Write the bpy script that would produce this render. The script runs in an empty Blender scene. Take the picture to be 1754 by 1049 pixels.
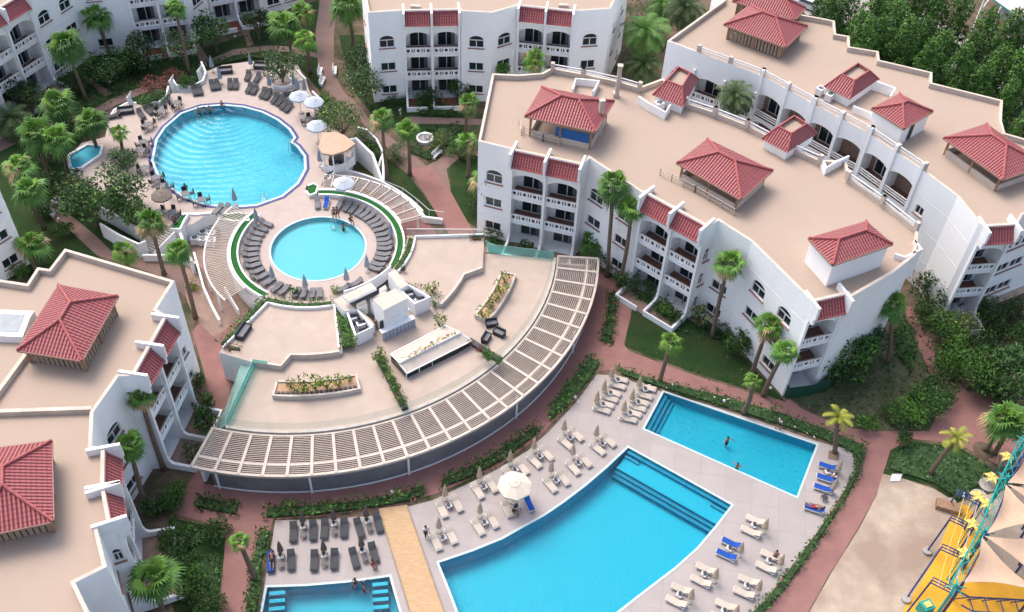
import bpy, bmesh, math, random
from math import sin, cos, pi, radians, sqrt, atan2, hypot
from mathutils import Vector, Matrix
from mathutils.geometry import tessellate_polygon
random.seed(7)
S = bpy.context.scene
col = S.collection

# ---------------------------------------------------------------- camera
F_PX, CW, CH = 1754.0, 1754.0, 1049.0
PITCH, ROLL, HC = radians(45.8), radians(2.8), 78.0
_r = Vector((1, 0, 0)); _f = Vector((0, cos(PITCH), -sin(PITCH))); _u = _r.cross(_f)
CR = cos(ROLL)*_r + sin(ROLL)*_u
CU = -sin(ROLL)*_r + cos(ROLL)*_u
CF = _f
cam_d = bpy.data.cameras.new('camera'); cam = bpy.data.objects.new('camera', cam_d); col.objects.link(cam)
cam_d.sensor_width = 36; cam_d.lens = 36; cam_d.clip_end = 5000
M = Matrix((CR, CU, -CF)).transposed().to_4x4(); M.translation = Vector((0, 0, HC))
cam.matrix_world = M
S.camera = cam

# ---------------------------------------------------------------- light
SUN_EL, SUN_AZ = radians(56), radians(-42)     # azimuth from +Y (away from camera), negative = left
w = bpy.data.worlds.new('World'); S.world = w; w.use_nodes = True
nt = w.node_tree; nt.nodes.clear()
sky = nt.nodes.new('ShaderNodeTexSky'); sky.sky_type = 'NISHITA'; sky.sun_disc = False
sky.sun_elevation = SUN_EL; sky.sun_rotation = SUN_AZ
sky.air_density = 1.0; sky.dust_density = 4.5; sky.ozone_density = .6
bg = nt.nodes.new('ShaderNodeBackground'); bg.inputs[1].default_value = 0.15
wo = nt.nodes.new('ShaderNodeOutputWorld')
hz = nt.nodes.new('ShaderNodeHueSaturation'); hz.inputs['Saturation'].default_value = .85      # thin milky overcast
nt.links.new(sky.outputs[0], hz.inputs['Color']); nt.links.new(hz.outputs[0], bg.inputs[0]); nt.links.new(bg.outputs[0], wo.inputs[0])
sd = bpy.data.lights.new('sun', 'SUN'); sd.energy = .72; sd.angle = radians(32); sd.color = (1, .94, .86)
so = bpy.data.objects.new('sun', sd); col.objects.link(so)
sv = Vector((sin(SUN_AZ)*cos(SUN_EL), cos(SUN_AZ)*cos(SUN_EL), sin(SUN_EL)))
so.rotation_euler = sv.to_track_quat('Z', 'Y').to_euler(); so.location = (0, 60, 120)
S.view_settings.view_transform = 'Standard'; S.view_settings.look = 'None'
S.view_settings.exposure = 1.2; S.view_settings.gamma = 1

# ---------------------------------------------------------------- helpers
def G(px, py, z=0.0):
    """survey point: the spot on the level z seen along the ray px,py of the survey picture"""
    v = CR*((px-CW/2)/F_PX) - CU*((py-CH/2)/F_PX) + CF
    t = (HC-z)/-v.z
    return Vector((v.x*t, v.y*t, z))
def PJ(p):
    v = Vector(p)-Vector((0, 0, HC)); d = v.dot(CF)
    return CW/2+F_PX*v.dot(CR)/d, CH/2-F_PX*v.dot(CU)/d
def mpp(px, py, z=0):                            # metres per survey pixel there
    return (G(px, py, z)-Vector((0, 0, HC))).dot(CF)/F_PX
C0 = Vector((-21.2, 80.8, 0))                    # common centre of the rings
def P(r, a, z=0.0):
    return Vector((C0.x+r*cos(radians(a)), C0.y+r*sin(radians(a)), z))
def arc(r, a0, a1, z=0.0, n=None):
    n = n or max(2, int(abs(a1-a0)/3)+1)
    return [P(r, a0+(a1-a0)*i/(n-1), z) for i in range(n)]
def sector(r0, r1, a0, a1, z=0.0):
    return arc(r0, a0, a1, z)+arc(r1, a1, a0, z)

MATS = {}
def mat(name, c1, c2=None, scale=1.0, rough=.75, bump=0., bscale=None, spec=.3, var=0., detail=5, metal=0., contrast=.35, c3=None, s3=.1, stretch=None):
    m = bpy.data.materials.new(name); MATS[name] = m; m.use_nodes = True
    n = m.node_tree.nodes; l = m.node_tree.links; b = n['Principled BSDF']
    b.inputs['Roughness'].default_value = rough; b.inputs['Metallic'].default_value = metal
    b.inputs['Specular IOR Level'].default_value = spec
    tc = n.new('ShaderNodeTexCoord'); src = tc.outputs['Object']
    if stretch:
        mp = n.new('ShaderNodeMapping'); mp.inputs['Scale'].default_value = stretch
        l.new(src, mp.inputs[0]); src = mp.outputs[0]
    if c2 is None: c2 = tuple(x*.86 for x in c1)
    ns = n.new('ShaderNodeTexNoise'); ns.inputs['Scale'].default_value = scale; ns.inputs['Detail'].default_value = detail
    ns.inputs['Roughness'].default_value = .62
    l.new(src, ns.inputs['Vector'])
    cr = n.new('ShaderNodeValToRGB'); cr.color_ramp.elements[0].position = .5-contrast/2; cr.color_ramp.elements[1].position = .5+contrast/2
    cr.color_ramp.elements[0].color = (*c2, 1); cr.color_ramp.elements[1].color = (*c1, 1)
    l.new(ns.outputs['Fac'], cr.inputs[0]); out = cr.outputs[0]
    if c3:
        n3 = n.new('ShaderNodeTexNoise'); n3.inputs['Scale'].default_value = s3; n3.inputs['Detail'].default_value = 4
        l.new(src, n3.inputs['Vector'])
        r3 = n.new('ShaderNodeValToRGB'); r3.color_ramp.elements[0].position = .45; r3.color_ramp.elements[1].position = .62
        l.new(n3.outputs['Fac'], r3.inputs[0])
        mx = n.new('ShaderNodeMix'); mx.data_type = 'RGBA'; l.new(r3.outputs[0], mx.inputs[0]); l.new(out, mx.inputs[6]); mx.inputs[7].default_value = (*c3, 1)
        out = mx.outputs[2]
    if var:
        oi = n.new('ShaderNodeObjectInfo'); hs = n.new('ShaderNodeHueSaturation'); mr = n.new('ShaderNodeMapRange')
        mr.inputs[3].default_value = 1-var; mr.inputs[4].default_value = 1+var
        l.new(oi.outputs['Random'], mr.inputs[0]); l.new(mr.outputs[0], hs.inputs['Value']); l.new(out, hs.inputs['Color']); out = hs.outputs[0]
    l.new(out, b.inputs['Base Color'])
    if bump:
        nb = n.new('ShaderNodeTexNoise'); nb.inputs['Scale'].default_value = bscale or scale*4; nb.inputs['Detail'].default_value = 4
        l.new(src, nb.inputs['Vector'])
        bp = n.new('ShaderNodeBump'); bp.inputs['Strength'].default_value = bump; bp.inputs['Distance'].default_value = .1
        l.new(nb.outputs['Fac'], bp.inputs['Height']); l.new(bp.outputs[0], b.inputs['Normal'])
    return m
def grid_lines(m, size, dark=.8, width=.03, rot=0., offs=.5):
    """joint lines of a laid floor or render coat, in object space"""
    n = m.node_tree.nodes; l = m.node_tree.links; b = n['Principled BSDF']
    tc = n.new('ShaderNodeTexCoord'); mp = n.new('ShaderNodeMapping'); mp.inputs['Rotation'].default_value = (0, 0, rot)
    br = n.new('ShaderNodeTexBrick'); br.inputs['Scale'].default_value = 1; br.inputs['Brick Width'].default_value = size[0]; br.inputs['Row Height'].default_value = size[1]
    br.inputs['Mortar Size'].default_value = width; br.inputs['Mortar Smooth'].default_value = .3; br.offset = offs
    br.inputs['Color1'].default_value = (1, 1, 1, 1); br.inputs['Color2'].default_value = (.93, .93, .93, 1); br.inputs['Mortar'].default_value = (dark, dark, dark, 1)
    l.new(tc.outputs['Object'], mp.inputs[0]); l.new(mp.outputs[0], br.inputs[0])
    src = b.inputs['Base Color'].links[0].from_socket
    mx = n.new('ShaderNodeMix'); mx.data_type = 'RGBA'; mx.blend_type = 'MULTIPLY'; mx.inputs[0].default_value = 1
    l.new(src, mx.inputs[6]); l.new(br.outputs[0], mx.inputs[7]); l.new(mx.outputs[2], b.inputs['Base Color'])
    return m
def tile_mat(name, c1, c2):
    m = bpy.data.materials.new(name); MATS[name] = m; m.use_nodes = True
    n = m.node_tree.nodes; l = m.node_tree.links; b = n['Principled BSDF']; b.inputs['Roughness'].default_value = .45
    b.inputs['Specular IOR Level'].default_value = .55
    uv = n.new('ShaderNodeUVMap'); uv.uv_map = 'UVMap'; sp = n.new('ShaderNodeSeparateXYZ'); l.new(uv.outputs[0], sp.inputs[0])
    def math_(op, a, bb=None):
        q = n.new('ShaderNodeMath'); q.operation = op
        for i, x in enumerate((a, bb)):
            if x is None: continue
            if isinstance(x, (int, float)): q.inputs[i].default_value = x
            else: l.new(x, q.inputs[i])
        return q.outputs[0]
    s = math_('SINE', math_('MULTIPLY', sp.outputs[0], 2*pi/.3))
    h1 = math_('ABSOLUTE', math_('SINE', math_('MULTIPLY', sp.outputs[0], pi/.3)))
    h2 = math_('FRACT', math_('MULTIPLY', sp.outputs[1], 1/.36))
    h = math_('ADD', h1, math_('MULTIPLY', h2, -.45))
    ns = n.new('ShaderNodeTexNoise'); ns.inputs['Scale'].default_value = 2.2; ns.inputs['Detail'].default_value = 6; l.new(uv.outputs[0], ns.inputs['Vector'])
    f = math_('MULTIPLY', math_('POWER', h1, .7), math_('SUBTRACT', 1.15, math_('POWER', h2, 5)))
    f = math_('MULTIPLY', f, math_('ADD', ns.outputs['Fac'], .55))
    cr = n.new('ShaderNodeValToRGB'); cr.color_ramp.elements[0].position = .12; cr.color_ramp.elements[1].position = .95
    cr.color_ramp.elements[0].color = (*c2, 1); cr.color_ramp.elements[1].color = (*c1, 1); l.new(f, cr.inputs[0])
    l.new(cr.outputs[0], b.inputs['Base Color'])
    bp = n.new('ShaderNodeBump'); bp.inputs['Strength'].default_value = 1; bp.inputs['Distance'].default_value = .12
    l.new(h, bp.inputs['Height']); l.new(bp.outputs[0], b.inputs['Normal'])
    return m
def glassy(name, c, alpha=.5, rough=.05):
    m = bpy.data.materials.new(name); MATS[name] = m; m.use_nodes = True
    n = m.node_tree.nodes; l = m.node_tree.links; n.clear(); o = n.new('ShaderNodeOutputMaterial')
    tr = n.new('ShaderNodeBsdfTransparent'); tr.inputs[0].default_value = (*c, 1)
    gl = n.new('ShaderNodeBsdfPrincipled'); gl.inputs['Base Color'].default_value = (*c, 1); gl.inputs['Roughness'].default_value = rough
    mx = n.new('ShaderNodeMixShader'); mx.inputs[0].default_value = alpha
    l.new(tr.outputs[0], mx.inputs[1]); l.new(gl.outputs[0], mx.inputs[2]); l.new(mx.outputs[0], o.inputs[0]); return m
def water_mat(name, tint, wscale=2.5, wbump=.25, wave=None):
    m = bpy.data.materials.new(name); MATS[name] = m; m.use_nodes = True
    n = m.node_tree.nodes; l = m.node_tree.links; n.clear(); o = n.new('ShaderNodeOutputMaterial')
    tr = n.new('ShaderNodeBsdfTransparent'); tr.inputs[0].default_value = (*tint, 1)
    gl = n.new('ShaderNodeBsdfGlossy'); gl.inputs['Roughness'].default_value = .08
    fr = n.new('ShaderNodeFresnel'); fr.inputs[0].default_value = 1.2
    tc = n.new('ShaderNodeTexCoord'); ns = n.new('ShaderNodeTexNoise'); ns.inputs['Scale'].default_value = wscale; ns.inputs['Detail'].default_value = 6
    l.new(tc.outputs['Object'], ns.inputs['Vector'])
    bp = n.new('ShaderNodeBump'); bp.inputs['Strength'].default_value = wbump; bp.inputs['Distance'].default_value = .35
    h = ns.outputs['Fac']
    if wave:
        mp = n.new('ShaderNodeMapping'); mp.inputs['Location'].default_value = (-wave[0], -wave[1], 0); l.new(tc.outputs['Object'], mp.inputs[0])
        wv = n.new('ShaderNodeTexWave'); wv.wave_type = 'RINGS'; wv.rings_direction = 'Z'; wv.inputs['Scale'].default_value = .33; wv.inputs['Distortion'].default_value = 9; wv.inputs['Detail'].default_value = 3; wv.inputs['Detail Scale'].default_value = .35
        l.new(mp.outputs[0], wv.inputs['Vector']); ad = n.new('ShaderNodeMath'); ad.operation = 'ADD'; l.new(wv.outputs['Fac'], ad.inputs[0]); l.new(h, ad.inputs[1]); h = ad.outputs[0]
    l.new(h, bp.inputs['Height'])
    l.new(bp.outputs[0], gl.inputs['Normal']); l.new(bp.outputs[0], fr.inputs['Normal'])
    mx = n.new('ShaderNodeMixShader'); l.new(fr.outputs[0], mx.inputs[0]); l.new(tr.outputs[0], mx.inputs[1]); l.new(gl.outputs[0], mx.inputs[2]); l.new(mx.outputs[0], o.inputs[0]); return m

class MB:
    def __init__(s): s.v = []; s.f = []; s.m = []; s.uv = []; s.mats = []
    def mi(s, m):
        if m not in s.mats: s.mats.append(m)
        return s.mats.index(m)
    def face(s, pts, m, uv=None):
        i = len(s.v); s.v += [Vector(p) for p in pts]; s.f.append(tuple(range(i, i+len(pts)))); s.m.append(s.mi(m)); s.uv.append(uv)
    def mesh_faces(s, vs, fs, m):
        i = len(s.v); s.v += [Vector(p) for p in vs]; k = s.mi(m)
        for f in fs: s.f.append(tuple(i+j for j in f)); s.m.append(k); s.uv.append(None)
    def box(s, c, size, m, rz=0., bevel=0):
        sx, sy, sz = (x/2 for x in size); ca, sa = cos(rz), sin(rz)
        vs = [(c[0]+x*ca-y*sa, c[1]+x*sa+y*ca, c[2]+z) for z in (-sz, sz) for x, y in ((-sx, -sy), (sx, -sy), (sx, sy), (-sx, sy))]
        s.mesh_faces(vs, [(3, 2, 1, 0), (4, 5, 6, 7), (0, 1, 5, 4), (1, 2, 6, 5), (2, 3, 7, 6), (3, 0, 4, 7)], m)
    def beam(s, a, b, w, h, m, up=Vector((0, 0, 1))):
        a, b = Vector(a), Vector(b); d = (b-a).normalized(); x = d.cross(up)
        if x.length < 1e-4: x = d.cross(Vector((0, 1, 0)))
        x.normalize(); y = x.cross(d); x = x*w/2; y = y*h/2
        vs = [p+i*x+j*y for p in (a, b) for i, j in ((-1, -1), (1, -1), (1, 1), (-1, 1))]
        s.mesh_faces(vs, [(3, 2, 1, 0), (4, 5, 6, 7), (0, 1, 5, 4), (1, 2, 6, 5), (2, 3, 7, 6), (3, 0, 4, 7)], m)
    def tube(s, pts, rad, m, n=8, cap=True):
        pts = [Vector(p) for p in pts]; rad = rad if isinstance(rad, (list, tuple)) else [rad]*len(pts); vs = []
        for i, p in enumerate(pts):
            d = (pts[min(i+1, len(pts)-1)]-pts[max(i-1, 0)])
            d = d.normalized() if d.length else Vector((0, 0, 1))
            x = d.cross(Vector((0, 0, 1)) if abs(d.z) < .9 else Vector((0, 1, 0))).normalized(); y = d.cross(x)
            vs += [p+rad[i]*(cos(2*pi*k/n)*x+sin(2*pi*k/n)*y) for k in range(n)]
        fs = [(i*n+k, i*n+(k+1) % n, (i+1)*n+(k+1) % n, (i+1)*n+k) for i in range(len(pts)-1) for k in range(n)]
        if cap: fs += [tuple(range(n))[::-1], tuple((len(pts)-1)*n+k for k in range(n))]
        s.mesh_faces(vs, fs, m)
    def flat(s, poly, z, m, holes=()):
        loops = [[Vector((p[0], p[1], 0)) for p in q] for q in [poly, *holes]]
        fl = [p for q in loops for p in q]
        tris = tessellate_polygon(loops)
        out = []
        for t in tris:
            a, b, c = (fl[i] for i in t)
            if (b-a).cross(c-a).z < 0: t = t[::-1]
            out.append(t)
        s.mesh_faces([(p.x, p.y, z) for p in fl], out, m)
    def sides(s, poly, z0, z1, m, closed=True):
        n = len(poly)
        for i in range(n if closed else n-1):
            a, b = poly[i], poly[(i+1) % n]
            s.face([(a[0], a[1], z0), (b[0], b[1], z0), (b[0], b[1], z1), (a[0], a[1], z1)], m)
    def prism(s, poly, z0, z1, m, mtop=None, bottom=False):
        s.sides(poly, z0, z1, m); s.flat(poly, z1, mtop or m)
        if bottom: s.flat(poly, z0, m)
    def rwall(s, pts, t, z0, z1, m):
        """wall of thickness t following a plan line; z0/z1 may be lists"""
        pts = [Vector((p[0], p[1], 0)) for p in pts]; L = []; R = []
        for i, p in enumerate(pts):
            d = (pts[min(i+1, len(pts)-1)]-pts[max(i-1, 0)]).normalized(); nn = Vector((-d.y, d.x, 0))*t/2
            L.append(p+nn); R.append(p-nn)
        a = z0 if isinstance(z0, list) else [z0]*len(pts); b = z1 if isinstance(z1, list) else [z1]*len(pts)
        for i in range(len(pts)-1):
            q = lambda A, j, z: (A[j].x, A[j].y, z[j])
            s.face([q(L, i, a), q(L, i+1, a), q(L, i+1, b), q(L, i, b)], m); s.face([q(R, i+1, a), q(R, i, a), q(R, i, b), q(R, i+1, b)], m)
            s.face([q(R, i, b), q(R, i+1, b), q(L, i+1, b), q(L, i, b)][::1], m)
        for j in (0, len(pts)-1):
            s.face([(L[j].x, L[j].y, a[j]), (R[j].x, R[j].y, a[j]), (R[j].x, R[j].y, b[j]), (L[j].x, L[j].y, b[j])], m)
    def panel(s, p, q, z0, z1, holes, depth, m, mrev=None):
        """upright wall face from p to q with openings (u,z outlines) and their reveals; p->q has the outside on its right"""
        p = Vector((p[0], p[1], 0)); q = Vector((q[0], q[1], 0)); d = (q-p); L = d.length; d.normalize(); inn = Vector((-d.y, d.x, 0))
        T = lambda u, z, k=0: p+d*u+inn*k+Vector((0, 0, z))
        loops = [[Vector((0, z0, 0)), Vector((L, z0, 0)), Vector((L, z1, 0)), Vector((0, z1, 0))]]+[[Vector((u, z, 0)) for u, z in h] for h in holes]
        fl = [x for g in loops for x in g]
        fs = []
        for t in tessellate_polygon(loops):
            a, b, c = (fl[i] for i in t); fs.append(t if (b-a).cross(c-a).z > 0 else t[::-1])
        s.mesh_faces([T(x.x, x.y) for x in fl], fs, m)
        for h in holes:
            for i in range(len(h)):
                a, b = h[i], h[(i+1) % len(h)]; s.face([T(a[0], a[1]), T(b[0], b[1]), T(b[0], b[1], depth), T(a[0], a[1], depth)], mrev or m)
    def build(s, name, off=(0, 0, 0), smooth=False):
        me = bpy.data.meshes.new(name); off = Vector(off)
        me.from_pydata([v-off for v in s.v], [], s.f)
        for m in s.mats: me.materials.append(MATS[m])
        me.polygons.foreach_set('material_index', s.m)
        if smooth: me.polygons.foreach_set('use_smooth', [True]*len(s.f))
        if any(s.uv):
            ul = me.uv_layers.new(name='UVMap')
            for pl, uv in zip(me.polygons, s.uv):
                if uv:
                    for li, c in zip(pl.loop_indices, uv): ul.data[li].uv = c
        me.update(); return me
ORG = {}
def link(name, me, parent=None, loc=(0, 0, 0), rz=0.):
    o = bpy.data.objects.new(name, me); col.objects.link(o); o.location = loc; o.rotation_euler = (0, 0, rz)
    if parent: o.parent = parent
    return o
def tag(o, label=None, cat=None, group=None, kind=None):
    for k, v in (('label', label), ('category', cat), ('group', group), ('kind', kind)):
        if v: o[k] = v
    return o
def thing(name, loc, label, cat, group=None, rz=0.):
    o = link(name, None, None, loc, rz); o.empty_display_size = .3; ORG[o] = Vector(loc); return tag(o, label, cat, group)
def part(name, mb, parent, smooth=False, label=None):
    """mb holds world coordinates; parent is an unrotated thing or one of its parts"""
    o = link(name, mb.build(name, ORG[parent], smooth), parent)
    ORG[o] = ORG[parent]
    if label: o['label'] = label
    return o
def solo(name, mb, label=None, cat=None, group=None, kind=None, smooth=False):
    return tag(link(name, mb.build(name, (0, 0, 0), smooth)), label, cat, group, kind)
def copy_tree(o, parent=None):
    c = o.copy(); col.objects.link(c); c.parent = parent
    for ch in o.children: copy_tree(ch, c)
    return c
class Proto:
    """first placement moves the original, later ones copy it and its parts"""
    def __init__(s, root): s.root = root; s.used = False
    def put(s, loc, rz, label, cat=None, group=None, scale=None, name=None):
        o = s.root if not s.used else copy_tree(s.root)
        if not s.used: s.fresh = [o]
        s.used = True; o.location = loc; o.rotation_euler = (0, 0, rz); o['label'] = label
        if cat: o['category'] = cat
        if group: o['group'] = group
        if scale: o.scale = (scale,)*3 if isinstance(scale, (int, float)) else scale
        return o
ORD = 'first second third fourth fifth sixth seventh eighth ninth tenth eleventh twelfth thirteenth fourteenth fifteenth sixteenth seventeenth eighteenth nineteenth twentieth'.split()

# ---------------------------------------------------------------- materials
mat('stucco', (.88, .88, .88), (.77, .77, .77), scale=.9, rough=.85, bump=.15, bscale=6, contrast=.9, stretch=(1, 1, .22), detail=8, c3=(.81, .80, .79), s3=.22)
mat('white_paint', (.8, .8, .8), (.7, .7, .69), scale=1.2, rough=.6)
mat('cream_paint', (0.51, 0.442, 0.383), (0.425, 0.365, 0.315), scale=.8, rough=.7)
mat('roof_coat', (.378, .294, .236), (.333, .257, .206), scale=.22, rough=.92, bump=.15, bscale=3, detail=9, contrast=.75, c3=(.355, .274, .22), s3=.11)
mat('parapet_cap', (0.578, 0.501, 0.425), (0.425, 0.365, 0.306), scale=.9, rough=.85)
tile_mat('roof_tile', (.34, .085, .09), (.13, .024, .028))
mat('tile_ridge', (.40, .115, .115), (.26, .06, .06), scale=3, rough=.6)
mat('dark_glass', (.012, .02, .026), (.02, .03, .035), rough=.08, spec=.6)
mat('frame_white', (.72, .72, .73), rough=.5)
mat('sill_brown', (.33, .19, .15), (.26, .15, .12), scale=3)
mat('balcony_floor', (.2, .1, .075), (.15, .08, .06), scale=1.5)
mat('shaded_floor', (.10, .055, .045), (.07, .04, .033), scale=1.5)  # darkened floor tone, shade under the pergola slats put into the colour
mat('patio_floor', (.3, .2, .16), (.22, .15, .12), scale=1.2)
mat('patio_red', (.28, .08, .06), (.22, .065, .05), scale=1.2)
mat('wood', (.32, .2, .12), (.22, .13, .08), scale=3, rough=.7)
mat('slat_taupe', (0.391, 0.323, 0.281), (0.323, 0.264, 0.23), scale=1.2)
mat('wood_pale', (.3, .235, .18), (.21, .165, .125), scale=2.5, rough=.8)
grid_lines(mat('boardwalk', (.52, .35, .2), (.39, .255, .145), scale=1.6, rough=.75, detail=7, contrast=.5, stretch=(1, 3, 1)), (9, .16), .72, .02, radians(14))
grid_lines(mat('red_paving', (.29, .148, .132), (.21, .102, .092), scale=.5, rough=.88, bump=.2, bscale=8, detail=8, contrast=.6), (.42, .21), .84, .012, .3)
grid_lines(mat('shaded_path', (0.225, 0.144, 0.126), (0.162, 0.108, 0.0945), scale=.5, rough=.88, bump=.2, bscale=8, detail=8, contrast=.6), (.42, .21), .84, .012, .3)  # red paving again in a duller tone, shade put into the colour
grid_lines(mat('lower_deck_tile', (0.36, 0.32, 0.308), (0.296, 0.26, 0.252), scale=.45, rough=.7, detail=7, contrast=.7), (2.4, 2.4), .86, .04, .15, 0)
grid_lines(mat('upper_deck_tile', (0.437, 0.359, 0.32), (0.367, 0.296, 0.265), scale=.4, rough=.75, detail=7, contrast=.7), (.6, .6), .93, .02, 0, 0)
grid_lines(mat('terrace_stone', (0.44, 0.356, 0.3), (0.368, 0.292, 0.244), scale=.28, rough=.8, detail=7, contrast=.6), (.9, .9), .94, .02, .4, 0)
mat('sand', (.44, .36, .285), (.30, .235, .18), scale=.7, rough=.95, bump=.5, bscale=5, detail=12, contrast=.55, c3=(.27, .20, .155), s3=.2)
mat('soil', (0.178, 0.123, 0.0892), (0.085, 0.0595, 0.0425), scale=.8, rough=1, bump=.6, bscale=6, detail=8, c3=(0.0382, 0.051, 0.0187), s3=.25)
mat('grass', (0.0195, 0.0525, 0.00975), (0.009, 0.027, 0.006), scale=1.1, rough=1, bump=.8, bscale=14, detail=9, contrast=.6, c3=(0.027, 0.0465, 0.012), s3=.3)
mat('dry_grass', (.155, .15, .08), (.05, .06, .03), scale=1.3, rough=1, bump=.8, bscale=14, detail=11, contrast=.6, c3=(0.0425, 0.0638, 0.0213), s3=.16)
mat('turf', (0.018, 0.12, 0.021), (0.0132, 0.09, 0.0168), scale=3, rough=1, bump=.5, bscale=25)
mat('curb', (0.527, 0.476, 0.425), (0.425, 0.383, 0.34), scale=1.5, rough=.85)
mat('pool_coping', (0.442, 0.527, 0.544), (0.374, 0.459, 0.476), scale=2, rough=.5)
mat('navy_tile', (.02, .03, .16), (.012, .02, .11), scale=4, rough=.3)
mat('pool_cyan', (.0, .335, .465), (.0, .305, .43), scale=.15, rough=.6, contrast=.9)
mat('pool_pale', (0.122, 0.432, 0.49), (0.104, 0.396, 0.454), scale=.2, rough=.6, contrast=.8)
mat('pool_round', (0.024, 0.336, 0.44), (0.072, 0.424, 0.512), scale=.3, rough=.6, contrast=.6, c3=(0.008, 0.272, 0.4), s3=.1)
mat('pool_step', (0, 0.221, 0.344), (0, 0.193, 0.312), scale=1, rough=.6)
water_mat('water', (.80, .985, 1.0), 3, .35)
water_mat('water_ripple', (.80, .985, 1.0), 2.2, 1.0)
water_mat('water_waves', (.84, .985, 1.0), 1.6, .3, (-37, 104))
mat('leaf_dark', (0.0306, 0.0714, 0.0161), (0.0145, 0.0391, 0.011), scale=.9, rough=.7, var=.25, contrast=.7)
mat('leaf_mid', (0.0527, 0.128, 0.0221), (0.0238, 0.068, 0.0145), scale=.9, rough=.65, var=.25, contrast=.7)
mat('leaf_light', (0.106, 0.23, 0.0272), (0.0467, 0.128, 0.017), scale=.9, rough=.6, var=.25, contrast=.7)
mat('leaf_yellow', (0.323, 0.323, 0.0425), (0.162, 0.196, 0.0298), scale=1.2, rough=.6, var=.2)
mat('leaf_grey', (0.111, 0.153, 0.0808), (0.051, 0.085, 0.0425), scale=.9, rough=.7, var=.2, contrast=.6)
mat('palm_green', (0.0945, 0.211, 0.0324), (0.045, 0.122, 0.0225), scale=1.1, rough=.55, var=.3, contrast=.7)
mat('palm_bright', (0.162, 0.306, 0.0382), (0.0765, 0.178, 0.0255), scale=1.1, rough=.55, var=.2, contrast=.7)
mat('palm_dull', (0.0765, 0.122, 0.0405), (0.036, 0.0675, 0.0225), scale=1.1, rough=.6, var=.2, contrast=.7)
mat('palm_dry', (.5, .36, .2), (.32, .22, .12), scale=1.2, rough=.85)
mat('bark', (.2, .145, .105), (.12, .085, .062), scale=2.5, rough=.95, bump=.6, bscale=9, stretch=(1, 1, 3))
mat('bloom_white', (.72, .68, .58), rough=.8)
mat('bloom_red', (.22, .035, .045), (.13, .03, .03), scale=2, rough=.8)
mat('bloom_pink', (.42, .08, .12), (.24, .06, .08), scale=2, rough=.8)
mat('bloom_orange', (.5, .17, .06), rough=.8)
mat('rattan_dark', (.05, .052, .06), (.03, .032, .038), scale=8, rough=.7)
mat('rattan_grey', (.17, .17, .18), (.11, .11, .12), scale=8, rough=.7)
mat('mesh_beige', (0.459, 0.402, 0.344), (0.394, 0.336, 0.287), scale=4, rough=.7, var=.06)
mat('towel_blue', (.012, .075, .36), (.008, .05, .26), scale=5, rough=.95, bump=.3)
mat('towel_white', (0.527, 0.527, 0.527), rough=.95)
mat('metal_dark', (.05, .05, .055), rough=.4, metal=.3)
mat('metal_light', (.55, .56, .58), rough=.35, metal=.5)
mat('canvas_white', (0.442, 0.476, 0.535), (0.374, 0.408, 0.468), scale=2, rough=.8)
mat('canvas_cream', (0.578, 0.51, 0.425), (0.51, 0.442, 0.365), scale=2, rough=.8)
mat('sail_cloth', (.46, .325, .232), (.40, .28, .2), scale=1.2, rough=.85)
mat('canvas_beige', (0.527, 0.416, 0.306), (0.425, 0.332, 0.238), scale=3, rough=.85)
mat('canvas_taupe', (.17, .125, .11), (.12, .09, .08), scale=3, rough=.85)
mat('canvas_grey', (.3, .34, .4), (.22, .25, .3), scale=3, rough=.85)
mat('thatch', (.2, .165, .14), (.11, .09, .075), scale=6, rough=1, bump=.5)
glassy('teal_glass', (.5, .8, .75), .28)
glassy('balustrade_glass', (.92, .95, .94), .06)
mat('blue_tarp', (.02, .12, .34), (.015, .09, .26), scale=1.5, rough=.6)
mat('green_screen', (.015, .07, .04), (.012, .05, .03), scale=1.5, rough=.9)
mat('steel_blue', (.03, .05, .16), (.02, .035, .11), scale=3, rough=.4)
mat('steel_teal', (.01, .33, .30), (.008, .24, .22), scale=3, rough=.4)
mat('pad_yellow', (0.663, 0.34, 0.0255), (0.527, 0.255, 0.0213), scale=.6, rough=.7, detail=7)
mat('net_yellow', (.62, .5, .14), rough=.6)
mat('concrete', (.36, .33, .3), (.27, .25, .23), scale=1.2, rough=.95, bump=.3)
mat('grey_cladding', (.19, .19, .2), (.14, .14, .15), scale=.6, rough=.45)
mat('shed_roof', (.55, .5, .46), (.46, .42, .38), scale=.6, rough=.6)
mat('car_paint', (.75, .76, .78), rough=.25, spec=.6)
mat('rubber', (.02, .02, .02), rough=.8)
mat('skin', (.27, .14, .09), (.22, .115, .075), scale=4, rough=.6)
mat('hair', (.02, .015, .012), rough=.7)
mat('cloth_black', (.02, .02, .024), rough=.9)
mat('cloth_white', (.7, .7, .7), rough=.9)
mat('cloth_red', (.35, .04, .05), rough=.9)
mat('skylight_glass', (.16, .2, .25), (.1, .13, .17), scale=2, rough=.15)
mat('stain', (.36, .21, .13), (.46, .31, .22), scale=1.5, rough=.9)
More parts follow.
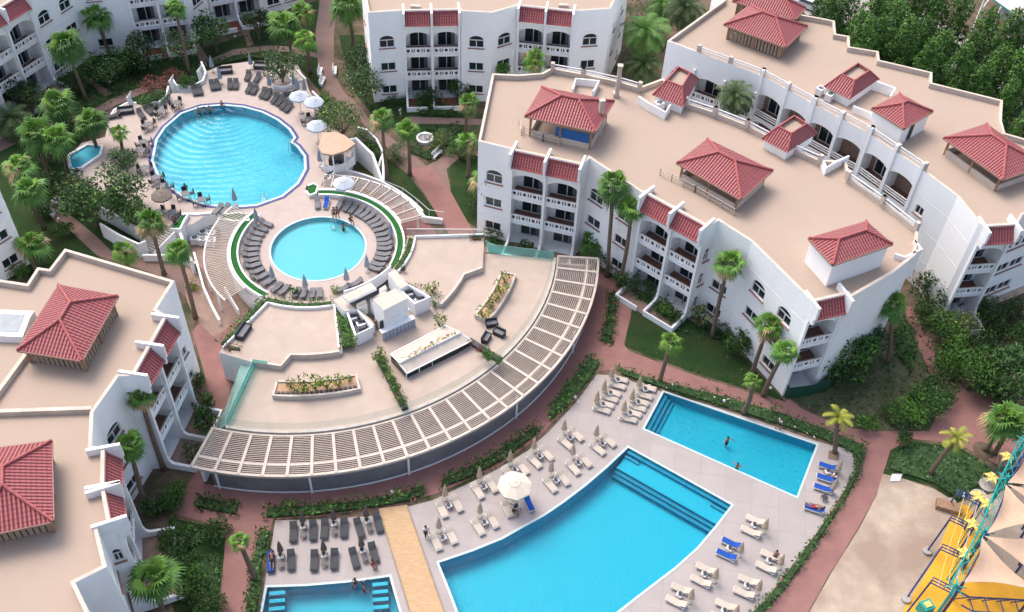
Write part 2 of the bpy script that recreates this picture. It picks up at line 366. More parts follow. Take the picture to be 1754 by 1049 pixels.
# ================================================================ SETTING
def pp(L, z=0.0): return [G(x, y, z) for x, y in L]
Z_DECK, Z_TER, Z_PLAT = 2.4, 3.4, 4.0
kid_pool = pp([(1104, 735), (1364, 851), (1398, 763), (1137, 673)])
main_pool = pp([(752, 965), (772, 1015), (800, 1090), (850, 1170), (960, 1115), (1056, 1049), (1092, 1021), (1156, 972), (1194, 938), (1226, 900), (1252, 866), (1163, 816), (1076, 768),
                (1040, 802), (1004, 833), (963, 864), (932, 885), (899, 903), (860, 925), (808, 946)])
left_pool = pp([(458, 1007), (440, 1100), (700, 1110), (684, 1050), (667, 989), (595, 999), (525, 1005)])
big_pool_px = [(267, 256), (263, 275), (272, 298), (290, 318), (318, 337), (352, 349), (395, 354), (440, 350), (482, 335), (508, 314), (521, 290), (520, 268), (508, 252), (497, 244),
               (503, 236), (494, 222), (474, 206), (448, 193), (415, 184), (380, 181), (345, 184), (312, 195), (284, 219), (270, 240)]
big_pool = pp(big_pool_px, Z_DECK)
def shrink(poly, d):
    n = len(poly); out = []
    ar = sum(poly[i].x*poly[(i+1) % n].y-poly[(i+1) % n].x*poly[i].y for i in range(n)); sg = 1 if ar > 0 else -1
    for i in range(n):
        a, b, c = poly[i-1], poly[i], poly[(i+1) % n]
        d1 = Vector((b.x-a.x, b.y-a.y)); d2 = Vector((c.x-b.x, c.y-b.y))
        if d1.length < 1e-6 or d2.length < 1e-6: out.append(b.copy()); continue
        d1.normalize(); d2.normalize()
        n1 = Vector((-d1.y, d1.x))*sg; n2 = Vector((-d2.y, d2.x))*sg; m = (n1+n2)
        if m.length < .2: m = n1
        m.normalize(); k = max(.45, m.dot(n1)); out.append(Vector((b.x+m.x*d/k, b.y+m.y*d/k, b.z)))
    return out

mb = MB(); mb.flat([Vector((-900, -300, 0)), Vector((900, -300, 0)), Vector((900, 1500, 0)), Vector((-900, 1500, 0))], 0, 'soil', [shrink(p, -.2) for p in (kid_pool, main_pool, left_pool)])
solo('ground', mb, kind='structure')
def sheet(name, px, z, m, holes=()):
    b = MB(); b.flat(pp(px), z, m, holes); return solo(name, b, kind='structure')

lower_deck_px = [(472, 892), (560, 890), (640, 884), (740, 858), (800, 830), (850, 806), (905, 772), (940, 740), (985, 692), (1022, 642), (1060, 645), (1120, 668), (1200, 690), (1300, 722), (1400, 757),
                 (1470, 775), (1462, 812), (1440, 852), (1405, 905), (1360, 965), (1318, 1020), (1262, 1080), (1180, 1160), (420, 1160), (447, 1040)]
b = MB(); b.flat(pp(lower_deck_px), .05, 'lower_deck_tile', [kid_pool, main_pool, left_pool]); b.sides(pp(lower_deck_px), -.1, .05, 'curb'); solo('pool_deck', b, kind='structure')

# paths
red = 'red_paving'
sheet('promenade', [(296, 880), (312, 850), (345, 790), (420, 700), (600, 640), (900, 420), (1030, 470), (1060, 480), (1085, 505), (1080, 545), (1068, 590), (1078, 602), (1180, 640), (1300, 678), (1345, 690), (1352, 682),
                     (1372, 700), (1420, 722), (1460, 734), (1502, 739), (1592, 739), (1603, 716), (1632, 695), (1660, 670), (1700, 676), (1780, 720), (1800, 800), (1716, 800), (1640, 760), (1560, 752), (1524, 772),
                     (1514, 810), (1500, 850), (1470, 905), (1420, 985), (1372, 1070), (1240, 1230), (1150, 1230), (1290, 1070), (1345, 1010), (1400, 930), (1452, 850), (1478, 800), (1486, 768), (1440, 752), (1340, 716), (1220, 680),
                     (1118, 652), (1060, 632), (1026, 636), (980, 690), (940, 730), (925, 748), (860, 795), (752, 845), (640, 872), (540, 886), (468, 890), (462, 912), (444, 962), (424, 1049), (405, 1130), (360, 1130), (378, 1020), (388, 905)], .012, red)
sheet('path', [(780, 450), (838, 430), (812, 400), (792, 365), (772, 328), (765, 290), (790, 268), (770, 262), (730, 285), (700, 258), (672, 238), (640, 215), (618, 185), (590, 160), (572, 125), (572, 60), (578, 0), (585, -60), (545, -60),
               (548, 0), (540, 60), (545, 110), (552, 150), (580, 172), (608, 195), (640, 235), (675, 262), (700, 290), (722, 325), (745, 362), (765, 385), (770, 420)], .016, 'shaded_path')
sheet('path', [(772, 330), (792, 365), (812, 400), (838, 432), (780, 450), (768, 400), (745, 362), (722, 325), (700, 290), (740, 285)], .02, red)
sheet('path', [(700, 200), (790, 203), (840, 205), (850, 215), (700, 212)], .02, 'shaded_path')
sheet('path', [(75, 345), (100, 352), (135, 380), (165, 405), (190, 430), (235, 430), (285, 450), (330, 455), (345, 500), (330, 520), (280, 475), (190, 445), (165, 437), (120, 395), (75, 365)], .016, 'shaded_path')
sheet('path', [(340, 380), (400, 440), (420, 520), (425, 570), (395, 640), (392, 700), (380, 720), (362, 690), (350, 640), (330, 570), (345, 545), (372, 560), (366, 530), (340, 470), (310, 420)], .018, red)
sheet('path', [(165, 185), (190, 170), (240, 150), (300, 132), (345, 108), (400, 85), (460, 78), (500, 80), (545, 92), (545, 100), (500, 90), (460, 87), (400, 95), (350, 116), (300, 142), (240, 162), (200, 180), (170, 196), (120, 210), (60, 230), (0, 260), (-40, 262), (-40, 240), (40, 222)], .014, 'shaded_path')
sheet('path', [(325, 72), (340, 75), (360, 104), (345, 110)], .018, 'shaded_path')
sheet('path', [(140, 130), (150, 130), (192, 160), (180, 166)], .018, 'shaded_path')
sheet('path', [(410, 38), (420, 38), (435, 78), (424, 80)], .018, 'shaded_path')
sheet('path', [(1548, 525), (1560, 525), (1595, 590), (1612, 640), (1640, 655), (1668, 672), (1655, 690), (1600, 660), (1585, 620), (1565, 580)], .016, red)
sheet('path', [(1640, 500), (1760, 480), (1760, 500), (1680, 530), (1630, 530)], .014, 'sand')
# lawns and earth
sheet('lawn', [(1086, 500), (1110, 500), (1140, 530), (1240, 575), (1300, 640), (1345, 688), (1300, 674), (1180, 636), (1070, 594)], .010, 'grass')
sheet('lawn', [(1350, 680), (1400, 700), (1420, 720), (1460, 732), (1502, 737), (1590, 737), (1601, 714), (1640, 680), (1590, 640), (1560, 560), (1500, 580), (1420, 640)], .010, 'dry_grass')
sheet('lawn', [(-120, 140), (350, 55), (340, 150), (190, 185), (110, 275), (150, 350), (240, 420), (100, 455), (-120, 500)], .004, 'grass')
sheet('lawn', [(560, 90), (550, 160), (500, 100), (430, 105), (330, 160), (200, 190), (180, 150), (330, 90), (420, 60), (500, 20), (545, 0)], .008, 'grass')
sheet('lawn', [(600, 150), (640, 200), (700, 240), (800, 260), (800, 120), (620, 60), (580, 60)], .008, 'grass')
sheet('lawn', [(655, 265), (700, 300), (755, 375), (720, 370), (660, 320), (630, 280)], .012, 'grass')
sheet('lawn', [(770, 260), (830, 270), (860, 420), (800, 380), (772, 330)], .008, 'grass')
sheet('lawn', [(80, 370), (170, 440), (190, 450), (100, 440), (60, 470), (20, 480), (20, 380)], .008, 'grass')
sheet('lawn', [(100, 350), (190, 350), (250, 400), (285, 430), (235, 425), (195, 425), (140, 380)], .008, 'grass')
sheet('lawn', [(290, 888), (386, 905), (384, 950), (372, 1060), (330, 1100), (300, 1060), (280, 960)], .008, 'grass')
sheet('lawn', [(1526, 772), (1560, 756), (1640, 766), (1712, 806), (1690, 830), (1640, 862), (1590, 830), (1512, 812)], .016, 'grass')
sheet('play_sand', [(1512, 812), (1540, 818), (1600, 838), (1640, 862), (1720, 840), (1800, 820), (1900, 1200), (1260, 1230), (1374, 1072), (1422, 985), (1472, 905), (1501, 850)], .02, 'sand')
sheet('play_mat', [(1638, 862), (1662, 868), (1700, 960), (1780, 1010), (1800, 1110), (1480, 1110), (1545, 1049), (1600, 960), (1622, 905)], .06, 'pad_yellow')
sheet('garden_bed', [(650, 655), (700, 660)] and [(285, 760), (330, 800), (300, 870), (280, 880), (250, 830)], .01, 'soil')

# pools of the lower deck
def pool(poly, z, depth, wallm, floorm, waterm, lowering=.12, coping=.2, copm='pool_coping', name='pool'):
    b = MB(); b.flat(poly, z-depth, floorm); b.sides(poly, z-depth, z, wallm); solo(name+'_basin', b, kind='structure')
    b = MB(); b.flat(shrink(poly, .002), z-lowering, waterm); solo(name+'_water', b, kind='structure')
    b = MB(); o = shrink(poly, -coping); n = len(poly)
    for i in range(n):
        j = (i+1) % n
        b.face([(*poly[i].xy, z+.03), (*poly[j].xy, z+.03), (*o[j].xy, z+.03), (*o[i].xy, z+.03)], copm)
        b.face([(*poly[i].xy, z-lowering), (*poly[j].xy, z-lowering), (*poly[j].xy, z+.03), (*poly[i].xy, z+.03)], copm)
        b.face([(*o[i].xy, z-.03), (*o[j].xy, z-.03), (*o[j].xy, z+.03), (*o[i].xy, z+.03)], copm)
    solo(name+'_coping', b, kind='structure')
pool(kid_pool, .05, 1.0, 'pool_cyan', 'pool_cyan', 'water_ripple', name='children_pool')
pool(main_pool, .05, 1.6, 'pool_cyan', 'pool_cyan', 'water', name='main_pool')
pool(left_pool, .05, 1.5, 'pool_cyan', 'pool_cyan', 'water', name='side_pool')
# steps of the main pool: along its straight far edge
def lerp(a, b, t): return a+(b-a)*t
def steps(p, q, inward, widths, depths, name, m='pool_step', m2='pool_cyan', ends=(0, 1)):
    d = (q-p); k = 0; b = MB()
    for wd, dep in zip(widths, depths):
        a0, a1 = p+inward*k, q+inward*k; c0, c1 = p+inward*(k+wd), q+inward*(k+wd)
        b.face([(*a0.xy, .05-dep), (*a1.xy, .05-dep), (*c1.xy, .05-dep), (*c0.xy, .05-dep)], m2 if wd > .8 else m)
        b.face([(*c0.xy, .05-dep), (*c1.xy, .05-dep), (*c1.xy, .05-dep-.45), (*c0.xy, .05-dep-.45)], m); k += wd
        b.beam((*lerp(c0, c1, .002).xy, .052-dep), (*lerp(c0, c1, .998).xy, .052-dep), .1, .02, 'pool_step')
    solo(name, b, kind='structure')
a, c = G(1076, 768), G(1252, 866); dn = (c-a).normalized(); inn = Vector((dn.y, -dn.x, 0))
if (G(1000, 950)-a).dot(inn) < 0: inn = -inn
steps(a+dn*.1, c-dn*.1, inn, [.3, 1.9, .35, .35], [.3, .6, .85, 1.1], 'pool_steps')
for e, sg in ((a, 1), (c, -1)):
    b = MB()
    for k in range(5):
        p0 = e+dn*sg*.1+inn*(.1+k*.42); b.prism([p0, p0+dn*sg*1.5, p0+dn*sg*1.5+inn*.3, p0+inn*.3][::1], .05-1.5, .05-.22-.2*k, 'pool_step')
    solo('pool_steps', b, kind='structure')
a, c = G(458, 1007), G(667, 989); dn = (c-a).normalized(); inn = Vector((dn.y, -dn.x, 0))
steps(a+dn*2.1+inn*2.2, c-dn*2.1+inn*2.6, inn, [.5, .4, .4], [.55, .8, 1.05], 'pool_steps')
for e, sg in ((a, 1), (c, -1)):
    b = MB()
    for k in range(6):
        p0 = e+dn*sg*.15+inn*(.3+k*.62); b.prism([p0, p0+dn*sg*1.3, p0+dn*sg*1.3+inn*.34, p0+inn*.34], -1.4, .05-.2-.15*k, 'pool_step', 'pool_cyan')
    solo('pool_steps', b, kind='structure')
a, c = G(1137, 673), G(1104, 735); dn = (c-a).normalized(); inn = Vector((-dn.y, dn.x, 0))
if (G(1250, 760)-a).dot(inn) < 0: inn = -inn
steps(a+dn*.1, c-dn*.1, inn, [.4, .4, .4], [.3, .55, .8], 'pool_steps')
# boardwalk
b = MB(); bp = [(649, 873), (697, 866), (765, 1060), (790, 1150), (735, 1150), (712, 1080)]
b.prism(pp(bp), .05, .13, 'wood', 'boardwalk'); solo('boardwalk', b, kind='structure')
b = MB()
for s_ in ((bp[0], bp[5]), (bp[1], bp[2])): b.beam(G(*s_[0], .15), G(*s_[1], .15), .12, .05, 'wood_pale')
solo('boardwalk_edge', b, kind='structure')

# upper pool terrace (2.4 m up) with its round pools
deck_px = [(186, 206), (196, 190), (218, 178), (240, 180), (262, 190), (285, 176), (294, 160), (330, 160), (345, 150), (352, 135), (350, 124), (380, 112), (430, 105), (475, 108), (510, 112), (522, 135), (532, 160), (550, 190), (562, 215),
           (590, 232), (606, 250), (600, 268), (575, 280), (556, 300), (550, 318), (578, 340), (570, 356), (545, 366), (500, 371), (462, 381), (440, 386), (425, 388), (400, 372), (372, 366), (348, 372), (330, 384), (305, 388), (280, 392), (255, 372), (215, 350), (175, 330), (130, 300), (112, 275), (140, 245), (180, 235)]
deck = pp(deck_px, Z_DECK)
sp_hole = arc(5.0, 0, 354, Z_DECK, 60)
b = MB(); b.flat(deck, Z_DECK, 'upper_deck_tile', [big_pool]); 
solo('upper_pool_deck', b, kind='structure')
b = MB(); n = len(deck)
b.sides(deck, 0, Z_DECK, 'white_paint'); solo('deck_retaining_wall', b, 'white retaining wall around the raised round pool terrace', 'wall')
b = MB(); b.flat(arc(9.4, 0, 356, 0, 90), Z_DECK+.012, 'upper_deck_tile', [arc(5.0, 0, 354, 0, 60)]); solo('small_pool_deck', b, kind='structure')
b = MB(); b.sides(arc(9.42, 60, 300, 0, 80), 0, Z_DECK, 'white_paint', False); solo('deck_retaining_wall', b, 'white curved retaining wall under the small round pool deck', 'wall')
# small pool
pool(arc(5.0, 0, 354, Z_DECK, 60), Z_DECK+.02, .55, 'pool_pale', 'pool_pale', 'water', .08, .22, name='small_round_pool')
pool(big_pool, Z_DECK, 1.2, 'pool_round', 'pool_round', 'water_waves', .06, .3, name='large_round_pool')
b = MB(); o1 = shrink(big_pool, -.3); o2 = shrink(big_pool, -.62)
for i in range(len(o1)):
    j = (i+1) % len(o1); b.face([(*o1[i].xy, Z_DECK+.036), (*o1[j].xy, Z_DECK+.036), (*o2[j].xy, Z_DECK+.036), (*o2[i].xy, Z_DECK+.036)], 'navy_tile')
solo('navy_pool_border', b, kind='structure')
# small side pool at the left
sidep = pp([(118, 268), (122, 292), (140, 290), (172, 268), (176, 252), (150, 250)], Z_DECK)
b = MB(); b.flat(sidep, Z_DECK+.03, 'pool_round'); solo('plunge_pool_water', b, kind='structure')
b = MB(); b.rwall(sidep+sidep[:1], .3, Z_DECK, Z_DECK+.25, 'white_paint'); solo('plunge_pool_rim', b, 'white rim around the small blue plunge pool under the palms', 'pool rim')

# turf rings around the small pool
def ringwall(r, a0, a1, t, z0, z1, m, b=None):
    b = b or MB(); b.rwall(arc(r, a0, a1), t, z0, z1, m); return b
for a0, a1, side in ((-18, 99, 'right'), (149, 243, 'left')):
    b = ringwall(8.45, a0, a1, .16, Z_DECK, Z_DECK+.55, 'white_paint'); ringwall(9.25, a0, a1, .2, 0, Z_DECK+.6, 'white_paint', b)
    t = thing('ring_planter', P(8.85, a0, Z_DECK), 'curved white planter filled with artificial turf on the %s side of the small round pool' % side, 'planter')
    part('planter_wall', b, t)
    b = MB(); b.flat(sector(8.53, 9.15, a0, a1), Z_DECK+.42, 'turf'); part('turf', b, t)
# curb planters at the deck mouth
def planter(px, z, zt, label, m='turf', wallm='white_paint', name='planter', zbase=None, cat='planter', t=.2):
    poly = pp(px, zt); th = thing(name, (poly[0].x, poly[0].y, z if zbase is None else zbase), label, cat)
    b = MB(); b.rwall(poly+poly[:2], t, z if zbase is None else zbase, zt, wallm); part('planter_wall', b, th)
    b = MB(); b.flat(poly, zt-.12, m); part('turf' if m == 'turf' else 'soil', b, th); return th, poly
planter([(527, 318), (524, 326), (530, 334), (541, 330), (545, 318), (537, 314)], Z_DECK, Z_DECK+.5, 'small round white planter with bright turf beside the ladder of the large pool')
planter([(556, 308), (566, 294), (574, 282), (579, 280), (574, 292), (564, 306)], Z_DECK, Z_DECK+.5, 'narrow curved turf planter below the beige kiosk')
planter([(374, 374), (384, 367), (410, 364), (424, 367), (427, 377), (400, 378)], Z_DECK, Z_DECK+.5, 'oval turf planter between the two round pools', zbase=0)
planter([(290, 391), (310, 368), (322, 366), (316, 376), (308, 392)], Z_DECK, Z_DECK+.5, 'triangular turf planter at the head of the stairs', zbase=0)
# stairs up to the deck
p0, p1, q0, q1 = G(240, 424), G(266, 438), G(272, 391, Z_DECK), G(300, 402, Z_DECK)
b = MB()
for k in range(10):
    t0, t1 = k/10, 1.; A, B_, C_, D_ = lerp(p0, q0, t0), lerp(p1, q1, t0), q1, q0
    b.prism([Vector((v.x, v.y, 0)) for v in (A, B_, C_, D_)], 0 if k == 0 else Z_DECK*k/10, Z_DECK*(k+1)/10-.02, 'curb')
solo('garden_stairs', b, 'pale garden stairs climbing to the round pool terrace', 'stairs')
b = MB()
for e0, e1 in ((p0, q0), (p1, q1)):
    b.rwall([e0, e1], .2, [0, 0], [.5, Z_DECK+.4], 'white_paint')
solo('stair_wall', b, 'low white walls flanking the garden stairs', 'wall')
# ================================================================ BUILDINGS
FL = 3.4
# shared window and door meshes, local frame: x along the wall, -y outside, z up from the sill
def arch_outline(w_, hs, rise, n=8):
    return [(w_*cos(pi*i/n), hs+rise*sin(pi*i/n)) for i in range(n+1)]
def win_meshes(w_=.95, h=1.2, arched=False):
    f = MB(); y = .12; t = .09
    H = h if not arched else h-.1
    for x in (-w_+t/2, 0, w_-t/2): f.box((x, y, H/2), (t, .08, H), 'frame_white')
    for z in (t/2, H-t/2): f.box((0, y, z), (2*w_, .07, t), 'frame_white')
    g = MB(); out = [(-w_, 0), (w_, 0), (w_, H)]
    if arched:
        A = arch_outline(w_, H, .6); out = [(-w_, 0), (w_, 0)]+A
        for i in range(len(A)-1): f.beam((A[i][0]*.97, y, A[i][1]), (A[i+1][0]*.97, y, A[i+1][1]), .08, .08, 'frame_white')
    else: out.append((-w_, H))
    g.face([(x, y+.03, z) for x, z in out], 'dark_glass')
    s_ = MB(); s_.box((0, -.03, -.06), (2*w_+.24, .3, .1), 'sill_brown')
    return f.build('window'), g.build('pane'), s_.build('sill'), out
WIN = {False: win_meshes(), True: win_meshes(arched=True), 'small': win_meshes(.55, 1.1), 'slim': win_meshes(.36, 1.15, True)}
def door_meshes():
    f = MB(); w_, H = 1.1, 2.25
    for x in (-w_, 0, w_): f.box((x, 0, H/2), (.09, .08, H), 'frame_white')
    f.box((0, 0, H), (2*w_+.09, .08, .09), 'frame_white'); f.box((0, 0, .05), (2*w_+.09, .08, .08), 'frame_white')
    g = MB(); g.face([(-w_, .03, 0), (w_, .03, 0), (w_, .03, H), (-w_, .03, H)], 'dark_glass'); g.face([(w_*.55, .02, .1), (w_*.94, .02, .1), (w_*.94, .02, H-.1), (w_*.55, .02, H-.1)], 'rattan_grey')
    return f.build('balcony_door'), g.build('pane')
DOOR = door_meshes()
def rail_mesh(L):
    b = MB(); n = max(2, round(L/.62)); c = L/n; holes = []
    for i in range(n):
        x = (i+.5)*c
        if i % 2 == 0: holes.append([(x+.2*cos(pi/4*k), .5+.24*sin(pi/4*k)) for k in range(8)])
        else:
            for dx in (-.14, .14): holes.append([(x+dx-.07, .26), (x+dx+.07, .26), (x+dx+.07, .74), (x+dx-.07, .74)])
    b.panel((0, 0), (L, 0), .12, .88, holes, .07, 'white_paint')
    b.panel((0, .07), (L, .07), .12, .88, holes, .0, 'white_paint')
    b.box((L/2, .03, .93), (L, .16, .1), 'white_paint'); b.box((L/2, .03, .06), (L, .16, .12), 'white_paint'); b.box((L/2, -.0, 1.05), (L, .05, .04), 'sill_brown')
    return b.build('balcony_railing')
def bar_mesh(L):
    b = MB()
    for z in (.35, .65, .95): b.box((L/2, 0, z), (L, .1, .1), 'white_paint')
    return b.build('balcony_railing')
def xf(o, loc, rz): o.location = loc; o.rotation_euler = (0, 0, rz); return o
def building(name, label, pts, zt, spec, zb=0., roofdrop=.6, railing=(), group=None):
    """pts: plan corners, counter-clockwise; spec[i] describes the wall from corner i to i+1"""
    n = len(pts); B = thing(name, (pts[0].x, pts[0].y, zb), label, 'building', group); O = ORG[B]
    wall = MB(); roof = MB(); par = MB(); zr = zt-roofdrop
    inst = []
    for i in range(n):
        p, q = Vector((pts[i].x, pts[i].y, 0)), Vector((pts[(i+1) % n].x, pts[(i+1) % n].y, 0))
        d = q-p; L = d.length
        if L < .02: continue
        d.normalize(); out = Vector((d.y, -d.x, 0)); rz = atan2(d.y, d.x); sp = spec.get(i); holes = []; dep = .17
        if sp and sp[0] == 'w':
            kinds = sp[2] if len(sp) > 2 else (False, False, True)
            for u in sp[1]:
                for fl, kd in enumerate(kinds):
                    if kd is None: continue
                    z0 = fl*FL+1.05+(.1 if kd is True else .15); o = WIN[kd][3]; x = L*u
                    if min(x-max(a for a, _ in o), L-x-max(a for a, _ in o)) < .1: continue
                    holes.append([(x+a, z0+bz) for a, bz in o]); inst.append(('win', kd, p+d*x+Vector((0, 0, z0)), rz))
            wall.panel(p, q, zb, zt, holes, dep, 'stucco')
        elif sp and sp[0] in 'ba':
            nb = sp[1]; wb = L/nb; rec = 1.9; floors = sp[2] if len(sp) > 2 else (0, 1, 2)
            for k in range(nb):
                for fl in floors:
                    z0 = fl*FL+.02; a, c = k*wb+.2, (k+1)*wb-.2; arched = fl == 2 or sp[0] == 'a'
                    if sp[0] == 'a': z0 += .75*fl/2+.15; a -= .06; c += .06
                    if arched:
                        m_ = (a+c)/2; hw = (c-a)/2
                        hh = 2.35 if sp[0] == 'b' else 2.5; holes.append([(a, z0), (c, z0)]+[(m_+hw*cos(pi*j/10), z0+hh+.75*sin(pi*j/10)) for j in range(11)])
                    else: holes.append([(a, z0), (c, z0), (c, z0+2.95), (a, z0+2.95)])
                    # back of the loggia and its floor
                    bk = [p+d*a-out*rec, p+d*c-out*rec]
                    wall.face([(*bk[0].xy, z0), (*bk[1].xy, z0), (*bk[1].xy, z0+3.3), (*bk[0].xy, z0+3.3)], 'stucco' if sp[0] == 'b' else 'patio_floor')
                    inst.append(('floor', fl, [p+d*(a-.0)-out*.0, p+d*c, bk[1], bk[0]], z0))
                    if sp[0] == 'b' or (k+fl) % 2 == 0: inst.append(('door', None, p+d*((a+c)/2+.12)-out*(rec-.06)+Vector((0, 0, z0+.03)), rz))
                    if fl > 0: inst.append(('rail', (round(c-a, 2), sp[0]), p+d*a+out*.06+Vector((0, 0, z0)), rz))
            wall.panel(p, q, zb, zt, holes, rec, 'stucco')
            if sp[0] == 'b' and 'notile' not in sp:
                for k in range(nb):          # sloping tile strip over every bay
                    a, c = k*wb+.16, (k+1)*wb-.16; c0, c1 = p+d*a, p+d*c; t = MB()
                    up, lo = zt-.28, zt-1.62
                    t.face([(*(c0+out*.95).xy, lo), (*(c1+out*.95).xy, lo), (*(c1-out*.05).xy, up), (*(c0-out*.05).xy, up)], 'roof_tile', [(a, 0), (c, 0), (c, 1.7), (a, 1.7)])
                    t.face([(*(c0+out*.95).xy, lo-.04), (*(c1+out*.95).xy, lo-.04), (*(c1+out*.02).xy, lo-.25), (*(c0+out*.02).xy, lo-.25)], 'white_paint')
                    t.beam((*(c0-out*.04).xy, up+.04), (*(c1-out*.04).xy, up+.04), .22, .14, 'tile_ridge')
                    t.beam((*(c0+out*.95).xy, lo-.02), (*(c1+out*.95).xy, lo-.02), .1, .1, 'tile_ridge')
                    part('tile_canopy', t, B)
            for k in range(nb+1):            # piers and parapet fins
                u = min(max(k*wb, .12), L-.12); c = p+d*u; t = MB()
                if sp[0] == 'b':
                    big = 'notile' not in sp
                    t.box((*(c+out*.19).xy, 5.4), (.26, .36, 10.8), 'stucco', rz)
                    if big:
                        t.box((*(c-out*.1).xy, zt-.6), (.26, 2.5, 1.5), 'white_paint', rz); t.box((*(c+out*.5).xy, zt-1.75), (.26, 1.0, .8), 'white_paint', rz)
                    if 'nopatio' in sp: part('pier', t, B); continue
                    pr = [(c+d*s_*.13) for s_ in (-1, 1)]
                    for e in pr: t.face([(*(e+out*.36).xy, 0), (*(e+out*2.7).xy, 0), (*(e+out*2.7).xy, .7), (*(e+out*.8).xy, .8), (*(e+out*.5).xy, 1.1), (*(e+out*.36).xy, 1.7)], 'stucco')
                    prof = [(2.7, 0), (2.7, .7), (.8, .8), (.5, 1.1), (.36, 1.7)]
                    for (o0, zz0), (o1, zz1) in zip(prof, prof[1:]):
                        t.face([(*(pr[0]+out*o0).xy, zz0), (*(pr[1]+out*o0).xy, zz0), (*(pr[1]+out*o1).xy, zz1), (*(pr[0]+out*o1).xy, zz1)], 'stucco')
                    part('pier', t, B)
                else:
                    t.box((*(c+out*.04).xy, zt/2+.4), (.36, .22, zt+.9), 'stucco', rz); part('pier', t, B)
            if sp[0] == 'b' and 'nopatio' not in sp:
                t = MB(); c0, c1 = p, q
                t.prism([c0+out*.0, c0+out*2.7, c1+out*2.7, c1+out*.0], 0, .14, 'curb', sp[3] if len(sp) > 3 and sp[3] != 'notile' else 'patio_floor')
                part('patio', t, B)
                t = MB(); t.rwall([c0+out*2.75, c0+out*2.75+d*L*.38], .16, 0, .7, 'stucco'); t.rwall([c0+out*2.75+d*L*.5, c1+out*2.75], .16, 0, .7, 'stucco'); part('patio_wall', t, B)
        else: wall.panel(p, q, zb, zt, [], .1, 'stucco')
        # thin render joint at each storey
        if L > 2 and not (sp and sp[0] in 'ba'):
            for fl in (1, 2, 3): wall.beam((*(p+d*.02+out*.004).xy, fl*FL-.1), (*(q-d*.02+out*.004).xy, fl*FL-.1), .03, .05, 'white_paint')
    ins = shrink([Vector((v.x, v.y, 0)) for v in pts], .28)
    for i in range(n):
        j = (i+1) % n; a, b_, c, e = pts[i], pts[j], ins[j], ins[i]
        par.face([(*a.xy, zt+.0), (*b_.xy, zt+.0), (*c.xy, zt+.0), (*e.xy, zt+.0)], 'parapet_cap')
        par.face([(*c.xy, zr), (*e.xy, zr), (*e.xy, zt), (*c.xy, zt)], 'cream_paint')
    roof.flat(ins, zr, 'roof_coat')
    part('wall', wall, B); part('roof', roof, B); part('parapet', par, B)
    rails = {}
    for kd, a, c, rz in inst:
        if kd == 'win':
            o = xf(link('window', WIN[a][0], B), c-O, rz); link('pane', WIN[a][1], o); link('sill', WIN[a][2], o)
        elif kd == 'door':
            o = xf(link('balcony_door', DOOR[0], B), c-O, rz); link('pane', DOOR[1], o)
        elif kd == 'rail':
            if a not in rails: rails[a] = (rail_mesh if a[1] == 'b' else bar_mesh)(a[0])
            xf(link('balcony_railing', rails[a], B), c-O, rz)
        elif kd == 'floor' and a > 0:
            t = MB(); t.face([(*v.xy, rz+.006) for v in c], 'balcony_floor'); part('balcony_floor', t, B)
    for i0, i1 in railing:
        for i in range(i0, i1):
            a, b_ = ins[i], ins[(i+1) % n]; a = Vector(a); b_ = Vector(b_); L = (b_-a).length; k = max(1, round(L/3.4)); t = MB()
            for j in range(k+1): t.box((*lerp(a, b_, j/k).xy, zt+.35), (.42, .42, 1.0), 'cream_paint', atan2((b_-a).y, (b_-a).x))
            for z in (.28, .62): t.beam((*a.xy, zt+z), (*b_.xy, zt+z), .1, .12, 'frame_white')
            part('roof_railing', t, B)
    return B

# ---- right-hand building in front
ZT = 13.0
A_px = [(819, 242), (877, 256), (999, 282), (1010, 271), (1103, 332), (1105, 330), (1212, 388), (1231, 378), (1287, 414), (1391, 517), (1452, 503), (1456, 510), (1532, 466), (1569, 436), (1574, 392), (1515, 345), (1456, 304),
        (1450, 275), (1405, 274), (1340, 245), (1282, 214), (1226, 192), (1177, 176), (1136, 134), (1095, 149), (1061, 139), (1000, 126), (945, 116), (928, 125), (888, 128), (843, 126)]
A = building('hotel_wing', 'white three-storey hotel wing right of the restaurant, stepped front with lattice balconies', pp(A_px, ZT), ZT,
             {0: ('w', [.5]), 1: ('b', 2, (0, 1, 2), 'patio_floor'), 3: ('w', [.2, .74]), 5: ('b', 2, (0, 1, 2), 'patio_floor'), 6: ('w', [.55], ('slim', 'slim', 'slim')), 7: ('w', [.45]), 8: ('w', [.28, .72]), 9: ('b', 1, (0, 1, 2), 'patio_floor', 'nopatio'), 30: ('w', [.3, .7])},
             railing=((14, 16), (18, 22), (24, 27)))
# ---- upper right building
B_px = [(1143, 70), (1195, 90), (1304, 130), (1393, 178), (1489, 229), (1580, 291), (1640, 337), (1677, 382), (1685, 388), (1743, 384), (1752, 368), (1850, 330), (1920, 300), (1850, 265), (1722, 228), (1716, 207), (1718, 172), (1597, 142), (1597, 124), (1507, 103), (1505, 88),
        (1456, 80), (1455, 62), (1432, 58), (1430, 36), (1417, 33), (1368, 24), (1330, -20), (1310, -60), (1230, -60), (1240, 0)]
Bb = building('hotel_wing', 'white curved hotel wing at the upper right with rows of arched galleries', pp(B_px, ZT), ZT,
              {0: ('w', [.5]), 1: ('b', 2, (0, 1, 2), 'patio_floor', 'notile'), 2: ('a', 2), 3: ('a', 2), 4: ('a', 2), 5: ('w', [.3], (None, 'small', 'small')), 6: ('w', [.5], (None, None, None)), 7: ('w', [.5], (None, 'slim', 'slim')),
               8: ('b', 1, (0, 1, 2), 'patio_floor'), 9: ('w', [.5], (None, None, None)), 10: ('w', [.15, .4])}, railing=((1, 5),))
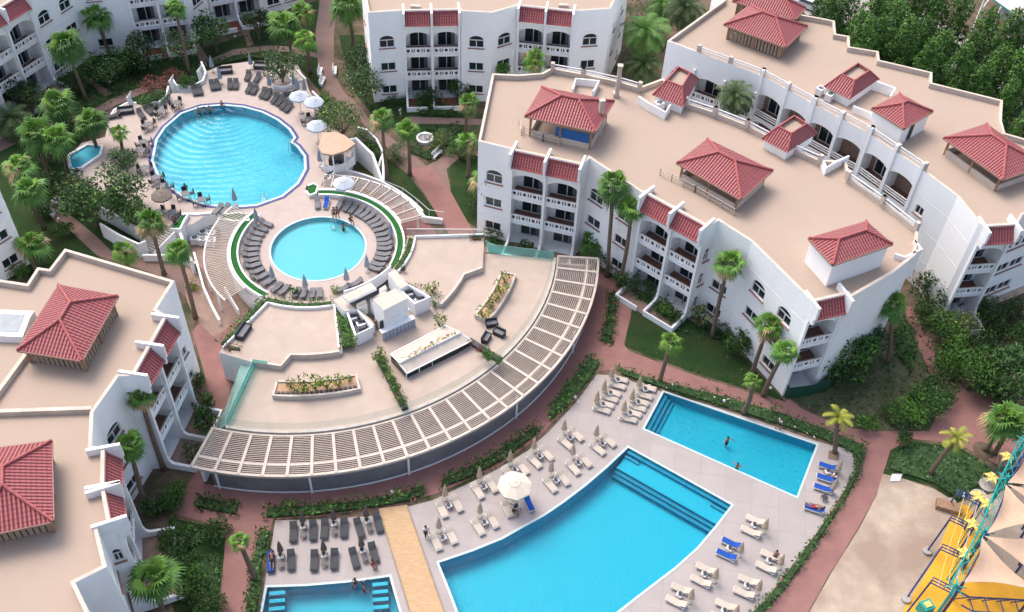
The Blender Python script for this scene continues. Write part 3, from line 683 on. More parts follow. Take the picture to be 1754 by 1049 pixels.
# ---- middle top building
C_px = [(630, 22), (689, 18), (788, 16), (790, 19), (843, 22), (888, 9), (985, 19), (1046, 15), (1082, -60), (1060, -120), (640, -120), (616, -50)]
Cb = building('hotel_wing', 'white hotel wing at the top centre seen square on, with two pairs of balcony bays', pp(C_px, ZT), ZT,
              {0: ('w', [.5]), 1: ('b', 2, (0, 1, 2), 'patio_red'), 3: ('w', [.5]), 4: ('w', [.5]), 5: ('b', 2, (0, 1, 2), 'patio_red'), 6: ('w', [.5]), 7: ('w', [.3, .7], ('small', 'small', 'small')), 11: ('w', [.4], ('small',)*3)})
# ---- left building
D_px = [(-420, 1180), (185, 1180), (154, 1052), (129, 998), (183, 971), (166, 903), (190, 896), (178, 834), (179, 765), (157, 765), (160, 706), (203, 645), (229, 643), (286, 541), (268, 530), (299, 481), (111, 426), (84, 461), (64, 458), (46, 486), (0, 479), (-140, 462)]
Db = building('hotel_wing', 'white hotel wing along the left edge with large pink roof decks and red tiled pavilions', pp(D_px, ZT), ZT,
              {2: ('w', [.5]), 4: ('w', [.5], (False, False, True)), 5: ('w', [.5], (None, None, 'slim')), 6: ('b', 1, (0, 1, 2)), 7: ('b', 1, (0, 1, 2)), 9: ('w', [.5]), 10: ('w', [.3, .75]), 12: ('b', 2, (0, 1, 2)), 14: ('w', [.55], ('small',)*3), 15: ('w', [.2, .5, .8], ('small',)*3)})
b = MB()
for s_ in (((-20, 712), (160, 706)), ((-20, 705), (48, 612)), ((48, 612), (60, 600))):
    b.rwall([G(*s_[0], ZT-.6), G(*s_[1], ZT-.6)], .35, ZT-.6, ZT-.05, 'parapet_cap')
part('roof_upstand', b, Db)
sk = pp([(-12, 578), (40, 580), (52, 548), (60, 536), (-10, 533)], ZT)
b = MB(); b.prism(sk, ZT-.6, ZT+.2, 'white_paint'); sl = part('skylight', b, Db)
b = MB(); b.flat(shrink(sk, .5), ZT+.24, 'skylight_glass'); part('skylight_pane', b, sl)
# ---- top left curved building, set out from its foot
E_px = [(-60, 250), (-30, 228), (92, 144), (158, 96), (240, 88), (332, 74), (366, 45), (450, 28), (520, 8)]
Ep = pp(E_px, 0)
for q in ((520, -120), (300, -120), (60, -60), (-160, 80)): Ep.append(G(*q, 0))
Eb = building('hotel_wing', 'white curved hotel wing in the upper left corner behind the palms, facing the round pools', Ep, ZT,
              {0: ('w', [.5]), 1: ('b', 3, (0, 1, 2)), 2: ('w', [.25, .75]), 3: ('w', [.35]), 4: ('b', 2, (0, 1, 2), 'patio_red'), 5: ('w', [.5], (False, False, False)), 6: ('b', 2, (0, 1, 2), 'patio_red'), 7: ('w', [.3, .7])})
Fp = pp([(-80, 540), (-10, 494), (52, 452), (30, 400), (-60, 390), (-140, 440)], 0)
Fb = building('hotel_wing', 'white hotel wing cut by the left edge, below the tall palms', Fp, 12.0, {0: ('b', 1, (0, 1, 2)), 1: ('w', [.6])})

# ---- hipped roofs
def hip(corners, z, pitch=25, over=0., ridge=True, mb=None, m='roof_tile'):
    """corners: four plan points, counter-clockwise"""
    b = mb or MB(); c = [Vector((v.x, v.y, 0)) for v in corners]
    l0 = ((c[1]-c[0]).length+(c[2]-c[3]).length)/2; l1 = ((c[2]-c[1]).length+(c[3]-c[0]).length)/2
    if l1 > l0: c = c[1:]+c[:1]; l0, l1 = l1, l0
    h = l1/2*math.tan(radians(pitch)); t = (l1/2)/l0
    mA, mB = (c[0]+c[3])/2, (c[1]+c[2])/2
    R0, R1 = lerp(mA, mB, t)+Vector((0, 0, z+h)), lerp(mA, mB, 1-t)+Vector((0, 0, z+h))
    E = [Vector((v.x, v.y, z)) for v in c]
    def tf(pts):
        o = Vector(pts[0]); ax = (Vector(pts[1])-o).normalized(); nn = ax.cross(Vector(pts[2])-o).normalized(); ay = nn.cross(ax)
        b.face(pts, m, [((Vector(p)-o).dot(ax), (Vector(p)-o).dot(ay)) for p in pts])
    tf([E[0], E[1], R1, R0]); tf([E[2], E[3], R0, R1]); tf([E[1], E[2], R1]); tf([E[3], E[0], R0])
    up = Vector((0, 0, .05))
    for a, c_ in ((E[0], R0), (E[3], R0), (E[1], R1), (E[2], R1), (R0, R1)):
        if (a-c_).length > .1: b.tube([a+up, c_+up], .13, 'tile_ridge', 6)
    for i in range(4): b.beam(E[i]-up*2, E[(i+1) % 4]-up*2, .16, .16, 'sill_brown')
    lo = [v-Vector((0, 0, .18)) for v in E]; b.face(lo[::-1], 'wood')
    return b, E
ZR = ZT-.6
def pavilion(px, label, ez=14.4, base=True, posts=(3, 2), infill=None, pitch=25):
    c = pp(px, ez); ctr = sum(c, Vector())/4
    t = thing('rooftop_pavilion', (ctr.x, ctr.y, ZR), label, 'pavilion', 'red tiled pavilions on the hotel roofs')
    b, E = hip(c, ez, pitch); part('roof', b, t)
    ins = [lerp(Vector((v.x, v.y, 0)), Vector((ctr.x, ctr.y, 0)), .14) for v in c]
    for i in range(4):
        a, q = ins[i], ins[(i+1) % 4]; k = 3 if (q-a).length > 5.5 else 2
        for j in range(k-1+0):
            b = MB(); v = lerp(a, q, j/(k-1)); b.box((v.x, v.y, (ZR+ez)/2-.1), (.2, .2, ez-ZR-.1), 'wood', atan2((q-a).y, (q-a).x)); part('post', b, t)
    if infill != 'open':
        for i in range(4):
            a, q = ins[i], ins[(i+1) % 4]; b = MB(); d = (q-a).normalized(); k = int((q-a).length/.42)
            zz = (ZR+.1, ez-.35) if infill == 'slats' else (ZR, ZR+.75)
            if infill == 'slats':
                for j in range(k): v = lerp(a, q, (j+.5)/k); b.box((v.x, v.y, sum(zz)/2), (.3, .05, zz[1]-zz[0]), 'wood_pale', atan2(d.y, d.x))
                part('slat_screen', b, t)
            else:
                if i in (0, 1, 3): b.rwall([a, q], .18, *zz, 'cream_paint'); part('low_wall', b, t)
    return t, ins
P1, i1 = pavilion([(899, 199), (1020, 226), (1052, 173), (928, 149)], 'open red tiled roof pavilion with a blue tarpaulin side, nearest the top centre wing', ez=15.1)
b = MB(); b.rwall([lerp(i1[0], i1[1], .42), i1[1]], .06, ZR+.1, ZR+1.9, 'blue_tarp'); part('blue_tarpaulin', b, P1)
P2, i2 = pavilion([(1159, 279), (1269, 342), (1324, 292), (1212, 238)], 'open red tiled roof pavilion with seating, middle of the front right wing roof')
pavilion([(1616, 236), (1718, 308), (1790, 282), (1690, 212)], 'red tiled roof pavilion at the far right edge of the upper right wing')
P4, i4 = pavilion([(1240, 42), (1345, 81), (1383, 45), (1285, 8)], 'red tiled pavilion with bamboo screen at the left end of the upper right wing roof', infill='slats')
pavilion([(1255, 2), (1362, 34), (1380, 14), (1310, -26)], 'red tiled pavilion at the top edge, behind the bamboo screened pavilion', infill='slats')
pavilion([(29, 600), (140, 618), (202, 507), (100, 488)], 'large red tiled pavilion on the upper deck of the left wing roof', infill='slats')
pavilion([(-62, 925), (91, 893), (88, 755), (-60, 775)], 'large red tiled pavilion cut by the left edge of the picture', infill='slats')
# roof clutter: rails and low walls round the pavilion decks
def rail_fence(px, z, label, name='roof_deck_rail', m='cream_paint', h=.9, cat='railing'):
    b = MB(); p = pp(px, z)
    for a, q in zip(p, p[1:]):
        k = max(1, round((q-a).length/1.6))
        for j in range(k+1): v = lerp(a, q, j/k); b.box((v.x, v.y, z+h/2), (.1, .1, h), m)
        for zz in (.45, .9): b.beam((*a.xy, z+h*zz), (*q.xy, z+h*zz), .07, .07, m)
    return solo(name, b, label, cat)
rail_fence([(897, 228), (930, 243), (957, 250)], ZR, 'pale metal rail before the blue tarpaulin pavilion')
rail_fence([(889, 214), (893, 232)], ZR, 'short rail at the left end of the blue tarpaulin pavilion')
rail_fence([(1130, 300), (1190, 330), (1256, 369)], ZR, 'low cream rail in front of the middle seating pavilion')
def boxes(name, label, cat, items, m):
    for k, (x, y, z, sx, sy, sz, rz) in enumerate(items):
        p = G(x, y, z); b = MB(); b.box((p.x, p.y, z+sz/2), (sx, sy, sz), m, rz)
        solo(name, b, label[k] if isinstance(label, list) else label, cat)
def ac_unit(px, z, rz, label, group='air conditioning condensers'):
    p = G(*px, z); t = thing('air_conditioner', p, label, 'air conditioner', group); b = MB()
    b.box((p.x, p.y, z+.48), (1.0, .75, .85), 'frame_white', rz); b.box((p.x, p.y, z+.03), (1.1, .6, .06), 'metal_dark', rz); part('case', b, t)
    b = MB(); v = [Vector((p.x, p.y, z+.915))+Vector((.31*cos(k*pi/6), .31*sin(k*pi/6), 0)) for k in range(12)]; b.face(v, 'metal_dark')
    for k in range(3): b.beam((*p.xy, z+.93), (p.x+.3*cos(k*2.1), p.y+.3*sin(k*2.1), z+.93), .05, .02, 'metal_light')
    part('fan_grille', b, t); return t
# ---- stair towers: white box under a hipped roof
def tower(px, ez, label, parent_roof=ZR, door=None):
    c = pp(px, ez); ctr = sum(c, Vector())/4
    t = thing('stair_tower', (ctr.x, ctr.y, ZR), label, 'stair tower', 'stair towers on the hotel roofs')
    b, E = hip(c, ez, 25); part('roof', b, t)
    ins = [lerp(Vector((v.x, v.y, 0)), Vector((ctr.x, ctr.y, 0)), .08) for v in c]
    b = MB(); b.sides(ins, ZR, ez-.15, 'stucco'); part('wall', b, t)
    if door is not None:
        a, q = ins[door], ins[(door+1) % 4]; m_ = lerp(a, q, .4); d = (q-a).normalized(); o = Vector((d.y, -d.x, 0)); b = MB()
        b.face([(*(m_-d*.45+o*.02).xy, ZR+.05), (*(m_+d*.45+o*.02).xy, ZR+.05)]+[(*(m_+d*.45*cos(k*pi/6)+o*.02).xy, ZR+1.7+.4*sin(k*pi/6)) for k in range(7)], 'dark_glass'); part('doorway', b, t)
    return t
tower([(1385, 408), (1426, 454), (1529, 418), (1484, 379)], 15.4, 'white stair tower with red hipped roof at the right end of the front wing')
tower([(1493, 186), (1548, 221), (1598, 191), (1541, 160)], 14.9, 'white stair tower with red hipped roof and small arched door on the upper right wing', door=1)
# ---- mansard shafts: tile skirt round an open flat top
def shaft(px, label, zlo=13.6, zhi=15.0, base=True):
    o = pp(px, zlo); ctr = sum(o, Vector())/4; t = thing('roof_shaft', (ctr.x, ctr.y, ZR), label, 'roof shaft', 'tile skirted shafts on the hotel roofs')
    o = [Vector((v.x, v.y, zlo)) for v in o]; i_ = [Vector((*lerp(v, Vector((ctr.x, ctr.y, zlo)), .5).xy, zhi)) for v in o]; b = MB()
    for k in range(4):
        A_, B_, C_, D_ = o[k], o[(k+1) % 4], i_[(k+1) % 4], i_[k]; ax = (B_-A_).normalized(); ay = ax.cross(Vector((0, 0, 1))).cross(ax); nn = ax.cross(D_-A_).normalized(); ay = nn.cross(ax)
        b.face([A_, B_, C_, D_], 'roof_tile', [((v-A_).dot(ax), (v-A_).dot(ay)) for v in (A_, B_, C_, D_)])
        b.beam(D_, C_, .14, .12, 'tile_ridge'); b.tube([A_, D_], .1, 'tile_ridge', 6)
        b.face([(*D_.xy, zhi-.4), (*C_.xy, zhi-.4), C_, D_], 'sill_brown')
    part('tile_skirt', b, t); b = MB(); b.flat(i_, zhi-.4, 'roof_coat'); part('shaft_top', b, t)
    b = MB(); s_ = [lerp(v, Vector((ctr.x, ctr.y, zlo)), .12) for v in o]; b.sides(s_, ZR, zlo+.1, 'stucco'); b.flat(o, zlo-.02, 'white_paint'); part('wall', b, t); return t
shaft([(1117, 163), (1170, 184), (1197, 136), (1157, 117)], 'red tile skirted shaft at the back railing near the date palms')
shaft([(1304, 238), (1348, 262), (1400, 229), (1358, 202)], 'red tile skirted shaft on the back edge of the front right wing')
shaft([(1411, 149), (1455, 171), (1506, 136), (1468, 112)], 'red tile skirted shaft beside an air conditioner on the upper right wing')
for px, rz, l in (((1403, 162), .9, 'white air conditioner left of the tile skirted shaft on the upper right roof'), ((1419, 172), .9, 'white air conditioner below the tile skirted shaft on the upper right roof'), ((1128, 187), .5, 'white air conditioner by the shaft at the back railing')): ac_unit(px, ZR, rz, l)
def walled_yard(px, z0, z1, label, t=.18, m='stucco', name='roof_wall', cat='wall'):
    p = pp(px, z0); b = MB(); b.rwall(p, t, z0, z1, m); return solo(name, b, label, cat)
walled_yard([(980, 164), (985, 146), (1025, 150), (1015, 168)], ZR, ZR+.9, 'low white U-shaped wall behind the blue tarpaulin pavilion')
walled_yard([(1092, 178), (1110, 190), (1138, 205), (1146, 192)], ZR, ZR+1.0, 'low white wall at the foot of the shaft near the back railing')
walled_yard([(1475, 150), (1500, 156), (1528, 166), (1520, 180)], ZR, ZR+1.2, 'white wall linking the upper right shaft and its stair tower')
walled_yard([(1458, 193), (1476, 200), (1490, 206)], ZR, ZR+.9, 'short white wall left of the upper right stair tower')
walled_yard([(1405, 285), (1412, 300), (1424, 292), (1450, 280)], ZR, ZR+1.0, 'angled cream wall at the back corner of the front wing roof')
walled_yard([(1515, 478), (1532, 484), (1560, 470), (1548, 455)], ZT-3.4, ZT, 'small open yard wall hanging at the right end of the front wing')
boxes('roof_block', ['pale block at the foot of the chimney by the back railing', 'cream roof slab below the tile strip, top centre wing left', 'cream roof slab on the top centre wing, right'], 'roof block', [(1054, 165, ZR, .6, .6, .5, .2), (712, 14, ZR, 1.2, .5, .35, 0), (965, 12, ZR, 1.2, .5, .35, 0)], 'cream_paint')
b = MB(); p = G(1056, 166, ZR); b.box((p.x, p.y, ZR+2), (.45, .45, 4), 'cream_paint'); b.box((p.x, p.y, ZR+4.05), (.6, .6, .12), 'parapet_cap'); solo('chimney_post', b, 'tall cream chimney post at the back railing of the front right wing', 'chimney')
b = MB(); p = G(1025, 232, ZR); b.box((p.x, p.y, ZR+2.2), (.5, .4, 4.4), 'cream_paint', .3); b.box((p.x, p.y, ZR+4.45), (.62, .52, .12), 'parapet_cap', .3); solo('chimney_post', b, 'tall cream chimney post at the right corner of the blue tarpaulin pavilion', 'chimney')

# ================================================================ RESTAURANT
R = thing('restaurant', C0, 'low round-fronted restaurant with a broad pale roof terrace and dark glass front', 'building')
b = MB(); b.flat(sector(10.2, 25.5, -99, -2), Z_TER, 'terrace_stone'); part('terrace_floor', b, R)
b = MB(); b.sides(sector(10.2, 25.5, -99, -2), 0, Z_TER, 'stucco'); part('wall', b, R)
b = MB(); b.rwall(arc(25.62, -99, -2), .1, 0, 2.9, 'dark_glass'); part('inner_glazing', b, R)
b = MB(); b.rwall(arc(25.5, -99, -2), .3, Z_TER-.35, Z_TER+.12, 'curb'); part('terrace_kerb', b, R)
b = MB(); b.rwall(arc(29.6, -99, -3), .08, .1, 3.05, 'grey_cladding'); b.rwall(arc(29.64, -99, -3), .14, .0, .14, 'white_paint'); part('front_glazing', b, R)
for a in (-98, -82, -65, -42, -22, -4):
    b = MB(); p = P(29.75, a); b.tube([(p.x, p.y, 0), (p.x, p.y, 3.1)], .11, 'white_paint', 10); part('column', b, R)
for a, nm in ((-101, 'end_wall'), (-2.5, 'end_wall')):
    b = MB(); b.rwall([P(25.6, a), P(29.4, a)], .25, 0, 2.95, 'stucco'); part(nm, b, R)
# raised platforms left and right with kerbs
def platform(poly, name='platform'):
    b = MB(); b.sides(poly, 0, Z_PLAT, 'stucco'); b.flat(poly, Z_PLAT, 'terrace_stone'); part(name, b, R)
platL = arc(9.6, -112, -69)+[P(10.6, -69.5)]+[P(16.6, -72)]+arc(16.8, -74, -89)+[P(18.3, -91), P(18.2, -99), P(18.1, -111)]
platR = [P(9.6, 5.5)]+arc(9.6, 4, -28)+[P(16.4, -33)]+arc(16.7, -32, -16)+[P(18.3, -11), P(17.9, 5)]
platform(platL); platform(platR)
for ln_, t_, z0_, z1_, m_ in ((arc(16.75, -73, -89)+[P(18.2, -91), P(18.1, -99)], .25, Z_TER, Z_PLAT+.1, 'curb'), (arc(16.7, -33, -16)+[P(18.2, -11)], .25, Z_TER, Z_PLAT+.1, 'curb'), ([P(17.6, -110.5)]+arc(10.75, -107, -71)+[P(16.5, -73)], .18, Z_PLAT, Z_PLAT+.35, 'white_paint'), ([P(17.8, 4.6)]+arc(10.5, 3.2, -28), .18, Z_PLAT, Z_PLAT+.35, 'white_paint')):
    b = MB(); b.rwall(ln_, t_, z0_, z1_, m_); part('platform_kerb', b, R)
# glass balustrades
for seg in ([P(25.4, -98.8), P(18.2, -99.3), P(18.2, -95)], [P(18.4, -1), P(25.4, -2.2)]):
    b = MB(); b.rwall(seg, .05, Z_TER, Z_TER+1.1, 'teal_glass'); part('glass_balustrade', b, R)
b = MB(); b.rwall(arc(25.2, -98, -3), .03, Z_TER+.1, Z_TER+1.0, 'balustrade_glass'); part('glass_balustrade', b, R)
b = MB(); b.rwall(arc(17.9, 4.6, 4)+[P(9.6, 5.3)], .04, Z_PLAT, Z_PLAT+1.0, 'balustrade_glass'); b.beam(P(17.9, 4.6, Z_PLAT+1), P(9.6, 5.3, Z_PLAT+1), .06, .06, 'metal_light'); part('glass_balustrade', b, R)
b = MB()
b.face([P(18.0, 4.5, Z_TER+.1), P(18.2, -1.5, Z_TER+.1), P(21.6, -2.2, Z_TER-.3), P(21.8, .5, Z_TER-1.0)], 'teal_glass')
part('sloping_glass', b, R); b = MB(); b.face([P(18.2, -104, Z_TER-.2), P(18.2, -99.4, Z_TER+.1), P(25.4, -99, Z_TER+.1), P(25.6, -101, Z_TER-.6)], 'teal_glass'); part('sloping_glass', b, R)
# big slatted pergola
PG = thing('pergola', P(28, -50, 0), 'long curved cream pergola of slats round the outer edge of the restaurant terrace', 'pergola'); zp = 3.3
A0, A1, NC = -101.5, -1.0, 25
for r, wd in ((25.85, .2), (29.0, .24), (30.15, .26)):
    b = MB(); b.rwall(arc(r, A0, A1, n=60), wd, zp-.22, zp+.06, 'cream_paint'); part('ring_beam', b, PG)
for k in range(NC+1):
    a = A0+(A1-A0)*k/NC; b = MB(); b.beam(P(25.8, a, zp-.02), P(30.2, a, zp-.02), .27, .24, 'cream_paint'); part('rafter', b, PG)
for k in range(NC):
    a0 = A0+(A1-A0)*(k+.06)/NC; a1 = A0+(A1-A0)*(k+.94)/NC; b = MB()
    for r in [26.06+.195*i for i in range(15)]+[29.24+.2*i for i in range(4)]:
        b.beam(P(r, a0, zp-.04), P(r, a1, zp-.04), .085, .09, 'slat_taupe')
    part('slat_panel', b, PG)
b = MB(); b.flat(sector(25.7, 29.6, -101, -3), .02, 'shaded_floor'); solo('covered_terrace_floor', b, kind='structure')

# ---- kitchen block in the gap of the platforms
K = thing('kitchen_block', G(660, 560, Z_TER), 'cluster of white service huts with a tall serving hatch on the restaurant terrace', 'kiosk')
def hut(px, zt, name='hut', top='cream_paint', z0=Z_TER, open_=False, lab=None):
    p = pp(px, zt); b = MB(); b.sides(p, z0, zt, 'stucco')
    if open_:
        b.rwall(p+p[:1], .2, zt-.5, zt+.02, 'stucco'); b.flat(p, zt-.9, 'rattan_grey')
    else: b.flat(p, zt, top)
    part(name, b, K)
hut([(639, 513), (657, 532), (698, 511), (677, 494)], 7.0, 'serving_hatch_tower')
hut([(586, 507), (597, 517), (645, 494), (635, 484)], 6.2, 'canopy_slab', z0=5.9)
hut([(572, 514), (590, 533), (611, 531), (584, 508)], 5.2, 'side_roof')
hut([(595, 535), (609, 574), (638, 560), (612, 531)], 5.0, 'open_yard', open_=True)
hut([(664, 468), (685, 495), (700, 488), (677, 462)], 5.5, 'side_roof')
hut([(685, 497), (711, 520), (736, 509), (701, 489)], 5.2, 'open_yard', open_=True)
hut([(611, 521), (613, 527), (629, 520), (626, 514)], 4.9, 'duct_box'); hut([(634, 513), (638, 519), (662, 505), (659, 498)], 5.2, 'duct_box'); hut([(649, 495), (651, 500), (663, 494), (660, 488)], 5.0, 'duct_box')
hut([(612, 532), (638, 558), (642, 556), (616, 530)], 4.6, 'link_wall')
b = MB(); b.flat(pp([(590, 515), (612, 534), (650, 560), (690, 540), (700, 500), (668, 478), (640, 485)], Z_TER+.05), Z_TER+.05, 'rattan_dark'); part('yard_floor', b, K)
b = MB(); a, c = G(612, 536, 3.5), G(640, 562, 3.5); b.rwall([a, c, G(664, 552, 3.5)], .12, Z_TER, 4.4, 'wood_pale'); part('timber_screen', b, K)
for qx, qy in ((604, 546), (618, 556), (700, 505), (718, 516)):
    b = MB(); v = G(qx, qy, 4.5); b.box((v.x, v.y, 4.45), (.8, .6, .5), 'metal_light', .5); b.tube([(v.x-.3, v.y, 4.9), (v.x+.5, v.y+.3, 4.8)], .12, 'metal_dark', 8); part('yard_machine', b, K)
b = MB(); b.rwall(arc(9.75, -64, -29), .12, Z_DECK, 4.9, 'stucco'); part('curved_screen', b, K)
a, c = G(656, 547, 5.4), G(699, 528, 5.4); d = (c-a).normalized(); o = Vector((d.y, -d.x, 0))
b = MB(); b.beam(a+o*.15, c+o*.15, .4, .14, 'white_paint'); part('awning_bar', b, K)
b = MB(); a2, c2 = G(652, 576, Z_TER), G(700, 553, Z_TER); b.face([a2+Vector((0, 0, .9)), lerp(a2, c2, .85)+Vector((0, 0, .9)), lerp(a2, c2, .85)+Vector((0, 0, 2.1)), a2+Vector((0, 0, 2.1))], 'rattan_grey'); part('hatch_opening', b, K)
b = MB(); b.face([a2+Vector((.02, -.03, 1.0)), lerp(a2, c2, .8)+Vector((.02, -.03, 1.0)), lerp(a2, c2, .8)+Vector((.02, -.03, 1.9)), a2+Vector((.02, -.03, 1.9))], 'metal_dark'); part('hatch_shutter', b, K)
a, c = G(655, 584, Z_TER), G(712, 558, Z_TER); d = (c-a).normalized(); o = Vector((-d.y, d.x, 0)); L = (c-a).length
t = thing('bar_counter', a, 'white ribbed bar counter standing before the serving hatch', 'counter'); b = MB()
for k in range(9):
    v = lerp(a, c, (k+.5)/9); b.box((v.x, v.y, Z_TER+.5), (L/9-.06, .12, 1.0), 'canvas_white', atan2(d.y, d.x))
part('front_panel', b, t); b = MB(); b.beam(a+o*.25+Vector((0, 0, 1.05)), c+o*.25+Vector((0, 0, 1.05)), .6, .08, 'white_paint'); part('counter_top', b, t)
# ---- long low skylight roof on the terrace
SK = thing('roof_lantern', G(735, 600, Z_TER), 'long low pale roof lantern with dry creepers on the restaurant terrace', 'roof lantern')
u0, u1, u2, u3 = G(669, 607, 4.5), G(763, 558, 4.5), G(789, 570, 4.75), G(684, 622, 4.75); l0, l1, l2, l3 = G(684, 624, 4.6), G(790, 572, 4.6), G(808, 584, 4.2), G(697, 640, 4.2)
b = MB(); b.face([u0, u3, u2, u1], 'cream_paint'); b.face([v-Vector((0, 0, .12)) for v in (u0, u1, u2, u3)], 'cream_paint'); b.face([l0, l3, l2, l1], 'cream_paint')
for a, c in ((u0, u3), (u3, u2), (u2, u1), (u1, u0), (l0, l3), (l3, l2), (l2, l1), (l1, l0)): b.beam(a, c, .1, .1, 'white_paint')
part('roof', b, SK)
b = MB(); b.sides([Vector((v.x, v.y, 0)) for v in (lerp(l3, l0, .12), lerp(l2, l3, .24), lerp(l2, l1, .15), u1, u0)], Z_TER, 4.12, 'dark_glass'); part('glass_sides', b, SK)
b = MB()
for k in range(5): v = lerp(lerp(l3, l0, .08), lerp(lerp(l2, l3, .24), l1, .1), k/4); b.box((v.x, v.y, (Z_TER+4.2)/2), (.09, .09, .8), 'white_paint')
part('mullions', b, SK)
# rust stains on the floor stay as patches of their own
# ================================================================ light pergolas beside the small pool
def light_pergola(a0, a1, r0, r1, z, label, radial=70, tang=0, m='cream_paint'):
    t = thing('light_pergola', P((r0+r1)/2, (a0+a1)/2, 0), label, 'pergola')
    for r in (r0, r1): b = MB(); b.rwall(arc(r, a0, a1), .16, z-.18, z, 'white_paint'); part('ring_beam', b, t)
    b = MB()
    for k in range(radial+1): a = a0+(a1-a0)*k/radial; b.beam(P(r0, a, z+.02), P(r1, a, z+.02), .07, .08, m)
    part('slats', b, t)
    if tang:
        for k in range(10): a = a0+(a1-a0)*(k+.2)/10; b = MB(); b.beam(P(r0, a, z+.08), P(r1, a, z+.08), .14, .16, m); part('rafter', b, t)
        b = MB()
        for i in range(tang): b.rwall(arc(r0+.12+(r1-r0)*i/tang, a0, a1), .06, z-.03, z+.04, m)
        part('slats', b, t)
    for k in range(5):
        a = a0+(a1-a0)*(k+.5)/5; b = MB(); p = P(r1, a); b.box((p.x, p.y, z/2), (.16, .16, z-.1), 'white_paint', radians(a)); part('post', b, t)
light_pergola(152, 228, 9.5, 11.9, 2.9, 'curved white slatted pergola left of the small round pool, over the machine yard', 56)
light_pergola(26, 96, 9.5, 12.0, 2.9, 'curved white slatted pergola right of the small round pool, behind the white parasol', 8, 10)
b = MB(); b.rwall(arc(13.6, 98, 40), .22, 0, [2.9-2.0*k/(len(arc(13.6, 98, 40))-1) for k in range(len(arc(13.6, 98, 40)))], 'white_paint'); solo('curved_wall', b, 'white curved wall stepping down beside the ramp right of the small pool', 'wall')
b = MB(); b.rwall(pp([(572, 290), (590, 268), (612, 262), (640, 285), (657, 320)], 1.2), .3, 0, [3.0, 3.6, 3.4, 3.0, 1.6], 'white_paint'); solo('curved_wall', b, 'high white curved wall below the beige kiosk', 'wall')
b = MB(); b.rwall(pp([(646, 288), (652, 281), (657, 274), (657, 316)], 1.0), .25, 0, [.8, 1.6, 2.0, 1.4], 'white_paint'); solo('curved_wall', b, 'short white wing wall beside the tall palm trunk above the ramp', 'wall')
b = MB(); pr = pp([(658, 320), (690, 333), (715, 352), (735, 370), (760, 374)], 1.0); b.tube([v+Vector((0, 0, .9)) for v in pr], .04, 'metal_light', 6)
for v in pr: b.tube([(v.x, v.y, 0), (v.x, v.y, 1.9)], .035, 'metal_light', 5)
solo('ramp_rail', b, 'thin grey handrail along the ramp below the red path', 'railing')
b = MB(); b.rwall(pp([(660, 335), (700, 352), (728, 378), (758, 380)], .3), .3, 0, [1.8, 1.3, .9, .7], 'white_paint'); solo('ramp_wall', b, 'white ramp wall ending in a curl beside the red path', 'wall')
b = MB(); b.flat(sector(9.5, 13.5, 24, 97), .03, 'red_paving'); solo('ramp_floor', b, kind='structure')
b = MB(); b.flat(sector(9.5, 14.5, 140, 232), .03, 'patio_floor'); solo('yard_floor', b, kind='structure')
b = MB(); b.rwall(pp([(372, 375), (340, 378), (312, 377), (309, 400), (316, 425), (330, 452)], 1.6), .28, 0, [2.6, 2.6, 2.6, 2.5, 2.4, 2.0], 'white_paint'); solo('yard_wall', b, 'white curved wall enclosing the machine yard by the garden stairs', 'wall')
k = 0
for i in range(3):
    for j in range(3):
        q = (335+14*j+i*.5, 393+12*i+j*1.5); ac_unit(q, .03, .1, '%s condenser of the %s row in the machine yard' % (('left', 'middle', 'right')[j], ORD[i]))
b = MB(); b.rwall([G(338, 455), G(345, 480), G(352, 505), G(366, 535), G(378, 557)], .22, 0, [2.0, 1.6, 1.2, .9, .8], 'white_paint'); solo('ramp_wall', b, 'white sloping wall along the ramp left of the restaurant', 'wall')
b = MB(); b.rwall([G(388, 506), G(400, 525), G(410, 540)], .2, 0, [1.2, 1.0, .8], 'white_paint'); solo('ramp_wall', b, 'second, shorter white ramp wall nearer the restaurant', 'wall')
b = MB(); b.rwall(pp([(245, 440), (300, 440), (338, 455)], .6), .25, 0, .9, 'white_paint'); solo('low_wall', b, 'low white wall between garden stairs and ramp', 'wall')
# ---- planters on the terrace
def terrace_planter(poly, label, n, mleaf, seed, zt=Z_TER+.55):
    t = thing('terrace_planter', (poly[0].x, poly[0].y, Z_TER), label, 'planter'); b = MB(); b.rwall(poly+poly[:1], .22, Z_TER, zt, 'curb'); part('planter_wall', b, t)
    b = MB(); b.flat(poly, zt-.14, 'stain'); part('soil', b, t)
    return t
terrace_planter(sector(20.3, 21.8, -30, -11), 'curved pale planter with orange soil, right side of the restaurant terrace', 1, '', 1)
terrace_planter(sector(20.0, 21.7, -91, -70), 'curved pale planter with yellow-green plants, left side of the restaurant terrace', 1, '', 1)
b = MB(); b.rwall(arc(21.4, -90, -71, n=20), .05, Z_TER+.56, Z_TER+.6, 'metal_dark')
for k in range(17):
    p = P(21.35, -90+19*k/16, Z_TER+.45); b.box((p.x, p.y, p.z), (.3, .28, .24), 'metal_dark', radians(-90+19*k/16+90))
solo('pot_row', b, 'row of small black pots set in the front of the left terrace planter', 'pots')
for seg, l in (([P(18.0, -62), P(25.3, -62)], 'long narrow planter dividing the middle of the restaurant terrace'), ([G(803, 585, Z_TER), G(856, 620, Z_TER)], 'long narrow planter behind the roof lantern, right of the terrace')):
    t = thing('divider_planter', seg[0].xy[:]+(Z_TER,), l, 'planter'); b = MB(); b.rwall(seg, .6, Z_TER, Z_TER+.35, 'metal_dark'); part('trough', b, t)
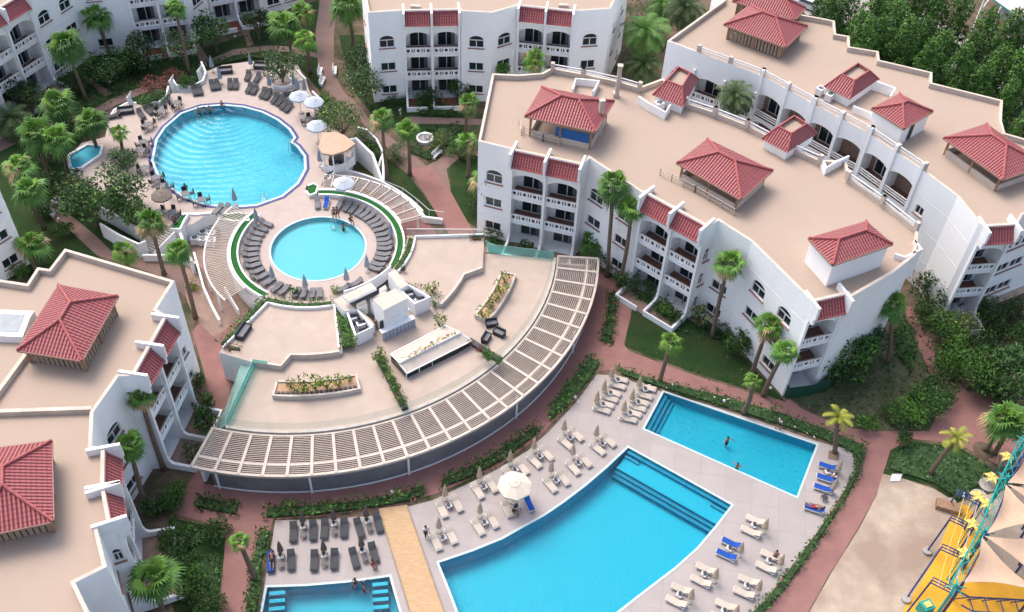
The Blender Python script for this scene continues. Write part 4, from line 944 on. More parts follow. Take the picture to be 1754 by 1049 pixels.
# ---- beige kiosk by the big pool
KI = thing('kiosk', G(578, 262, Z_DECK), 'small octagonal kiosk with flat beige roof beside the large round pool', 'kiosk')
kp = pp([(545, 252), (551, 263), (569, 266), (592, 259), (609, 247), (590, 232), (575, 227), (553, 228)], Z_DECK+2.9)
b = MB(); b.prism(kp, Z_DECK+2.75, Z_DECK+2.95, 'sail_cloth', 'sail_cloth', True); part('roof', b, KI)
kc = sum(kp, Vector())/8; 
for v in kp: q = lerp(Vector((v.x, v.y, 0)), Vector((kc.x, kc.y, 0)), .12); b = MB(); b.box((q.x, q.y, Z_DECK+1.4), (.16, .16, 2.8), 'white_paint'); part('post', b, KI)
b = MB(); b.rwall([lerp(v, kc, .14) for v in kp[:5]], .2, Z_DECK, Z_DECK+1.0, 'white_paint'); part('bar_wall', b, KI)
b = MB(); b.box((kc.x, kc.y, Z_DECK+.5), (1.6, 1.2, 1.0), 'metal_dark'); part('bar_counter', b, KI)
# white planter boxes / curbs at the top of the round pool deck
b = MB(); b.rwall([G(x, y, Z_DECK) for x, y in [(466, 137), (463, 146), (470, 153), (485, 155), (498, 151), (503, 143)]], .2, Z_DECK, Z_DECK+.5, 'white_paint'); solo('planter_wall', b, 'round white planter wall under the frangipani tree at the top of the large pool', 'planter')
b = MB(); b.rwall([G(x, y, Z_DECK) for x, y in [(487, 128), (503, 143), (524, 138), (505, 120)]], .2, 0, Z_DECK+.3, 'white_paint'); solo('planter_wall', b, 'square white planter corner behind the frangipani tree', 'planter')
for L, l in (([(262, 188), (275, 187), (288, 176), (291, 160)], 'white garden wall curving round the red bougainvillea'), ([(297, 146), (305, 158), (330, 160), (350, 150), (355, 135), (347, 118)], 'white garden wall with points beside the bougainvillea'),
             ([(186, 206), (196, 190), (218, 178), (234, 178)], 'low white garden wall at the upper left of the round pool deck'), ([(160, 350), (190, 365), (240, 395)], 'thin white wall slanting through the garden by the stairs'), ([(172, 385), (205, 405), (238, 420), (250, 415)], 'second thin white wall in the garden left of the stairs'),
             ([(535, 158), (545, 168), (556, 185)], 'thin white edging wall right of the parasols'), ([(613, 220), (628, 224), (645, 240), (656, 262)], 'white curb curling round the bed right of the kiosk')):
    b = MB(); b.rwall([G(x, y, 1.8) for x, y in L], .22, 0, 2.9 if l[0] == 'w' and 'thin' not in l and 'curb' not in l else 2.0, 'white_paint'); solo('garden_wall', b, l, 'wall')
for k in range(3):
    b = MB(); p = G((225, 297, 345)[k], (170, 142, 125)[k], 3); b.tube([(p.x, p.y, 1), (p.x-.3, p.y, 3.2), (p.x+.2, p.y, 4.2)], [.5, .3, .06], 'white_paint', 6); solo('garden_sculpture', b, '%s white pointed horn on the garden walls above the large pool' % ('left', 'middle', 'right')[k], 'sculpture')
def bench(px, rz, l):
    p = G(*px); t = thing('park_bench', p, l, 'bench', 'white benches along the garden paths', rz)
    b = MB(); b.box((0, 0, .42), (1.9, .45, .07), 'white_paint'); link('seat', b.build('seat'), t)
    b = MB(); b.box((0, .24, .75), (1.9, .06, .5), 'white_paint'); link('backrest', b.build('backrest'), t)
    for x in (-.8, .8): b = MB(); b.box((x, 0, .2), (.08, .42, .4), 'white_paint'); link('leg', b.build('leg'), t)
bench((549, 127), 1.6, 'white bench on the left of the shaded path, upper'); bench((553, 143), 1.5, 'white bench on the left of the shaded path, lower'); bench((574, 125), 1.7, 'white bench on the right of the shaded path')
bench((101, 352), -.5, 'white bench on the upper side of the left garden path'); bench((84, 368), -.5, 'white bench on the lower side of the left garden path'); bench((749, 268), 1.1, 'white bench by the red path junction'); bench((124, 356), -.3, 'short white bench beside the left garden path, right of another bench')
# ================================================================ VEGETATION
def rnd(a, b_): return random.uniform(a, b_)
def leaf_quad(b, c, s, m, up=.5):
    n = Vector((random.gauss(0, 1), random.gauss(0, 1), random.gauss(0, 1)+up)).normalized()
    x = n.orthogonal().normalized(); a = rnd(0, 6.28); y = n.cross(x); x, y = x*cos(a)+y*sin(a), y*cos(a)-x*sin(a); w_ = s*rnd(.35, .6)
    b.face([c-x*s*.6, c-y*w_*.5, c+x*s*.6, c+y*w_*.5], m)
def crown_mesh(rx, rz, n, s, ms, zc=None, lumps=9, name='foliage', bloom=None, lump=.45):
    b = MB(); zc = rz if zc is None else zc; L = []
    for k in range(lumps):
        v = Vector((random.gauss(0, 1), random.gauss(0, 1), random.gauss(0, .8)+.15)).normalized()
        L.append((Vector((v.x*rx*.62, v.y*rx*.62, zc+v.z*rz*.62)), rnd(.75, 1.2)*lump))
    L.append((Vector((0, 0, zc)), .7))
    for i in range(n):
        c, k = random.choice(L); v = Vector((random.gauss(0, 1), random.gauss(0, 1), random.gauss(0, 1))).normalized()*(rnd(.3, 1)**.4)
        p = c+Vector((v.x*rx*k, v.y*rx*k, v.z*rz*k))
        if p.z < .05: p.z = rnd(.05, .3)
        leaf_quad(b, p, s*rnd(.7, 1.3), random.choices(ms, [3, 2, 1][:len(ms)])[0])
        if bloom and random.random() < .07 and p.z > zc*.8: leaf_quad(b, p+v*.15, s*.5, bloom)
    return b.build(name)
def stems_mesh(h, r, n=4):
    b = MB()
    for k in range(n):
        a = rnd(0, 6.28); b.tube([(0, 0, 0), (r*.25*cos(a), r*.25*sin(a), h*.4), (r*.6*cos(a+.4), r*.6*sin(a+.4), h*.85)], [.1, .07, .03], 'bark', 5)
    return b.build('stems')
SH = {}
def shrub_proto(key, *a, **k): SH[key] = [crown_mesh(*a, **k) for _ in range(2)]; n_ = len(a); big = list(a); big[2] = int(a[2]*3.4); big[3] = a[3]*.56; SH[key+'_big'] = [crown_mesh(*big, lumps=14, **k) for _ in range(2)]
shrub_proto('dark', 1.0, .85, 420, .22, ['leaf_dark', 'leaf_mid'])
shrub_proto('mid', 1.0, .85, 420, .22, ['leaf_mid', 'leaf_dark', 'leaf_light'])
shrub_proto('light', 1.0, .85, 420, .22, ['leaf_light', 'leaf_mid'])
shrub_proto('olive', 1.0, .85, 380, .2, ['leaf_grey', 'leaf_mid', 'leaf_yellow'])
shrub_proto('plumeria', 1.0, .8, 420, .2, ['leaf_mid', 'leaf_grey'], bloom='bloom_white')
shrub_proto('red', 1.0, .7, 420, .18, ['bloom_red', 'leaf_dark', 'bloom_pink'])
shrub_proto('small', 1.0, .8, 130, .34, ['leaf_mid', 'leaf_dark'])
shrub_proto('yellow', 1.0, .8, 110, .3, ['leaf_yellow', 'leaf_light'])
STEM = stems_mesh(.9, 1.0)
def shrub(px, r_m, kind, label, z=0., h=None, name='shrub', cat='shrub', group=None, trunk=0.):
    """px: middle of the crown in the survey picture"""
    hz = (h or r_m*.85); p = G(px[0], px[1], z+trunk+hz*.9); p.z = z
    t = thing(name, p, label, cat, group, rnd(0, 6.28)); o = link('crown' if trunk else 'foliage', random.choice(SH[kind+'_big' if r_m > 1.35 else kind]), t, (0, 0, trunk)); o.scale = (r_m, r_m, hz/.85)
    if trunk:
        b = MB(); b.tube([(0, 0, -.1), (.1, .05, trunk*.5), (0, 0, trunk+hz*.8)], [.17, .13, .07], 'bark', 7); link('trunk', b.build('trunk'), t)
    s_ = link('stems', STEM, t, (0, 0, trunk)); s_.scale = (r_m*.8, r_m*.8, hz*1.1)
    return t
T = 'tree'
for a in [((365, 50), 2.9, 'dark', 'round dark tree in front of the upper left wing', 0, 2.6, T, T, 'round garden trees', 1.2), ((440, 38), 2.2, 'dark', 'dark round tree by the path at the top, left of the palm group', 0, 2.0, T, T, 'round garden trees', 1.0),
          ((308, 78), 2.7, 'plumeria', 'sparse frangipani with white flowers before the upper left wing', 0, 1.9, T, T, 'frangipani trees', 1.4), ((240, 92), 3.0, 'dark', 'broad dark shrub between the upper left wing and the bougainvillea'), ((180, 118), 2.8, 'dark', 'dark shrub right of the tall palm trunk at the upper left'),
          ((205, 105), 2.4, 'mid', 'mid green shrub in the middle of the upper left bed'), ((35, 160), 2.6, 'dark', 'dark shrub under the balconies at the left edge'), ((125, 140), 2.0, 'dark', 'dark shrub at the foot of the tall palm, upper left'), ((60, 170), 2.0, 'olive', 'grey green shrub under the left balconies'),
          ((268, 148), 2.5, 'red', 'dark red bougainvillea at the upper left of the large round pool', .8, 1.6, 'bougainvillea', 'shrub'), ((298, 128), 1.4, 'red', 'small red bougainvillea tip behind the garden wall', .5, 1.0, 'bougainvillea', 'shrub'), ((265, 172), 2.0, 'dark', 'dark green bed below the bougainvillea', 2.0, .9),
          ((480, 113), 2.8, 'plumeria', 'flowering frangipani in the round white planter above the large pool', 2.4, 2.1, T, T, 'frangipani trees', .5), ((322, 140), 1.4, 'mid', 'green shrub behind the pointed garden wall', 2.0, 1.2),
          ((625, 140), 2.9, 'plumeria', 'flowering frangipani right of the shaded path, lower', 0, 2.4, T, T, 'frangipani trees', 1.2), ((608, 100), 2.2, 'plumeria', 'flowering frangipani right of the shaded path, upper', 0, 1.9, T, T, 'frangipani trees', 1.0),
          ((585, 205), 2.9, 'olive', 'yellow-green tree overhanging the parasols right of the large pool', 1, 2.2, T, T, None, 1.5), ((555, 195), 1.8, 'light', 'bright green bush beside the white parasols', 1.5, 1.6), ((560, 172), 1.2, 'light', 'small bright bush between path and parasols', 0, 1.2),
          ((625, 240), 2.0, 'olive', 'reddish green bush right of the kiosk', 0, 1.4), ((640, 262), 1.6, 'mid', 'green bush at the bend of the curb right of the kiosk', 0, 1.2), ((680, 262), 1.5, 'plumeria', 'pale flowering bush between the two fan palms', 0, 1.1),
          ((190, 325), 3.6, 'mid', 'large spreading green tree left of the dining tables', 0, 2.6, T, T, None, 2.6), ((150, 345), 3.2, 'mid', 'spreading mid green tree left of the larger one by the stairs', 0, 2.0, T, T, None, 2.0), ((218, 355), 2.6, 'light', 'bright tree above the garden stairs', 0, 1.8, T, T, None, 2.2),
          ((208, 275), 2.0, 'dark', 'dark bush on the left rim of the dining area', 2.2, 1.4), ((105, 315), 2.6, 'dark', 'dark purple-green bush under the left palms', 0, 2.0), ((130, 330), 2.4, 'olive', 'grey-green bush beside the left garden path', 0, 2.0), ((110, 395), 1.2, 'mid', 'small round bush on the left lawn', 0, .9),
          ((20, 215), 2.2, 'mid', 'green shrub beneath the dark date palm at the left edge', 0, 1.4), ((130, 215), 2.4, 'dark', 'dark shrub behind the small plunge pool', 0, 1.8), ((75, 262), 2.2, 'mid', 'green shrub under the leftmost palm cluster', 0, 1.6), ((160, 300), 1.8, 'dark', 'dark shrub below the plunge pool rim', 0, 1.4), ((30, 462), 1.4, 'light', 'bright low bush at the corner of the left wing', 0, .8), ((70, 360), 1.3, 'mid', 'green bush at the foot of the left palms', 0, 1.0),
          ((735, 165), 1.8, 'dark', 'dark bush at the right corner of the top centre patios', 0, 1.2), ((718, 172), 1.4, 'mid', 'green bush before the top centre patios', 0, 1.0), ((790, 155), 2.0, 'dark', 'dark shrub left of the dry skirted palms', 0, 1.6), ((755, 240), 1.6, 'olive', 'olive green bush by the circular fountain bed', 0, 1.2),
          ((790, 255), 2.2, 'mid', 'mid green shrub beneath the dry skirted palms', 0, 1.6), ((815, 345), 1.8, 'dark', 'dark shrub at the left corner of the front wing', 0, 1.6), ((848, 400), 1.2, 'mid', 'low shrub at the left patio of the front wing', 0, .9), ((900, 425), 1.1, 'mid', 'small shrub on the patio edge behind the teal glass', 0, .9),
          ((1050, 448), 1.8, 'dark', 'dark shrub at the foot of the twin tall palms', 0, 1.4), ((1075, 478), 1.7, 'mid', 'mid green shrub right of the twin tall palms', 0, 1.3), ((1105, 495), 1.4, 'mid', 'green shrub at the second patio corner', 0, 1.0), ((1140, 528), 1.3, 'light', 'bright shrub on the lawn below the second patio', 0, 1.0),
          ((1155, 545), 1.0, 'mid', 'small shrub by the patio wall', 0, .8), ((1267, 582), 1.9, 'mid', 'round bright green bush against the front wing', 0, 1.7), ((1240, 565), 1.2, 'dark', 'dark bush left of the round bush on the lawn', 0, .9), ((1200, 545), 1.3, 'olive', 'dry reddish shrub against the front wing', 0, 1.5),
          ((1448, 610), 3.2, 'mid', 'large rounded shrub at the end of the front wing', 0, 3.0), ((1480, 590), 2.4, 'mid', 'second large shrub behind the rounded one at the wing end', 0, 2.6), ((1425, 625), 2.0, 'dark', 'dark shrub at the green screen corner', 0, 2.0),
          ((1578, 470), 2.0, 'red', 'pink bougainvillea in the gap between the right wings', 0, 1.6, 'bougainvillea', 'shrub'), ((1600, 500), 2.4, 'dark', 'dark bush below the pink bougainvillea', 0, 2.2), ((1590, 540), 1.8, 'dark', 'dark bush at the start of the right garden path', 0, 1.6),
          ((1620, 570), 2.4, 'light', 'bright leafy bush right of the garden path, upper', 0, 2.0), ((1632, 610), 2.2, 'light', 'bright leafy bush right of the garden path, middle', 0, 2.2), ((1665, 640), 2.6, 'light', 'broad bright bush above the path junction at the right', 0, 2.4), ((1700, 625), 2.6, 'mid', 'mid green bush at the right, above the dark hedge', 0, 1.8),
          ((1650, 560), 2.2, 'olive', 'pale grey-green bush in the right garden', 0, 1.8), ((1680, 590), 1.7, 'dark', 'dark bush in the right garden, behind the pale bush', 0, 1.8), ((1705, 560), 1.8, 'dark', 'dark bush in the right garden, near the upper right patio', 0, 2.2), ((1740, 585), 1.7, 'mid', 'mid green bush at the right edge, middle', 0, 2.0),
          ((1735, 540), 1.6, 'mid', 'mid green bush at the right edge, upper', 0, 2.0), ((1735, 650), 3.6, 'dark', 'very dark broad bush at the right edge above the big palm', 0, 3.0), ((1700, 665), 2.0, 'dark', 'dark bush at the corner of the paved junction', 0, 1.6), ((1690, 520), 1.5, 'mid', 'small bush by the far right patio', 0, 1.2),
          ((1590, 690), 2.2, 'mid', 'green shrub at the right tip of the dry lawn', 0, 1.6), ((1560, 705), 1.9, 'light', 'bright shrub low on the dry lawn', 0, 1.2), ((1535, 712), 1.6, 'mid', 'mid green shrub low on the dry lawn, left of the bright one', 0, 1.0), ((1610, 665), 1.8, 'dark', 'dark shrub at the path edge of the dry lawn', 0, 1.4),
          ((1485, 726), 1.2, 'light', 'small bright bush on the kerb of the promenade', 0, 1.0), ((1620, 640), 1.5, 'olive', 'dry bush beside the right garden path', 0, 1.2), ((1550, 755), .9, 'mid', 'small plant standing in the corner of the lower right bed', 0, 1.2),
          ((290, 855), 1.4, 'mid', 'bright green plant in the bare bed beside the left wing', 0, 1.0), ((305, 840), 1.1, 'light', 'light green plant nearest the promenade corner', 0, .8), ((265, 865), 1.3, 'dark', 'dark plant in the bare bed beside the left wing', 0, 1.0), ((345, 690), 1.3, 'mid', 'shrub at the lower patio of the left wing', 0, 1.2),
          ((350, 725), 1.3, 'mid', 'shrub left of the end of the slatted pergola', 0, 1.4), ((335, 650), 1.0, 'mid', 'small shrub at the foot of the left wing corner', 0, .9), ((330, 775), 1.1, 'dark', 'dark shrub below the left wing patios', 0, .9), ((375, 910), 1.4, 'mid', 'round bush at the top of the lower left garden', 0, 1.1),
          ((300, 925), 1.6, 'mid', 'shrub along the patio in the lower left garden', 0, 1.3), ((325, 1000), 1.7, 'light', 'light shrub in the middle of the lower left garden', 0, 1.3), ((310, 960), 1.5, 'dark', 'dark shrub in the lower left garden', 0, 1.2), ((355, 1030), 1.6, 'mid', 'shrub at the bottom of the lower left garden', 0, 1.1)]:
    shrub(*a)
for k, (q, l) in enumerate([((690, 22), 'first'), ]): pass
# terrace plants
def tplant(q, r, kind, l, z=Z_TER+.4, h=None): return shrub(q, r, kind, l, z, h or r*1.1, 'terrace_plant', 'plant', 'plants on the restaurant terrace')
for k, a in enumerate((-29, -25.5, -22, -18, -14)):
    p = P(21.0, a, Z_TER+.9); tplant(PJ(p), (.8, .55, .7, .9, .75)[k], 'yellow' if k != 1 else 'light', '%s plant from the front in the curved right terrace planter' % ORD[k])
for k, a in enumerate((-87, -84, -81, -78, -75, -72)):
    p = P(20.7, a, Z_TER+1.0); tplant(PJ(p), (.6, .95, .9, .85, .8, .45)[k], 'yellow', '%s yellow-green plant from the left in the left terrace planter' % ORD[k])
for k in range(8):
    p = P(18.6+k*.9, -62, Z_TER+.7); tplant(PJ(p), (.75, .6, .5, .65, .5, .6, .5, .55)[k], 'light' if k % 3 else 'yellow', '%s clump from the huts in the planter dividing the terrace' % ORD[k])
for k in range(4):
    p = lerp(G(806, 587, Z_TER+.6), G(853, 618, Z_TER+.6), k/3); tplant(PJ(p), (.4, .5, .8, .5)[k], 'red' if k < 2 else 'light', '%s clump from the lantern in the rear terrace divider' % ORD[k])
tplant((755, 551), .9, 'yellow', 'pale plant at the end of the roof lantern'); tplant((651, 600), .5, 'yellow', 'small pale plant at the front of the huts'); tplant((740, 492), .8, 'yellow', 'sparse yellow plant on the right platform', Z_PLAT); tplant((690, 460), .4, 'small', 'little plant beside the right hut roof', Z_PLAT)
tplant((503, 498), .6, 'small', 'small plant among the loungers below the small pool', Z_DECK); tplant((573, 497), .6, 'yellow', 'yellow plant where the deck meets the left hut', Z_DECK)
b = MB()
for k in range(60):
    v = lerp(G(690, 617, 4.85), G(785, 569, 4.85), k/60+rnd(0, .02)); leaf_quad(b, v+Vector((rnd(-.2, .2), rnd(-.2, .2), rnd(0, .3))), .35, 'palm_dry' if k % 3 else 'leaf_yellow')
tag(solo('dry_creeper', b), 'dry orange creeper along the slot of the roof lantern', 'plant')

# ---- hedges and planted strips
def inside(p, poly):
    c = False; n = len(poly)
    for i in range(n):
        a, b_ = poly[i], poly[i-1]
        if (a.y > p.y) != (b_.y > p.y) and p.x < (b_.x-a.x)*(p.y-a.y)/(b_.y-a.y)+a.x: c = not c
    return c
def fill(poly, h, ms, dens, s, b, z=0., wts=(3, 2, 1), rough=.35, bloom=None):
    xs = [v.x for v in poly]; ys = [v.y for v in poly]; A_ = (max(xs)-min(xs))*(max(ys)-min(ys))
    fx, fy = rnd(0, 9), rnd(0, 9)
    for _ in range(int(A_*dens)):
        p = Vector((rnd(min(xs), max(xs)), rnd(min(ys), max(ys)), 0))
        if not inside(p, poly): continue
        k = .5+.5*sin(p.x*1.7+fx)*cos(p.y*1.9+fy)+rnd(-.3, .3)
        hh = h*(1-rough+rough*2*max(0, k)*.7); p.z = z+hh*(1-rnd(0, 1)**2*.8)
        m = random.choices(ms, wts[:len(ms)])[0]
        if bloom and random.random() < .03: m = bloom
        leaf_quad(b, p, s*rnd(.7, 1.3), m, 1)
def hedge(px, h, label, ms=('leaf_dark', 'leaf_mid', 'leaf_light'), dens=26, s=.3, z=0., poly=None, name='hedge', cat='hedge', bloom=None, group=None, wts=(3, 2, 1)):
    poly = poly or pp(px, z); b = MB(); inn = shrink(poly, .2); b.prism(inn, z, z+h*.35, 'leaf_dark'); fill(shrink(poly, -.12), h*1.15, list(ms), dens*1.25, s, b, z, wts, rough=.65, bloom=bloom)
    return solo(name, b, label, cat, group)
hg = 'planted strips round the lower pools'
hedge([(452, 890), (455, 868), (520, 866), (600, 860), (665, 850), (728, 830), (730, 851), (700, 862), (640, 873), (540, 886), (470, 890)], .8, 'flowering hedge strip between the promenade and the dark loungers', bloom='bloom_pink', group=hg)
hedge([(752, 840), (755, 822), (830, 785), (918, 728), (930, 740), (860, 793), (800, 824)], .8, 'hedge strip above the beige loungers, left of the promenade gap', bloom='bloom_pink', group=hg)
hedge([(935, 712), (965, 665), (1008, 612), (1031, 622), (1020, 642), (980, 692), (944, 724)], .8, 'hedge strip between the slatted pergola and the top cluster of loungers', group=hg)
hedge([(1056, 628), (1120, 650), (1220, 674), (1340, 708), (1420, 738), (1484, 764), (1478, 792), (1440, 768), (1400, 753), (1300, 720), (1200, 688), (1120, 664), (1062, 644)], .7, 'sparse planted strip behind the children pool', bloom='bloom_white', dens=17, ms=('leaf_dark', 'leaf_mid', 'leaf_grey'), group=hg)
hedge([(1462, 780), (1482, 772), (1474, 812), (1452, 852), (1402, 932), (1346, 1012), (1290, 1072), (1262, 1072), (1318, 1016), (1360, 965), (1405, 905), (1440, 850), (1460, 812)], .8, 'long hedge strip down the right side of the pool deck', ms=('leaf_mid', 'leaf_dark', 'leaf_grey'), bloom='bloom_pink', group=hg)
hedge([(1040, 500), (1058, 504), (1057, 545), (1048, 592), (1024, 586), (1036, 545)], .6, 'narrow bed of shrubs between promenade and lawn path', bloom='bloom_orange')
hedge([(340, 850), (412, 862), (408, 886), (334, 873)], .6, 'small rectangular bed in the red paving at the lower left', bloom='bloom_orange')
hedge([(443, 908), (466, 908), (452, 960), (446, 1020), (438, 1080), (412, 1080), (424, 1010), (432, 950)], .7, 'hedge strip down the left side of the pool deck', group=hg)
hedge([(1530, 776), (1560, 762), (1640, 770), (1706, 806), (1690, 826), (1640, 858), (1600, 832), (1520, 806)], .55, 'dark planted bed at the edge of the sand lot', dens=16, ms=('leaf_dark', 'leaf_grey', 'leaf_mid'))
hedge([(296, 890), (345, 900), (350, 930), (305, 950), (290, 930)], .5, 'leafy bed at the top of the lower left garden')
hedge([(320, 960), (380, 950), (378, 1000), (366, 1060), (330, 1060)], .35, 'low ground plants in the lower left garden', dens=16)
hedge(None, .7, 'clipped green hedge bending round the bottom of the small round pool', ms=('leaf_mid', 'leaf_light', 'leaf_dark'), z=Z_PLAT-.2, poly=sector(9.7, 10.6, -111, -71), dens=40, s=.2)
hedge(None, .5, 'green hedge on the right rim of the small round pool', ms=('leaf_mid', 'leaf_light', 'leaf_dark'), z=Z_PLAT-.1, poly=sector(9.55, 10.4, -27, 3), dens=40, s=.2)
hedge(None, .6, 'dark hedge on the left edge of the left terrace platform', z=Z_PLAT, poly=[P(10.6, -108), P(17.4, -110.3), P(17.4, -113), P(10.2, -112.5)], dens=34, s=.22)
hedge(None, .9, 'tall bright hedge between the left platform and the service huts', ms=('leaf_mid', 'leaf_light'), z=Z_PLAT-.2, poly=[P(10.7, -70.5), P(16.4, -72.5), P(16.6, -67), P(10.8, -66)], dens=34, s=.28)
hedge(None, .6, 'narrow green bed on the right of the service huts', ms=('leaf_mid', 'leaf_dark'), z=Z_PLAT-.3, poly=pp([(701, 486), (758, 507), (745, 527), (738, 524), (737, 508), (700, 490)], Z_PLAT), dens=34, s=.2)
hedge(None, .5, 'dark red planter at the corner of the right platform', ms=('bloom_red', 'leaf_dark'), z=Z_PLAT, poly=pp([(806, 404), (827, 402), (827, 414), (806, 414)], Z_PLAT), dens=34, s=.2)
hedge(None, .4, 'red flowers in the corner of the left platform', ms=('bloom_red', 'leaf_dark'), z=Z_PLAT, poly=pp([(385, 596), (392, 590), (416, 596), (412, 604), (388, 602)], Z_PLAT), dens=34, s=.2)
hedge([(398, 105), (430, 96), (470, 96), (500, 100), (505, 110), (470, 105), (430, 103), (385, 112), (360, 118), (350, 110)], 1.0, 'strip of flowering plants behind the loungers at the top of the large pool', bloom='bloom_orange')
hedge([(715, 178), (780, 182), (775, 203), (716, 200)], .7, 'square green bed before the top centre patios')
hedge([(725, 222), (785, 214), (790, 225), (765, 250), (735, 278), (700, 262), (712, 240), (728, 262), (760, 232)], .6, 'clipped V-shaped hedge round the little circular fountain', ms=('leaf_mid', 'leaf_dark'))
hedge([(655, 158), (700, 160), (700, 180), (655, 180)], .9, 'dark hedge left of the top centre patios', ms=('leaf_dark', 'leaf_mid'))
hedge([(1370, 690), (1420, 650), (1425, 640), (1418, 655), (1400, 690)][:0] or [(830, 415), (850, 425), (935, 445), (932, 436), (860, 418), (836, 406)], .5, 'low planting along the front patio wall behind the teal glass')
hedge([(1085, 500), (1115, 510), (1160, 550), (1150, 556), (1110, 524), (1088, 514)], .5, 'low planting along the second patio of the front wing')
hedge([(160, 440), (110, 430), (60, 470), (100, 440), (165, 455)][:0] or [(1545, 545), (1565, 560), (1570, 600), (1560, 640), (1535, 610), (1530, 575)], .5, 'green bed beside the right garden path', ms=('leaf_mid', 'leaf_dark'))
hedge([(330, 150), (345, 146), (350, 118), (335, 112), (315, 118), (305, 135)], .8, 'green bed behind the pointed garden walls')
# loose low growth on the unpaved ground
b = MB()
for px, dens in (([(1500, 580), (1640, 520), (1754, 500), (1754, 660), (1660, 668), (1600, 640)], 4), ([(1380, 700), (1420, 640), (1540, 590), (1640, 680), (1590, 735), (1460, 730)], 9), ([(20, 180), (90, 150), (240, 90), (330, 80), (300, 130), (160, 190), (40, 230)], 5), ([(80, 250), (110, 280), (180, 340), (260, 400), (235, 430), (150, 380), (60, 350), (20, 300)], 5),
                 ([(1060, 440), (1240, 560), (1310, 660), (1150, 560)], 2), ([(300, 560), (345, 640), (350, 700), (335, 690), (310, 640)], .5), ([(230, 780), (300, 780), (300, 880), (250, 880)], 1.2), ([(600, 60), (640, 60), (660, 190), (640, 200), (600, 150)], 4), ([(660, 270), (750, 370), (720, 370)], 3), ([(400, 20), (540, 20), (540, 90), (430, 110)], 4), ([(1060, -40), (1140, -40), (1140, 120), (1060, 140)], 5), ([(1310, 940 - 240), (1340, 700), (1350, 690), (1150, 610), (1080, 590)], 2)):
    fill(pp(px), .4, ['leaf_mid', 'leaf_dark', 'leaf_grey'], dens, .32, b)
tag(solo('ground_cover', b), kind='stuff')

# ---- tall screen trees upper right
def tall_mesh():
    b = MB(); L = [(Vector((0, 0, 9.2)), .75), (Vector((0, 0, 5.5)), 1.0), (Vector((0, 0, 3)), 1.1)]
    for k in range(13): a = k*2.4; z = 1.2+k*.62; q = 1.35-abs(z-4)*.13; L.append((Vector((cos(a)*q, sin(a)*q, z)), rnd(.62, .95)))
    for i in range(4600):
        c, k = random.choice(L); v = Vector((random.gauss(0, 1), random.gauss(0, 1), random.gauss(0, 1))).normalized()*(rnd(.3, 1)**.35)*k
        p = c+Vector((v.x, v.y, v.z*1.7)); leaf_quad(b, p, rnd(.22, .36), random.choices(['leaf_mid', 'leaf_dark', 'leaf_light'], [4, 4, 1] if p.z < 5.5 else [3, 1, 4])[0], 1.2)  # lit top and shaded foot painted by the mix of leaf colours
    return b.build('crown')
TM = [tall_mesh() for _ in range(3)]
tb = MB(); tb.tube([(0, 0, -.2), (.1, 0, 3), (0, .1, 7.5)], [.28, .2, .06], 'bark', 7)
for k in range(6): a = k*1.05; tb.tube([(.05, 0, 2+k*.7), (cos(a)*.9, sin(a)*.9, 3.6+k*.8)], [.09, .03], 'bark', 5)
TT = tb.build('trunk')
tall = [(1425, 30), (1450, 5), (1470, 40), (1500, 15), (1505, 62), (1535, 35), (1545, 80), (1560, 5), (1580, 60), (1590, 110), (1600, 20), (1620, 75), (1640, 130), (1640, 30), (1665, 90), (1680, 150), (1690, 50), (1705, 110), (1725, 170), (1725, 75), (1750, 125), (1765, 200), (1770, 90), (1480, 75), (1420, -15), (1530, -15), (1605, -30)]
wordx = ['nearest the parked car', 'at the top edge behind the car', 'third in the front row', 'fourth, in the rear row']
for k, (x, y) in enumerate(tall):
    p = G(x, y, 8.6); p.z = 0; row = sum(1 for q in tall[:k])
    t = thing('screen_tree', p, '%s evergreen, %s in the tree screen behind the upper right wing' % (('tall', 'dense')[k % 2], ORD[k] if k < 20 else ('twenty-' + ORD[k-20] if k > 19 else '')), 'tree', 'tall evergreen screen at the upper right', rnd(0, 6))
    c = link('crown', TM[k % 3], t); s_ = rnd(.9, 1.15); c.scale = (s_*1.12, s_*1.12, s_*1.14); link('trunk', TT, t)

